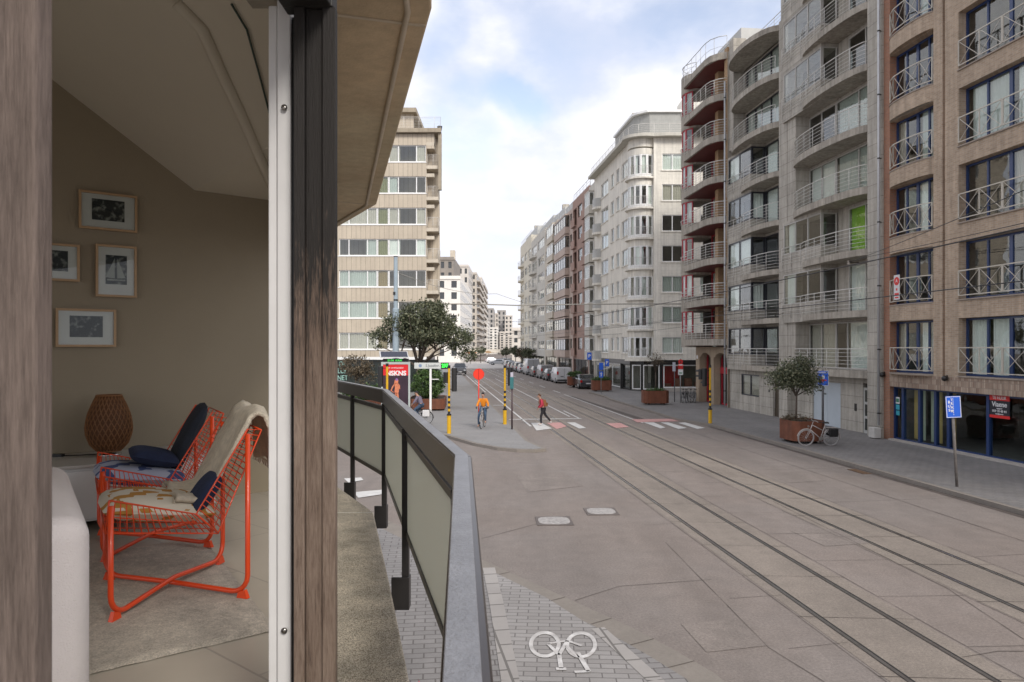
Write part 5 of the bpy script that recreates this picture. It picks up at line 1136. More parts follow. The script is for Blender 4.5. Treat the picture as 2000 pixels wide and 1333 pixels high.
b.build('shop_window', shopglass, t)
t2 = thing('shop_sign', 'pale green stacked lettering on the dark shop front of the beige building', 'sign', (XE+ex(667)+.1, YE-.02, 1.9))
pg = mat('pale_green_letters', (.30, .50, .44), .5, .05)
for k, s_ in enumerate(('DE', 'LUR', 'NET')): text(s_, .62, (.0, 0, .75-.62*k), (R(90), 0, 0), pg, t2, sx=.8, bold=.004)
pt = thing('roof_plant', 'dark potted plant at the corner of the left building roof terrace', 'plant', (XE+ex(858), YE+.4, HE))
b = MB(); b.lathe([(.16, 0), (.24, .4)], n=12); b.build('pot', dark, pt, smooth=True)
# ================================================================ far end of the street
fw = mat('bright_white_facade', (.74, .71, .66), .85, .06, .2, 0, streak=.08); fg = mat('far_grey_facade', (.36, .34, .32), .85, .12, .2, 0); fgl = mat('far_pale_facade', (.58, .54, .49), .85, .1, .2, 0); fwin = mat('far_dark_glass', (.06, .065, .07), .15, .2)
def far(label, pxl, pxr, Yd, ytop, m_, dep=25, nf=8, ncol=2, side=True, roofm=None, skew=.0, bal=False):
    x0, x1 = (pxl-1000)/F*Yd, (pxr-1000)/F*Yd; H = EYE+(HOR-ytop)/F*Yd; t = thing('apartment_building', label, 'building', (x0, Yd, 0), R(skew)); w_ = x1-x0
    b = MB(); hs = []; fh = H/(nf+.6)
    for k in range(nf):
        for j in range(ncol):
            c = w_*(j+.5)/ncol; hs.append((c-w_*.22/ncol, c+w_*.22/ncol, fh*(k+1)-fh*.45, fh*(k+1)+fh*.15))
    holes(b, 0, w_, 0, H, 0, .3, hs); b.box(0, .3, .3, dep, 0, H); b.box(.3, w_-.3, .3, dep, H-.3, H-.01); b.box(w_-.3, w_, .3, dep, 0, H); b.build('wall', m_, t)
    b = MB(); b.box(.3, w_-.3, .30, .4, .2, H-.4); b.build('window_glass', fwin, t)
    if side:
        b = MB(); n = int(dep/5)
        for k in range(nf):
            for j in range(n): y_ = dep*(j+.5)/n; b.box(w_, w_+.03, y_-1.0, y_+1.0, fh*(k+1)-fh*.45, fh*(k+1)+fh*.12)
        b.build('side_window', fwin, t)
        if bal:
            b = MB()
            for k in range(nf): b.box(w_, w_+1.4, 1, dep-1, fh*(k+1)-fh*.75, fh*(k+1)-fh*.62); b.box(w_+1.3, w_+1.4, 1, dep-1, fh*(k+1)-fh*.62, fh*(k+1)-fh*.3)
            b.build('balcony', m_, t)
    b = MB(); b.box(-.2, w_+.2, -.3, .0, H-1.0, H-.5); b.build('cornice', m_, t); return t
far('white ornate building with cornice at the far left of the street, behind the tree', 850, 899, 205, 539, fw, 60, 7, 2)
t = far('dark steep roofed building rising behind the white one', 857, 886, 232, 502, mat('dark_mansard', (.24, .215, .19), .85, .15, .3), 30, 9, 2, False)
b = MB()
for x_ in (-1.5, 3.5): b.box(x_, x_+1.6, 2, 4, 33, 36)
b.build('chimney', bei, t)
far('tall pale block beside the dark roofed building', 884, 915, 300, 517, fgl, 60, 10, 3, True)
far('pale block with stacked side balconies, end of the near left cluster', 905, 931, 335, 532, mat('far_brown_facade', (.50, .46, .41), .85, .1, .2), 60, 12, 2, True, bal=True)
far('slim balcony block before the grey far tower', 926, 941, 380, 541, fgl, 60, 12, 2, True, bal=True)
for i, (a, c, Yd, yt, m_, lb) in enumerate(((948, 964, 520, 602, fg, 'plain grey far tower at the end of the street'), (963, 973, 560, 612, fgl, 'pale far block right of the grey tower'), (971, 988, 640, 606, fg, 'grey far block with a higher roof box'), (986, 1001, 600, 616, fgl, 'pale far block near the end of the right row'), (955, 972, 470, 640, fw, 'low white far building in front of the grey tower'), (976, 994, 480, 648, fgl, 'low pale far building in the middle of the street end'), (992, 1012, 430, 655, fgl, 'low pale far building close to the right row'), (938, 952, 420, 625, fw, 'narrow white far building beside the balcony block'))):
    far(lb, a, c, Yd, yt, m_, 40, 9, 2, True, skew=0)
# building of the right row after the square
far('pale building beyond the square on the right, partly behind the row', 1000, 1060, 222, 640, fgl, 60, 4, 4, False)
# ================================================================ street furniture
yell = mat('signal_yellow', (.62, .36, .01), .45, .08, 5); blk = mat('signal_black', (.012, .012, .013), .45, .1)
lensm = mat('dark_lens', (.03, .02, .02), .2)
def tpole(label, base, top, zb, zs, heads, r=.055):
    t = thing('traffic_light', label, 'traffic light', tuple(base), 0, 'yellow and black traffic light poles')
    b = MB(); b.lathe([(r*1.75, 0), (r*1.75, zb), (r*1.9, zb+.01), (r*1.9, zb+.05)], n=14); b.build('foot', yell, t, smooth=False)
    b = MB(); b.lathe([(r*1.92, zb+.0501), (r*1.92, zb+.13)], n=14); b.build('collar', blk, t); n = 7
    b = MB(); b.lathe([(r*.9, zb), (r*.9, top)], n=12); pol = b.build('pole', yell, t)
    for k in range(n):
        a, c = zb+.13+(zs-zb-.13)*k/n, zb+.13+(zs-zb-.13)*(k+1)/n; b = MB(); b.lathe([(r, a), (r, c-.001)], n=12); b.build('yellow_band' if k % 2 else 'black_band', yell if k % 2 else blk, pol)
    b = MB(); b.lathe([(r*.997, zs), (r*.997, top-.02)], n=12); b.build('yellow_sleeve', yell, pol)
    b = MB(); b.lathe([(r*1.2, top-.019), (r*1.2, top+.12)], n=12); b.build('cap', blk, t)
    for (dx_, dy_, z, hh_, n_, a) in heads:   # housing beside the pole, lenses looking away from the window
        b = MB(); b.prism([(-.12, .10), (-.12, -.03), (-.07, -.09), (.07, -.09), (.12, -.03), (.12, .10)], 0, hh_)
        h = b.build('signal_head', blk, t, bevel=.02); h.location = (dx_, dy_, z); h.rotation_euler = (0, 0, a)
        for k in range(n_):
            b = MB(); v = MB()
            zc_ = hh_*(k+.5)/n_; b.lathe([(.085, .105), (.085, .1)], (0, 0, zc_), 14, 'y')
            for q in range(9): a1, a2 = R(0+q*20), R(20+q*20); v.add([(.1*math.cos(a1), .1, zc_+.1*math.sin(a1)), (.1*math.cos(a2), .1, zc_+.1*math.sin(a2)), (.1*math.cos(a2), .27, zc_+.1*math.sin(a2)), (.1*math.cos(a1), .27, zc_+.1*math.sin(a1))], [(0, 1, 2, 3)])
            b.build('lens', lensm, h); v.build('visor', blk, h)
        b = MB(); b.bar((0, 0, z+.1), (dx_, dy_, z+.1), .03); b.bar((0, 0, z+hh_-.1), (dx_, dy_, z+hh_-.1), .03); b.build('bracket', blk, t)
PB = lambda px, py, z=.124: G(px, py, z)
tpole('yellow and black traffic light pole left of the cyclist in the orange jacket', PB(877, 847), 3.05, .78, 1.75, [(.24, .05, 1.95, 1.1, 3, .2), (-.16, .05, 2.35, .5, 1, -.5)])
tpole('yellow and black traffic light pole between the cyclist and the walking person', PB(986, 829), 2.95, .68, 1.75, [(.27, .05, 2.0, .95, 3, -.1)])
tpole('yellow and black traffic light pole on the right pavement near the crimson framed building', PB(1387, 827), 2.95, .66, 1.75, [(-.27, .0, 1.95, .95, 3, .3), (-.42, .25, 2.3, .55, 2, .9)])
p = PB(756, 850); tpole('yellow traffic light pole standing in front of the red poster', p, 3.15, .7, 1.3, [(-.30, .0, 2.2, .95, 3, .2)])
t = thing('push_button_post', 'thin dark post with a teal box beside the tip of the left pavement', 'post', tuple(PB(1000, 839)))
b = MB(); b.lathe([(.045, 0), (.04, 2.1)], n=10); b.build('pole', mat('dark_brown_post', (.07, .045, .05), .5, .1), t, smooth=True); b = MB(); b.box(-.10, .08, -.1, .08, 1.98, 2.55); b.build('box', mat('teal_box', (.03, .14, .15), .5, .1), t, bevel=.015); b = MB(); b.box(-.08, .06, -.08, .06, 2.55, 2.78); b.build('cap', mat('pale_lilac_cap', (.45, .43, .5), .5), t, bevel=.02)
def post_sign(name, label, base, h, r=.03, m=None):
    t = thing(name, label, 'sign', tuple(base)); b = MB(); b.lathe([(r, 0), (r, h)], n=10); b.build('post', m or mat('grey_post', (.30, .31, .31), .5, .1, metal=.3), t, smooth=True); return t
blue = mat('sign_blue', (.01, .11, .62), .45, .04); sred = mat('fluorescent_red', (.85, .04, .015), .45, .05)
b_ = PB(935, 806); t = post_sign('round_road_sign', 'round plain red sign on a red post behind the cyclist in orange', b_, 2.35, .035, sred)
b = MB(); b.lathe([(.345, -.03), (.345, -.045)], (0, 0, 2.36), 28, 'y'); b.build('disc', sred, t); b = MB(); b.tube([(.33*math.cos(k*math.pi/14), -.046, 2.36+.33*math.sin(k*math.pi/14)) for k in range(28)], .012, 5, closed=True); b.box(-.035, .035, -.055, -.046, 2.05, 2.68); b.build('rim', mat('deep_red', (.55, .02, .012), .5, .05), t)
# bus and tram sign
b_ = PB(1869, 951); t = post_sign('bus_tram_sign', 'tilted blue bus and tram sign on a worn post before the brick building', b_, 2.05, .04, mat('worn_grey_post', (.14, .125, .115), .7, .35, 8))
t.rotation_euler = (0, R(-3.0), R(-8))
b = MB(); b.box(-.20, .20, -.065, -.045, 1.98, 2.60); b.build('panel', blue, t, bevel=.004)
wt = textw; b = MB()
for (x0, x1, z0, z1) in ((-.195, .195, 1.99, 2.005), (-.195, .195, 2.575, 2.59), (-.195, -.18, 2.0, 2.58), (.18, .195, 2.0, 2.58)): b.box(x0, x1, -.069, -.0655, z0, z1)
for k in range(9): b.box(-.012, .002, -.069, -.0655, 2.06+k*.055, 2.09+k*.055)
b.build('white_lines', wt, t)
for k, c in enumerate('BUS'): text(c, .105, (-.115, -.07, 2.43-k*.115), (R(90), 0, 0), wt, t, bold=.003)
for k, c in enumerate('TRAM'): text(c, .10, (-.045, -.07, 2.49-k*.105), (R(90), 0, 0), wt, t, bold=.003, sx=.8)
# dead-end sign
b_ = PB(1607, 853); t = post_sign('blue_road_sign', 'blue sign with white and red symbol beside the small olive tree', b_, 3.0, .05, mat('dark_grey_post', (.10, .10, .105), .5, .1)); t.rotation_euler = (0, 0, R(-12))
b = MB(); b.box(-.23, .23, -.075, -.055, 2.28, 2.95); b.build('panel', blue, t, bevel=.004)
b = MB()
for (x0, x1, z0, z1) in ((-.225, .225, 2.285, 2.30), (-.225, .225, 2.93, 2.945), (-.225, -.21, 2.3, 2.93), (.21, .225, 2.3, 2.93), (-.19, .19, 2.85, 2.88), (-.02, .02, 2.42, 2.76), (-.06, .06, 2.60, 2.70)): b.box(x0, x1, -.079, -.0755, z0, z1)
b.add([(-.06, -.078, 2.70), (.06, -.078, 2.70), (0, -.078, 2.80)], [(0, 1, 2)]); b.build('white_symbol', wt, t)
b = MB(); b.box(-.14, -.03, -.08, -.0755, 2.50, 2.56); b.box(.03, .14, -.08, -.0755, 2.50, 2.56); b.box(-.03, .03, -.082, -.0795, 2.46, 2.58); b.build('red_symbol', MATS['sign_red'], t)
# round sign stack at the side street
b_ = PB(1329, 787); t = post_sign('no_entry_sign', 'red round road sign stacked over red and white plates near the parked bicycles', b_, 3.2, .035)
b = MB(); b.lathe([(.17, -.04), (.17, -.055)], (0, 0, 2.98), 20, 'y'); b.build('disc', MATS['sign_red'], t); b = MB(); b.add([(-.05, -.057, 2.9), (.05, -.057, 2.9), (.0, -.057, 3.07)], [(0, 1, 2)]); b.build('arrow', blk, t)
b = MB(); b.box(-.18, .18, -.055, -.04, 2.45, 2.82); b.build('red_plate', MATS['sign_red'], t); b = MB(); b.box(-.15, .15, -.06, -.0555, 2.70, 2.78); b.box(-.18, .18, -.055, -.04, 2.02, 2.42); b.build('white_plate', wt, t)
b = MB(); b.box(-.11, .11, -.06, -.0555, 2.12, 2.2); b.build('plate_symbol', mat('sign_green', (.03, .25, .12), .5), t)
b_ = PB(1317.5, 785); t = post_sign('parking_meter_sign', 'narrow pale grey sign plate on a dark post left of the no entry sign', b_, 2.9, .035, MATS['dark_grey_post'])
b = MB(); b.box(-.16, .06, -.06, -.045, 2.25, 2.92); b.build('panel', mat('pale_grey_plate', (.50, .52, .58), .4, .05), t)
for (px, py0, py1, Yb, lab) in ((1151, 689, 703, 66, 'higher blue parking sign on a cream post before the rose brick building'), (1185.5, 702, 716, 68, 'lower blue parking sign right of the blue pole sign')):
    q = at(px, (py0+py1)/2, Yb); t = post_sign('parking_sign', lab, (q.x+(.45 if px < 1160 else 0), q.y, .12), q.z-.12+.3, .03, mat('cream_post', (.5, .47, .4), .5)); z_ = q.z-.12; x_ = -.45 if px < 1160 else 0
    b = MB(); b.box(x_-.2, x_+.2, -.055, -.04, z_-.33, z_+.33); b.build('panel', blue, t); text('P', .42, (x_, -.06, z_), (R(90), 0, 0), wt, t, bold=.01)
q = PB(1174, 770); t = post_sign('blue_road_sign', 'two blue plates on one pole standing in the second rusty planter', (q.x, q.y, .12), 3.4, .03)
z1_ = 4.1+(680-719)/F*q.y; b = MB(); b.box(-.18, .18, -.05, -.035, z1_-.3, z1_+.32); b.box(-.18, .18, -.05, -.035, z1_-.95, z1_-.42); b.build('panel', blue, t); b = MB(); b.box(-.03, .03, -.055, -.0505, z1_-.85, z1_-.52); b.box(-.08, .08, -.055, -.0505, z1_-.62, z1_-.56); b.build('white_symbol', wt, t)
# poster stand
pw_, py_b = 1.62, 40.0; x0 = (745-1000)/F*py_b; t = thing('poster_stand', 'tall advertising stand with a red dance show poster and solar panel on top', 'advertising stand', (x0+.8, py_b, .12), R(3))
fm_ = mat('pale_grey_aluminium', (.45, .50, .48), .4, .08, metal=.2)
b = MB(); b.box(-.8, -.70, -.1, .1, 0, 3.2); b.box(.70, .8, -.1, .1, 0, 3.2); b.box(-.70, .70, -.1, .1, 3.06, 3.2); b.box(-.70, .70, -.1, .1, 0, .45); b.build('frame', fm_, t, bevel=.01)
b = MB(); b.box(-.70, .70, -.07, .0, .45, 2.45); b.build('poster', mat('dark_poster_print', (.035, .018, .03), .35, .3, 1.5), t); b = MB(); b.box(-.70, .70, -.07, .0, 2.45, 3.06); b.build('poster_band', mat('poster_red', (.62, .015, .02), .35, .06), t)
text('NSKNS', .36, (.02, -.075, 2.56), (R(90), 0, 0), wt, t, bold=.012); text('VR 14 DECEMBER', .115, (.0, -.075, 2.86), (R(90), 0, 0), wt, t)
skinm = mat('poster_dancer', (.62, .20, .10), .5, .3, 6); b = MB()
for pts, r0, r1 in (([(.05, 2.2), (.02, 2.0), (.08, 1.75), (.05, 1.5)], .10, .12), ([(.05, 1.5), (.12, 1.2), (.0, .95), (-.1, .7)], .09, .03), ([(.05, 1.5), (-.02, 1.2), (-.1, 1.0)], .07, .03), ([(.03, 2.05), (-.15, 1.85), (-.25, 1.6), (-.1, 1.5)], .045, .03), ([(.05, 2.05), (.2, 1.9), (.22, 1.7)], .045, .03)):
    v = []; n = len(pts)
    for i, (x, z) in enumerate(pts):
        w_ = r0+(r1-r0)*i/(n-1); v += [(x-w_, -.0745, z), (x+w_, -.0745, z)]
    b.add(v, [(2*i, 2*i+1, 2*i+3, 2*i+2) for i in range(n-1)])
b.build('dancer_figure', skinm, t); b = MB(); b.lathe([(.07, -.0765), (.07, -.0745)], (.06, 0, 2.22), 14, 'y'); b.build('dancer_head', mat('violet_print', (.25, .12, .35), .5, .2, 5), t)
b = MB(); b.box(-.70, .72, -.09, .1, 3.2, 3.38); b.build('display_box', blk, t); text('21:04  KAAI', .16, (-.05, -.095, 3.28), (R(90), 0, 0), emit('led_green', (.05, .6, .08), 1.2), t)
b = MB(); b.add([(-.82, -.35, 3.42), (.75, -.35, 3.42), (.6, .45, 3.75), (-.98, .45, 3.75), (-.82, -.35, 3.46), (.75, -.35, 3.46), (.6, .45, 3.79), (-.98, .45, 3.79)], [(0, 3, 2, 1), (4, 5, 6, 7), (0, 1, 5, 4), (1, 2, 6, 5), (2, 3, 7, 6), (3, 0, 4, 7)]); b.build('solar_frame', mat('pale_metal_trim', (.55, .55, .55), .4), t)
b = MB(); b.add([(-.77, -.31, 3.481), (.70, -.31, 3.481), (.57, .41, 3.778), (-.90, .41, 3.778)], [(0, 1, 2, 3)]); b.build('solar_cells', mat('solar_cells', (.03, .03, .045), .15, .1, metal=.3), t)
b = MB(); b.box(-.05, .05, -.05, .05, 3.38, 3.5); b.build('mast', fm_, t)
# guide sign
b_ = PB(841, 808); t = thing('direction_sign', 'white street finger board with a green number display on a white post', 'sign', tuple(b_))
b = MB(); b.box(-.06, .06, -.05, .05, 0, 2.72); b.build('post', white, t); b = MB(); b.box(-.98, .62, -.06, .04, 2.72, 3.08); b.build('board', mat('off_white_board', (.55, .57, .55), .5, .06), t); b = MB(); b.box(.64, 1.10, -.07, .05, 2.70, 3.08); b.build('display', blk, t)
text('297', .30, (.87, -.075, 2.89), (R(90), 0, 0), emit('display_green', (.03, .75, .05), 1.6), t, bold=.01, sx=.85); text('S.Jozefstr.', .22, (.14, -.065, 2.9), (R(90), 0, 0), mat('grey_letters', (.12, .13, .15), .5), t)
b = MB(); b.lathe([(.10, -.064), (.10, -.061)], (-.62, 0, 2.9), 16, 'y'); b.build('symbol', mat('grey_blue', (.2, .27, .4), .5), t); b = MB(); b.box(.06, .5, -.02, .02, 2.05, 2.1); b.build('arm', white, t)
# catenary mast
q = at(773, 700, 49); t = thing('catenary_mast', 'tall pale blue grey tram mast rising through the tree on the left', 'mast', (q.x, q.y, .12)); mm = mat('pale_blue_steel', (.30, .37, .42), .5, .08)
b = MB(); b.lathe([(.22, 0), (.22, 6.6), (.21, 6.65), (.145, 6.7), (.13, 10.2)], n=16); b.build('pole', mm, t, smooth=False); b = MB(); b.lathe([(.15, 10.2), (.15, 10.25)], n=14); b.lathe([(.16, 7.2), (.16, 7.3)], n=14); b.box(-.16, -.0, -.2, -.1, 7.6, 7.8); b.build('collar', dark, t)
# overhead wires
wirem = mat('black_wire', (.02, .02, .022), .5); cablem = mat('pale_cable', (.33, .31, .27), .6, .1)
def wire(label, pts, r, m, sag=0.0, name='overhead_wire'):
    P = []
    for a, c in zip(pts, pts[1:]):
        a = Vector(a); c = Vector(c)
        for i in range(12): u = i/12; k = a+(c-a)*u; k.z -= sag*4*u*(1-u); P.append(k)
    P.append(Vector(pts[-1])); b = MB(); b.tube([tuple(p) for p in P], r, 5); o = b.build(name, m, smooth=True); return tag(o, label, 'wire', 'overhead wires')
wire('lower contact wire over the right-hand tram track', [W(6, 9.6, 5.2), W(40, 9.6, 5.2), W(150, 9.6, 5.4)], .011, wirem)
wire('upper carrying wire over the right-hand tram track, fixed near the green blind', [W(6, 9.6, 6.15), W(38, 9.6, 6.05), W(80, 9.6, 6.3)], .014, wirem, .12)
q1 = at(1658, 513, 34.2); wire('steep span wire from the grey building with the green blind out over the street', [tuple(q1), tuple(at(2000, 372, 17.0))], .012, wirem, .05)
wire('short stay wire just above the steep span wire', [tuple(q1+Vector((0, 0, .05))), tuple(at(1690, 503, 31)), tuple(at(2000, 436, 20.0))], .012, wirem, .02)
t = thing('wire_anchor', 'small white insulator where the span wires meet the grey building', 'insulator', tuple(q1)); b = MB(); b.lathe([(.05, -.1), (.09, -.05), (.05, 0), (.09, .05), (.05, .1)], n=12); b.build('insulator', mat('porcelain', (.6, .55, .5), .3), t, smooth=True); b = MB(); b.bar((0, 0, 0), (.9, .5, .05), .03); b.build('hook', dark, t)
wire('thick pale cross cable running from the blue mast to the right-hand buildings', [(q.x, q.y, 7.25), tuple(at(825, 594, 50)), tuple(at(1010, 597, 55)), tuple(at(1338, 594, 56.5))], .045, cablem, -.04)
wire('thin cross cable hung above the thick one near the mast', [(q.x, q.y, 9.3), tuple(at(970, 574, 70)), tuple(at(1160, 612, 84))], .02, cablem, .5)
wire('contact wire over the left-hand tram track in the distance', [W(52, 6.3, 5.3), W(150, 6.3, 5.4)], .02, wirem)
wire('distant span wire over the street before the square', [W(95, 3.9, 8.0), W(95, 18.0, 8.0)], .02, wirem, .4)
for i in range(2): wire('thin electric wire crossing the front of the cream corner building' if i else 'second thin electric wire, lower across the cream corner building', [tuple(at(1160, 655+i*16-16, 80)), tuple(at(1420, 625+i*18-18, 47)), tuple(at(1530, 612+i*22-22, 38))], .012, wirem, .2)
# ================================================================ plants
def leaves(blobs, n, size, seed, clump=.35, per=26, flat=.8):
    rg_ = np.random.default_rng(seed); V_ = []; vol = np.array([b_[1][0]*b_[1][1]*b_[1][2] for b_ in blobs]); pr_b = vol/vol.sum(); nc = max(1, n//per)
    which = rg_.choice(len(blobs), nc, p=pr_b); d = rg_.normal(size=(nc, 3)); d /= np.linalg.norm(d, axis=1)[:, None]; rad = rg_.uniform(.35, 1.0, nc)**.5
    c = np.array([blobs[w_][0] for w_ in which])+d*rad[:, None]*np.array([blobs[w_][1] for w_ in which])
    cl_ = clump*rg_.uniform(.5, 1.3, nc); ctr_ = np.repeat(c, per, 0); m = len(ctr_)
    pos = ctr_+rg_.normal(size=(m, 3))*np.repeat(cl_, per)[:, None]*np.array([.6, .6, .42])
    a = rg_.normal(size=(m, 3)); a /= np.linalg.norm(a, axis=1)[:, None]; b2 = np.cross(a, rg_.normal(size=(m, 3))); b2 /= np.linalg.norm(b2, axis=1)[:, None]
    s = size*rg_.uniform(.6, 1.4, m)[:, None]
    v = np.stack([pos-a*s, pos+b2*s*.45, pos+a*s, pos-b2*s*.45], 1).reshape(-1, 3)
    return v, c
def leafobj(name, m, parent, v):
    n = len(v)//4; me = bpy.data.meshes.new(name); me.vertices.add(len(v)); me.vertices.foreach_set('co', v.astype(np.float32).ravel()); me.loops.add(n*4); me.loops.foreach_set('vertex_index', np.arange(n*4, dtype=np.int32)); me.polygons.add(n); me.polygons.foreach_set('loop_start', np.arange(0, n*4, 4, dtype=np.int32)); me.update(calc_edges=True); me.materials.append(m); me.validate()
    o = bpy.data.objects.new(name, me); return link(o, parent)
def leafmat(name, c1, c2, c3):
    m = bpy.data.materials.new(name); m.use_nodes = True; t = m.node_tree; b = t.nodes['Principled BSDF']; b.inputs['Roughness'].default_value = .55
    g = N(t, 'ShaderNodeNewGeometry'); r = N(t, 'ShaderNodeValToRGB'); e = r.color_ramp.elements; e[0].color = (*c1, 1); e[1].color = (*c3, 1); k = e.new(.5); k.color = (*c2, 1)
    Lk(t, g.outputs['Random Per Island'], r.inputs[0]); Lk(t, r.outputs[0], b.inputs['Base Color']); return m
olive = leafmat('olive_leaves', (.032, .042, .02), (.075, .09, .045), (.19, .19, .115)); green = leafmat('hedge_leaves', (.02, .05, .012), (.05, .10, .02), (.10, .16, .04)); browny = leafmat('dry_brown_leaves', (.05, .04, .025), (.10, .075, .045), (.16, .12, .07)); bark = mat('bark', (.09, .07, .055), .9, .3, 8, .5, 60)
def tree(label, base, h, blobs, n, size, seed, lm=olive, r=.1, group=None, forks=5, name='tree', trunk_top=.45):
    t = thing(name, label, 'tree', tuple(base), 0, group); v, c = leaves(blobs, n, size, seed); leafobj('crown', lm, t, v); b = MB(); rn = random.Random(seed); top = h*trunk_top
    b.tube([(0, 0, 0), (.03*h*rn.uniform(-1, 1), 0, top*.5), (.02*h*rn.uniform(-1, 1), 0, top)], r, 8, r1=r*.75)
    for k in range(forks):
        e = c[rn.randrange(len(c))]; m_ = (e[0]*.45+rn.uniform(-.15, .15), e[1]*.45, top+(e[2]-top)*.5); b.tube([(0, 0, top*.9), m_, tuple(e)], r*.55, 6, r1=r*.12)
        for _ in range(3):
            f_ = c[rn.randrange(len(c))]
            if math.dist(f_, e) < h*.45: b.tube([m_, tuple((np.array(m_)+f_)/2+rn.uniform(-.08, .08)), tuple(f_)], r*.25, 5, r1=r*.08)
    b.build('trunk', bark, t, smooth=True); return t
q = PB(812, 796); q.z = .12
tree('large dark olive tree spreading in front of the beige building, behind the poster', (q.x, q.y+1.5, .3), 7.4, [((.2, 0, 6.0), (1.5, 1.5, .9)), ((-2.3, .2, 4.7), (1.0, 1.0, .55)), ((-1.2, 0, 5.5), (1.1, 1.2, .7)), ((1.5, 0, 5.5), (1.2, 1.2, .8)), ((2.6, 0, 4.5), (1.1, 1.1, .8)), ((.4, 0, 4.7), (1.8, 1.6, .7)), ((3.3, .3, 3.4), (.7, .7, .6)), ((1.0, 0, 6.8), (.8, .8, .35)), ((-.3, 0, 6.7), (.5, .6, .3)), ((-2.9, 0, 4.0), (.5, .5, .35))], 17000, .09, 3, r=.17, forks=16, trunk_top=.36)
corten = mat('rusty_corten_steel', (.16, .055, .028), .8, .22, 2.5, .2, 30, streak=.25); soil = mat('dark_soil', (.05, .035, .025), .95, .3, 10)
def planter(label, c, w_, d_, h, rz, group='rusty steel street planters', ch=.25):
    t = thing('planter', label, 'planter', (c.x, c.y, .124), rz, group); k = ch; a, e = w_/2, d_/2
    P_ = [(-a+k, -e), (a-k, -e), (a, -e+k), (a, e-k), (a-k, e), (-a+k, e), (-a, e-k), (-a, -e+k)]
    b = MB(); b.prism(P_, .1, h-.08); b.build('box', corten, t, bevel=.01); s = .97; b = MB(); n = 8; I = [(x*.94, y*.94) for x, y in P_]
    b.add([(x, y, h-.08) for x, y in P_]+[(x, y, h) for x, y in P_]+[(x, y, h) for x, y in I]+[(x, y, h-.079) for x, y in I], [(i, (i+1) % n, n+(i+1) % n, n+i) for i in range(n)]+[(n+i, n+(i+1) % n, 2*n+(i+1) % n, 2*n+i) for i in range(n)]+[(2*n+i, 2*n+(i+1) % n, 3*n+(i+1) % n, 3*n+i) for i in range(n)]); b.build('rim', corten, t)
    b = MB(); b.prism([(x*.93, y*.93) for x, y in P_], h-.2, h-.05); b.build('soil', soil, t)
    b = MB()
    for sx_ in (-1, 1):
        for sy_ in (-1, 1): b.box(sx_*a*.6-.08, sx_*a*.6+.08, sy_*e*.6-.08, sy_*e*.6+.08, 0, .1)
    b.build('foot', dark, t); return t
def shrub(label, c, dims, n, size, seed, lm=green, name='shrub', group='shrubs in the planters', z0=1.0, cat='shrub'):
    t = thing(name, label, cat, (c.x, c.y, z0), 0, group); v, cc_ = leaves([((0, 0, dims[2]*.5), (dims[0]/2, dims[1]/2, dims[2]*.5))], n, size, seed, clump=.16); leafobj('foliage', lm, t, v)
    b = MB()
    for k in range(6): e = cc_[k % len(cc_)]; b.tube([(e[0]*.3, e[1]*.3, 0), tuple(e)], .015, 5, r1=.005)
    b.build('stem', bark, t); return t
pc = G(1566, 863, .12); pl1_ = planter('rusty planter holding a small olive tree, beside the leaning bicycle', pc, 1.55, 1.45, .93, RA)
tree('small round olive tree growing in the nearest rusty planter', (pc.x-.25, pc.y, 1.0), 2.8, [((0, 0, 1.95), (.65, .65, .45)), ((-.55, 0, 1.8), (.5, .5, .38)), ((.6, 0, 1.65), (.42, .45, .35)), ((.15, 0, 2.4), (.38, .4, .26)), ((-.3, 0, 2.3), (.3, .3, .22))], 6000, .055, 5, r=.05, forks=9, trunk_top=.42)
shrub('low weeds around the trunk in the nearest rusty planter', Vector((pc.x-.3, pc.y, 0)), (.9, .9, .22), 500, .04, 8, browny, z0=1.0)
pc2 = PB(1282, 791); pl2 = planter('rusty planter on the corner in front of the shop with white framed windows', pc2+Vector((0, .5, 0)), 1.8, 1.2, .98, R(2)); shrub('thin strip of green ground cover in the planter before the corner shop', Vector((pc2.x, pc2.y+.5, 0)), (1.5, .9, .16), 900, .045, 9, green, z0=1.05)
tree('thin nearly bare young tree in the planter before the corner shop', (pc2.x+.05, pc2.y+.5, 1.05), 2.9, [((0, 0, 2.3), (.7, .5, .4))], 400, .05, 10, browny, r=.05, forks=12, trunk_top=.5)
pc3 = PB(1176, 765); planter('rusty planter with a low hedge beside the parked dark saloon car', pc3+Vector((0, .6, 0)), 1.8, 1.3, 1.0, R(2)); shrub('low green hedge in the planter beside the dark saloon car', Vector((pc3.x, pc3.y+.6, 0)), (1.7, 1.2, .35), 2500, .06, 11, green, z0=1.05)
pc4 = PB(1124, 755); planter('rusty planter with a hedge behind the dark saloon car, by the white van', pc4+Vector((0, .6, 0)), 1.6, 1.3, 1.0, R(2)); shrub('dark hedge in the planter by the white van', Vector((pc4.x, pc4.y+.6, 0)), (1.6, 1.2, .6), 2000, .07, 12, green, z0=1.05)
for (px, py, w_, d_, lb, hd, hl) in ((830, 803, 2.3, 3.6, 'long rusty planter under the large olive tree, behind the white direction post', 2.0, 'tall green hedge under the large olive tree'), (700, 806, 2.6, 2.0, 'rusty planter with green shrubs behind the left end of the railing', .9, 'bushy green shrubs in the planter left of the poster'), (733, 800, 1.6, 1.6, 'small rusty planter directly left of the poster stand', .8, 'bright green shrub directly left of the poster stand')):
    c_ = PB(px, py)+Vector((0, d_/2, 0)); planter(lb, c_, w_, d_, .75, R(3)); shrub(hl, Vector((c_.x, c_.y, 0)), (w_*.95, d_*.9, hd), int(3500*hd), .07, px, green, z0=.80)
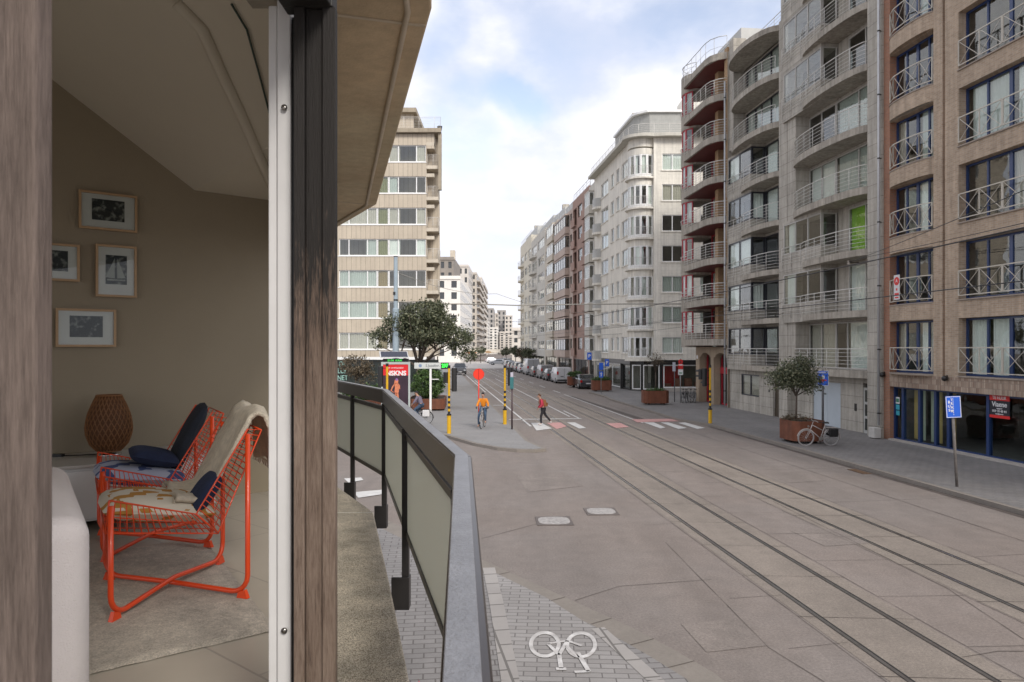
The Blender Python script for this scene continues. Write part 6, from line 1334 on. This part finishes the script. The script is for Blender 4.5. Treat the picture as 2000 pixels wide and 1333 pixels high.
c_ = PB(700, 800)+Vector((-.6, 2, 0)); tree('small brownish young tree before the dark shop front on the left', (c_.x, c_.y, .6), 3.4, [((0, 0, 2.3), (1.1, .8, .7)), ((.6, 0, 1.6), (.8, .6, .5))], 2600, .07, 21, browny, r=.05, forks=9)
for i, (tt, s_, hgt, lb) in enumerate(((16.8, 128, 4.2, 'round dark street tree beside the large grey van'), (16.9, 138, 4.4, 'reddish street tree near the end of the right row'), (16.9, 150, 4.8, 'dark street tree at the far end of the right row'), (16.0, 162, 4.6, 'street tree past the right row, close to the square'), (12, 190, 5, 'street tree on the far side of the square'))):
    q = W(s_, tt); tree(lb, (q.x, q.y, .12), hgt, [((0, 0, hgt*.7), (1.3, 1.2, .9))], 900, .18, 30+i, browny if i == 1 else olive, r=.09, group='street trees at the far end', forks=4)
# ================================================================ bicycles
rub = mat('black_rubber', (.02, .02, .02), .8, .1)
def bicycle(label, loc, rz, fcol, group=None, tyre=None, basket=None, lean=0., seat=.92):
    t = thing('bicycle', label, 'bicycle', loc, rz, group); t.rotation_euler = (lean, 0, rz); r = .335; fm_ = fcol
    for nm, x_ in (('front_wheel', .53), ('rear_wheel', -.53)):
        b = MB(); b.tube([(x_+r*math.cos(a*math.pi/16), 0, r+.0+r*math.sin(a*math.pi/16)) for a in range(32)], .018, 6, closed=True); wo = b.build('wheel', tyre or rub, t, smooth=True)
        b = MB(); b.tube([(x_+(r-.03)*math.cos(a*math.pi/12), 0, r+(r-.03)*math.sin(a*math.pi/12)) for a in range(24)], .010, 5, closed=True)
        for k in range(14): a = k*math.pi/7; b.tube([(x_+.02*math.cos(a+.5), .02*(-1)**k, r+.02*math.sin(a+.5)), (x_+(r-.03)*math.cos(a), 0, r+(r-.03)*math.sin(a))], .0025, 3)
        b.lathe([(.025, -.035), (.025, .035)], (x_, 0, r), 8, 'y'); b.build('rim', zinc, wo, smooth=True)
        b = MB(); b.tube([(x_+(r+.035)*math.cos(R(a)), 0, r+(r+.035)*math.sin(R(a))) for a in (range(10, 150, 12) if x_ > 0 else range(30, 190, 12))], .016, 4); b.build('mudguard', fm_, t)
    b = MB(); BBp, ST, HT, HB = (-.08, 0, .30), (-.22, 0, .78), (.30, 0, .86), (.36, 0, .66); FX, RX = (.53, 0, r), (-.53, 0, r)
    for a, c, rr2 in ((BBp, ST, .017), (BBp, HB, .02), ((-.18, 0, .62), HT, .017), (HT, HB, .02), (BBp, RX, .012), (ST, RX, .010), (ST, (-.25, 0, seat-.02), .014), (HT, (.26, 0, 1.0), .013)): b.tube([a, c], rr2, 7)
    for s in (1, -1): b.tube([HB, (.40, .05*s, .58), (.53, .05*s, r)], .012, 6)
    b.build('frame', fm_, t, smooth=True)
    b = MB(); b.tube([(.20, .29, 1.02), (.24, .2, 1.06), (.28, .05, 1.04), (.28, -.05, 1.04), (.24, -.2, 1.06), (.20, -.29, 1.02)], .012, 6); b.build('handlebar', steel, t, smooth=True)
    b = MB(); b.tube([(.08, .29, 1.02), (.20, .29, 1.02)], .017, 6); b.tube([(.08, -.29, 1.02), (.20, -.29, 1.02)], .017, 6); b.build('grip', rub, t)
    b = MB(); b.add([(-.38, .09, seat), (-.38, -.09, seat), (-.10, -.02, seat+.01), (-.10, .02, seat+.01), (-.36, .08, seat+.06), (-.36, -.08, seat+.06), (-.11, -.02, seat+.045), (-.11, .02, seat+.045)], [(0, 3, 2, 1), (4, 5, 6, 7), (0, 1, 5, 4), (1, 2, 6, 5), (2, 3, 7, 6), (3, 0, 4, 7)]); b.build('saddle', rub, t, bevel=.015)
    b = MB(); b.lathe([(.09, .03), (.09, .036)], (-.08, 0, .30), 18, 'y'); b.bar((-.08, .06, .30), (.05, .06, .18), .02); b.bar((-.08, -.06, .30), (-.21, -.06, .42), .02); b.box(.01, .10, .06, .15, .17, .19); b.box(-.26, -.17, -.15, -.06, .41, .43); b.build('crank', steel, t)
    b = MB(); b.box(-.72, -.30, -.06, .06, .735, .75); b.tube([(-.68, .05, .735), (-.53, .05, .335)], .006, 4); b.tube([(-.68, -.05, .735), (-.53, -.05, .335)], .006, 4); b.build('rear_rack', fm_, t)
    b = MB(); b.lathe([(.04, 0), (.045, .05)], (.42, 0, .80), 10, 'x'); b.build('lamp', steel, t)
    if basket:
        for s in (1, -1): b = MB(); b.box(-.72, -.36, s*.07, s*.21, .40, .74); b.build('pannier', basket, t, bevel=.03)
    return t
greyb = mat('pale_grey_bike_paint', (.42, .38, .36), .4, .05, coat=.3); blkb = mat('black_bike_paint', (.02, .02, .022), .35, .05, coat=.3)
bq = G(1598, 871, .13); bicycle('light grey city bicycle leaning against the nearest rusty planter', (bq.x, bq.y, .13), R(184), greyb, lean=R(-6), tyre=mat('grey_tyre', (.30, .28, .27), .7, .1), basket=blk)
bb = None
for i in range(4):
    q = PB(1337+i*6, 786)
    lb = ('parked bicycle nearest the no entry sign', 'second parked bicycle from the no entry sign', 'third parked bicycle from the no entry sign', 'parked bicycle closest to the arcade of the crimson framed building')[i]
    if bb is None: bb = bicycle(lb, tuple(q), R(62), blkb, 'bicycles parked by the no entry sign')
    else: o = copy_tree(bb); o.location = q; o.rotation_euler = (R(-5+3*i), 0, R(58+i*9)); o['label'] = lb
# ================================================================ people
def skin(name, joints, edges, m, parent, sub=2, roots=(0,)):
    me = bpy.data.meshes.new(name); me.from_pydata([j[0] for j in joints], edges, []); o = bpy.data.objects.new(name, me); link(o, parent); me.materials.append(m)
    s = o.modifiers.new('skin', 'SKIN'); s.use_smooth_shade = True
    for v, j in zip(me.skin_vertices[0].data, joints): v.radius = j[1] if isinstance(j[1], tuple) else (j[1], j[1])
    for r_ in roots: me.skin_vertices[0].data[r_].use_root = True
    ss = o.modifiers.new('smooth', 'SUBSURF'); ss.levels = sub; ss.render_levels = sub; return o
skn = mat('skin', (.42, .24, .17), .55, .05)
def person(label, loc, rz, J, cols, hair='short', group=None, hat=None):
    t = thing('person', label, 'person', loc, rz, group); j = J; V3 = lambda k: Vector(j[k])
    seq = ['pel', 'sp', 'ch', 'nk', 'hd0', 'hd1', 'sl', 'el', 'wl', 'sr', 'er', 'wr', 'hl', 'kl', 'al', 'tl', 'hr', 'kr', 'ar', 'tr']
    rad = dict(pel=.10, sp=.095, ch=.105, nk=.048, hd0=(.070, .078), hd1=(.074, .088), sl=.05, el=.037, wl=.024, sr=.05, er=.037, wr=.024, hl=.08, kl=.055, al=.036, tl=.035, hr=.08, kr=.055, ar=.036, tr=.035)
    idx = {k: i for i, k in enumerate(seq)}; E = [('pel', 'sp'), ('sp', 'ch'), ('ch', 'nk'), ('nk', 'hd0'), ('hd0', 'hd1'), ('ch', 'sl'), ('sl', 'el'), ('el', 'wl'), ('ch', 'sr'), ('sr', 'er'), ('er', 'wr'), ('pel', 'hl'), ('hl', 'kl'), ('kl', 'al'), ('al', 'tl'), ('pel', 'hr'), ('hr', 'kr'), ('kr', 'ar'), ('ar', 'tr')]
    body = skin('body', [(j[k], rad[k]) for k in seq], [(idx[a], idx[c]) for a, c in E], skn, t)
    jk = ['sp0', 'sp', 'ch', 'nk0', 'sl', 'el', 'wl0', 'sr', 'er', 'wr0']; jj = dict(j); jj['sp0'] = tuple(V3('pel')+Vector((0, 0, -.02))); jj['nk0'] = tuple(V3('ch')*.45+V3('nk')*.55); jj['wl0'] = tuple(V3('wl')*.93+V3('el')*.07); jj['wr0'] = tuple(V3('wr')*.93+V3('er')*.07)
    rj = dict(sp0=.135, sp=.13, ch=.14, nk0=.075, sl=.075, el=.06, wl0=.042, sr=.075, er=.06, wr0=.042); ij = {k: i for i, k in enumerate(jk)}
    jacket = skin('jacket', [(jj[k], rj[k]) for k in jk], [(ij[a], ij[c]) for a, c in (('sp0', 'sp'), ('sp', 'ch'), ('ch', 'nk0'), ('ch', 'sl'), ('sl', 'el'), ('el', 'wl0'), ('ch', 'sr'), ('sr', 'er'), ('er', 'wr0'))], cols[0], t)
    tk = ['pel', 'hl', 'kl', 'al', 'hr', 'kr', 'ar']; rt = dict(pel=.12, hl=.10, kl=.07, al=.05, hr=.10, kr=.07, ar=.05); it = {k: i for i, k in enumerate(tk)}
    skin('trousers', [(j[k], rt[k]) for k in tk], [(it[a], it[c]) for a, c in (('pel', 'hl'), ('hl', 'kl'), ('kl', 'al'), ('pel', 'hr'), ('hr', 'kr'), ('kr', 'ar'))], cols[1], t)
    for a, c in (('al', 'tl'), ('ar', 'tr')):
        A, C = V3(a), V3(c); A = A-Vector((0, 0, .03)); skin('shoe', [(tuple(A-(C-A)*.25), .045), (tuple(A), .05), (tuple((A+C)/2), .045), (tuple(C), .036)], [(0, 1), (1, 2), (2, 3)], cols[2], t)
    for wk, ek, sgn in (('wl', 'el', 1), ('wr', 'er', -1)):
        Wp = V3(wk); d = (Wp-V3(ek)).normalized(); side = d.cross(Vector((0, 0, 1))); side = side.normalized() if side.length > .1 else Vector((1, 0, 0)); nn_ = side.cross(d)
        js = [(tuple(Wp), .022), (tuple(Wp+d*.07), (.032, .018))]; es = [(0, 1)]; roots = [0]
        for f in range(4):
            b0 = Wp+d*.085+side*(-.027+.018*f); L_ = (.062, .07, .066, .052)[f]; i0 = len(js); js += [(tuple(b0), .008), (tuple(b0+d*L_*.5-nn_*.012), .0075), (tuple(b0+d*L_*.8-nn_*.035), .006)]; es += [(i0, i0+1), (i0+1, i0+2)]; roots.append(i0)
        b0 = Wp+d*.03-side*.03*sgn; i0 = len(js); js += [(tuple(b0), .010), (tuple(b0+d*.03-side*.02*sgn-nn_*.01), .009), (tuple(b0+d*.055-side*.018*sgn-nn_*.025), .007)]; es += [(i0, i0+1), (i0+1, i0+2)]; roots.append(i0)
        skin('hand', js, es, cols[3] if len(cols) > 3 and cols[3] else skn, t, 1, roots)
    h0, h1 = V3('hd0'), V3('hd1'); up = (h1-h0).normalized(); f_ = Vector(J.get('face', (1, 0, 0))); f_ = (f_-up*f_.dot(up)).normalized(); sd_ = up.cross(f_); mid = h0+(h1-h0)*.45
    b = MB(); b.tube([tuple(mid+f_*.075+up*.02), tuple(mid+f_*.105-up*.012)], .012, 6, r1=.016); b.build('nose', skn, t, smooth=True)
    b = MB()
    for s in (1, -1): b.lathe([(.004, -.006), (.012, 0), (.004, .006)], tuple(mid+f_*.080+up*.03+sd_*s*.03), 8)
    b.build('eye', blk, t, smooth=True); b = MB(); b.tube([tuple(mid+f_*.082-up*.045+sd_*.02), tuple(mid+f_*.084-up*.045-sd_*.02)], .006, 5); b.build('mouth', mat('lip', (.30, .10, .08), .5), t)
    b = MB()
    for s in (1, -1): b.tube([tuple(mid+sd_*s*.083+up*.02), tuple(mid+sd_*s*.085-up*.02)], .014, 6)
    b.build('ear', skn, t, smooth=True)
    hm = cols[4] if len(cols) > 4 else blk; top = h1+up*.02-f_*.02
    js = [(tuple(top+f_*.035), (.062, .05)), (tuple(top), (.085, .08)), (tuple(top-f_*.05-up*.06), (.078, .07)), (tuple(top-f_*.06-up*(.13 if hair == 'short' else .2)), (.06, .05))]
    skin('hair' if not hat else 'cap', js, [(0, 1), (1, 2), (2, 3)], hm, t, 2)
    return t
blkc = mat('black_cloth', (.018, .018, .022), .9, .15, 8); denim = mat('blue_denim', (.05, .085, .14), .9, .15, 10); oran = mat('orange_jacket_cloth', (.68, .22, .008), .7, .12, 5); greyj = mat('grey_lilac_jacket', (.16, .14, .19), .85, .12, 6); redc = mat('red_and_white_jacket', (.40, .03, .06), .8, .15, 6); brownh = mat('brown_hair', (.10, .045, .02), .8, .2, 20); glv = mat('dark_gloves', (.02, .02, .025), .8)
pq = G(1061, 832, .0)
person('person in dark trousers and red jacket striding across the zebra crossing', (pq.x, pq.y, .02), R(188), dict(pel=(.0, 0, .90), sp=(.04, 0, 1.08), ch=(.11, 0, 1.28), nk=(.17, 0, 1.41), hd0=(.215, 0, 1.49), hd1=(.25, 0, 1.60), sl=(.11, .16, 1.33), el=(.12, .24, 1.09), wl=(.27, .20, .93), sr=(.11, -.16, 1.33), er=(.10, -.24, 1.08), wr=(.24, -.24, .90), hl=(.0, .09, .86), kl=(.14, .10, .50), al=(.13, .10, .10), tl=(.27, .11, .045), hr=(.0, -.09, .86), kr=(-.14, -.10, .52), ar=(-.42, -.10, .22), tr=(-.44, -.10, .08), face=(1, 0, -.2)), [redc, blkc, mat('white_trainers', (.55, .53, .52), .6), skn, brownh])
t = thing('backpack', 'brown backpack on the back of the walking person', 'backpack', (pq.x, pq.y, .02), R(188)); b = MB(); b.add([(-.03, -.14, .98), (-.03, .14, .98), (.06, .14, 1.36), (.06, -.14, 1.36), (-.20, -.12, 1.0), (-.20, .12, 1.0), (-.12, .12, 1.36), (-.12, -.12, 1.36)], [(0, 1, 2, 3), (7, 6, 5, 4), (0, 4, 5, 1), (1, 5, 6, 2), (2, 6, 7, 3), (3, 7, 4, 0)]); bgm = mat('tan_brown_canvas', (.22, .09, .03), .85, .15, 8); b.build('bag', bgm, t, bevel=.04, seg=3)
b = MB(); b.box(-.235, -.19, -.09, .09, 1.03, 1.2); b.build('pocket', bgm, t, bevel=.02)
for s in (1, -1): b = MB(); b.tube([(.03, s*.09, 1.36), (.10, s*.10, 1.43), (.24, s*.10, 1.33), (.22, s*.12, 1.15), (.03, s*.13, 1.02)], .013, 5); b.build('strap', bgm, t, smooth=True)
cq = G(943, 836, .12); cr_ = R(-97)
bicycle('grey bicycle ridden by the person in the orange jacket', tuple(cq), cr_, greyb)
person('cyclist in bright orange jacket, jeans and dark cap riding towards the window', tuple(cq), cr_, dict(pel=(-.24, 0, 1.02), sp=(-.20, 0, 1.17), ch=(-.11, 0, 1.37), nk=(-.06, 0, 1.50), hd0=(-.03, 0, 1.58), hd1=(-.01, 0, 1.69), sl=(-.10, .16, 1.41), el=(-.02, .27, 1.17), wl=(.13, .28, 1.06), sr=(-.10, -.16, 1.41), er=(-.02, -.27, 1.17), wr=(.13, -.28, 1.06), hl=(-.23, .09, .97), kl=(.10, .14, .72), al=(-.02, .13, .34), tl=(.11, .14, .26), hr=(-.23, -.10, .97), kr=(.02, -.20, .58), ar=(-.06, -.22, .14), tr=(.06, -.24, .06), face=(1, 0, 0)), [oran, denim, blkc, glv, blkc], hat=True)
cq = G(809, 828, .12); cr_ = R(168)
bicycle('bicycle with white rear panniers, half hidden behind the railing', tuple(cq+Vector((.15, 0, 0))), cr_, blkb, basket=mat('white_pannier_cloth', (.62, .61, .60), .7, .08, 5))
person('cyclist in a grey lilac jacket half hidden behind the railing', tuple(cq+Vector((.15, 0, 0))), cr_, dict(pel=(-.24, 0, 1.02), sp=(-.19, 0, 1.16), ch=(-.09, 0, 1.35), nk=(-.02, 0, 1.47), hd0=(.02, 0, 1.55), hd1=(.05, 0, 1.66), sl=(-.08, .18, 1.40), el=(.05, .26, 1.17), wl=(.14, .28, 1.06), sr=(-.08, -.18, 1.40), er=(.05, -.26, 1.17), wr=(.14, -.28, 1.06), hl=(-.23, .09, .97), kl=(.10, .12, .74), al=(-.02, .12, .36), tl=(.11, .12, .28), hr=(-.23, -.09, .97), kr=(.04, -.12, .62), ar=(-.12, -.12, .22), tr=(.0, -.12, .14), face=(1, 0, 0)), [greyj, denim, blkc, skn, blkc])
# ================================================================ vehicles
cg = mat('car_glass', (.02, .025, .03), .06, .05, spec=.8)
def car(name, label, cat, kind, paint, loc, rz, group=None):
    t = thing(name, label, cat, loc, rz, group)
    K = dict(sedan=(4.5, 1.78, [(0, .60), (.015, .86), (.05, 1.0), (.15, 1.06), (.29, 1.40), (.42, 1.44), (.56, 1.40), (.71, 1.02), (.95, .82), (.99, .62), (1, .45)], .96, (3, 4), (6, 7)),
             hatch=(4.0, 1.76, [(0, .60), (.015, .95), (.04, 1.02), (.13, 1.44), (.30, 1.52), (.52, 1.50), (.70, 1.05), (.95, .86), (.99, .65), (1, .45)], .98, (2, 3), (5, 6)),
             suv=(4.4, 1.85, [(0, .65), (.01, 1.0), (.03, 1.12), (.10, 1.60), (.28, 1.68), (.55, 1.66), (.71, 1.15), (.95, 1.02), (.99, .75), (1, .5)], 1.08, (2, 3), (5, 6)),
             van=(4.5, 1.85, [(0, .55), (.01, 1.1), (.02, 1.78), (.05, 1.84), (.35, 1.86), (.66, 1.84), (.81, 1.22), (.96, 1.0), (.99, .75), (1, .5)], 1.14, None, (5, 6)),
             bigvan=(5.6, 2.0, [(0, .6), (.01, 1.3), (.015, 2.35), (.04, 2.45), (.35, 2.48), (.75, 2.44), (.87, 1.5), (.97, 1.15), (.99, .8), (1, .5)], 1.35, None, (5, 6)))[kind]
    L, Wd, pf, belt, rg2, ws = K; rings = []; hw = Wd/2
    for i, (u, zt) in enumerate(pf):
        x = (u-.5)*L; e = 1-.10*max(0, abs(u-.5)-.42)/.08; zb_ = min(belt, zt-.02); f = max(0, (zt-belt))/(max(p_[1] for p_ in pf)-belt); wt_ = hw*e*(1-.17*f) if kind not in ('van', 'bigvan') else hw*e*(1-.07*f)
        rings.append([(x, hw*e*.93, .25), (x, hw*e, .5), (x, hw*e, zb_), (x, wt_, zt-.035), (x, wt_-.09, zt), (x, -wt_+.09, zt), (x, -wt_, zt-.035), (x, -hw*e, zb_), (x, -hw*e, .5), (x, -hw*e*.93, .25)])
    b = MB(); vs = [v for r in rings for v in r]; n = 10; fs = [(i*n+k, i*n+(k+1) % n, (i+1)*n+(k+1) % n, (i+1)*n+k) for i in range(len(rings)-1) for k in range(n)]+[tuple(range(n))[::-1], tuple(range((len(rings)-1)*n, len(rings)*n))]
    b.add(vs, fs); b.build('body', paint, t, bevel=.02)
    def pane(a, c, nm):                                   # sloped glass between two rings
        A, C = rings[a], rings[c]; lo_, hi_ = (A, C) if A[4][2] < C[4][2] else (C, A); g = MB(); out_ = .012 if nm == 'windscreen' else -.012
        def P_(q, s, ins): return (q[4][0]+out_, s*(q[4][1]-ins), q[4][2]+.012)
        p1, p2, p3, p4 = P_(lo_, 1, .0), P_(lo_, -1, .0), P_(hi_, -1, .03), P_(hi_, 1, .03); g.add([p1, p2, p3, p4], [(0, 1, 2, 3)]); g.build(nm, cg, t)
    pane(ws[0], ws[1], 'windscreen')
    if rg2: pane(rg2[0], rg2[1], 'rear_window')
    for s in (1, -1):                                     # side windows
        g = MB(); a, c = (rg2[1] if rg2 else 5 if kind == 'bigvan' else 4), ws[0]; rs = rings[a:c+1]
        if kind in ('van', 'bigvan'): rs = rings[ws[0]-0:ws[0]+1]; x0_ = rings[ws[0]][2][0]; zt_ = rings[ws[0]][3][2]; g.add([(x0_-.9, s*(hw+.004), belt+.03), (x0_+.25, s*(hw+.004), belt+.03), (x0_-.02, s*(hw*.945+.004), zt_-.14), (x0_-.9, s*(hw*.94+.006), zt_-.14)], [(0, 1, 2, 3)])
        else:
            lo_ = [(r[2][0], s*(abs(r[2][1])+.006), belt+.02) for r in rs]; hi_ = [(r[3][0], s*(abs(r[3][1])+.012), r[3][2]-.05) for r in rs]
            first = (lo_[0][0]-(.12 if rg2 else 0), lo_[0][1], lo_[0][2]); last = (lo_[-1][0]+.35, lo_[-1][1], lo_[-1][2]); lo2 = [first]+lo_[1:-1]+[last] if len(lo_) > 1 else lo_; v = lo2+hi_; m_ = len(lo2); g.add(v, [(i, i+1, m_+i+1, m_+i) for i in range(m_-1)])
        g.build('side_window', cg, t)
    for x in (L*.5-.85, -L*.5+.8):
        for s in (1, -1):
            b = MB(); b.lathe([(.20, -.11), (.32, -.11), (.33, -.07), (.33, .07), (.32, .11), (.20, .11)], (x, s*(hw-.10), .33), 18, 'y'); wo = b.build('wheel', rub, t, smooth=True); b = MB(); b.lathe([(.20, -.112), (.205, .0), (.20, .112)], (x, s*(hw-.10), .33), 12, 'y'); b.build('rim', zinc, wo, smooth=True)
    rl, hl_ = mat('tail_light_red', (.50, .01, .01), .2), mat('headlight_glass', (.6, .62, .64), .15)
    for s in (1, -1):
        b = MB(); zt_ = .95 if kind in ('sedan', 'hatch', 'suv') else 1.3; b.box(-L/2-.02, -L/2+.09, s*(hw*.72), s*(hw*.93), zt_-.28, zt_-.05 if kind not in ('van', 'bigvan') else zt_+.1); b.build('tail_light', rl, t, bevel=.01); b = MB(); b.box(L/2-.12, L/2-.005, s*hw*.55, s*hw*.88, .60, .74); b.build('headlight', hl_, t, bevel=.01)
        b = MB(); b.box(ws_x(rings, ws)-.05, ws_x(rings, ws)+.08, s*(hw+.02), s*(hw+.18), belt-.02, belt+.12); b.build('mirror', paint, t, bevel=.02)
    b = MB(); b.box(-L/2-.03, -L/2+.06, -.26, .26, .52, .63); b.box(L/2-.05, L/2+.01, -.26, .26, .38, .49); b.build('number_plate', mat('plate_white', (.6, .6, .6), .5), t)
    b = MB(); b.box(-L/2-.025, -L/2+.2, -hw*.9, hw*.9, .28, .48); b.box(L/2-.2, L/2+.005, -hw*.9, hw*.9, .26, .58); b.build('bumper', mat('dark_plastic', (.03, .03, .032), .6), t, bevel=.03)
    if kind in ('van', 'bigvan'): b = MB(); b.box(-L/2-.012, -L/2, -.012, .012, .55, 1.75 if kind == 'van' else 2.3); b.box(-L/2-.03, -L/2, .1, .45, .78, .86); b.build('rear_door_seam', blk, t)
    return t
def ws_x(rings, ws): return rings[ws[1]][2][0]-.25
pt_w = mat('white_car_paint', (.55, .56, .58), .3, .03, coat=.6); pt_d = mat('dark_grey_car_paint', (.035, .038, .045), .25, .03, coat=.8); pt_g = mat('grey_car_paint', (.22, .22, .23), .3, .03, coat=.6); pt_s = mat('silver_car_paint', (.38, .39, .41), .3, .03, coat=.6, metal=.3)
pt_b = mat('brown_grey_paint', (.13, .11, .10), .3, .03, coat=.6)
grp = 'vehicles parked along the right side of the street'
for (s_, tt, kind, pt_, nm, lb, ct) in ((72.0, 15.1, 'sedan', pt_d, 'parked_car', 'dark grey saloon car parked between two rusty planters', 'car'), (83.5, 14.75, 'van', pt_w, 'parked_van', 'small white van seen from behind, parked second in the row', 'van'), (89.5, 14.6, 'hatch', pt_d, 'parked_car', 'small dark hatchback directly ahead of the white van', 'car'), (95.5, 14.7, 'van', pt_g, 'parked_van', 'dark grey van ahead of the small dark hatchback', 'van'), (101.5, 14.5, 'hatch', pt_b, 'parked_car', 'brownish hatchback between the dark and the tall grey van', 'car'), (109, 14.6, 'bigvan', pt_s, 'parked_van', 'tall silver grey van, highest vehicle in the parked row', 'van'), (117, 14.4, 'hatch', pt_w, 'parked_car', 'small white car parked ahead of the tall grey van', 'car'), (123, 14.5, 'suv', pt_d, 'parked_car', 'dark off-roader ahead of the small white car', 'car'), (129, 14.5, 'sedan', pt_b, 'parked_car', 'brown saloon far along the parked row', 'car'), (135, 14.5, 'hatch', pt_d, 'parked_car', 'dark hatchback near the end of the parked row', 'car'), (141, 14.5, 'suv', pt_s, 'parked_car', 'silver car ending the parked row before the square', 'car')):
    q = W(s_, tt); car(nm, lb, ct, kind, pt_, (q.x, q.y, 0), LA, grp)
q = W(108.5, 3.4); car('oncoming_car', 'dark off-roader facing the window at the left pavement far down the street', 'car', 'suv', pt_d, tuple(Vector((G(898, 733).x, G(898, 733).y, .124))), LA+math.pi)
for (px, Yd, kind, pt_, rz, lb) in ((974, 172, 'sedan', pt_s, R(170), 'pale car crossing the bright square sideways'), (962, 196, 'hatch', pt_w, R(15), 'white car waiting on the far side of the square'), (990, 180, 'hatch', pt_b, R(60), 'dark car turning at the right end of the square')):
    car('car', lb, 'car', kind, pt_, ((px-1000)/F*Yd, Yd, .03), rz, 'cars around the square')
# cafe terrace things by the far square
for i, (px, Yd, c_, lb) in enumerate(((921, 222, (.45, .16, .04), 'orange brown terrace parasol left of the far square'), (938, 226, (.6, .57, .5), 'cream terrace parasol in the middle of the far square edge'), (953, 230, (.32, .2, .1), 'brown terrace parasol nearest the street at the far square'))):
    t = thing('parasol', lb, 'parasol', ((px-1000)/F*Yd, Yd, 0), 0, 'terrace parasols at the far square'); b = MB(); b.lathe([(2.0, 2.5), (1.0, 2.95), (.05, 3.2)], n=8); b.build('canopy', mat('parasol_cloth_'+'abc'[i], c_, .8), t); b = MB(); b.lathe([(.04, 0), (.04, 2.6)], n=6); b.build('pole', dark, t)
t = thing('cafe_awning', 'long cream cafe awning under the far white buildings', 'awning', (-9.0, 232, 0)); b = MB(); b.add([(-5, 0, 3.6), (6, 0, 3.6), (6, -3, 2.6), (-5, -3, 2.6), (-5, 0, 3.7), (6, 0, 3.7), (6, -3, 2.7), (-5, -3, 2.7)], [(0, 1, 2, 3), (7, 6, 5, 4), (0, 4, 5, 1), (1, 5, 6, 2), (2, 6, 7, 3), (3, 7, 4, 0)]); b.build('cloth', mat('cream_awning', (.55, .5, .42), .8), t); b = MB(); b.box(-4.9, -4.8, -2.9, -2.8, 0, 2.65); b.box(5.8, 5.9, -2.9, -2.8, 0, 2.65); b.build('post', dark, t)
# rail-side pink cloth under the ledge
b = MB(); vs = []; n = 14
for i in range(n+1):
    for j in range(4): u = i/n; vs.append((-.52+.16*j/3+.02*math.sin(i*1.3+j), 3.95-1.1*u, 2.30-.12*j-.02*math.cos(i*1.7)))
b.add(vs, [(i*4+j, i*4+j+1, (i+1)*4+j+1, (i+1)*4+j) for i in range(n) for j in range(3)]); o = b.build('awning_cloth', mat('pink_cloth', (.55, .10, .14), .8, .1), smooth=True); tag(o, 'strip of pink cloth sticking out under the concrete ledge', 'cloth')
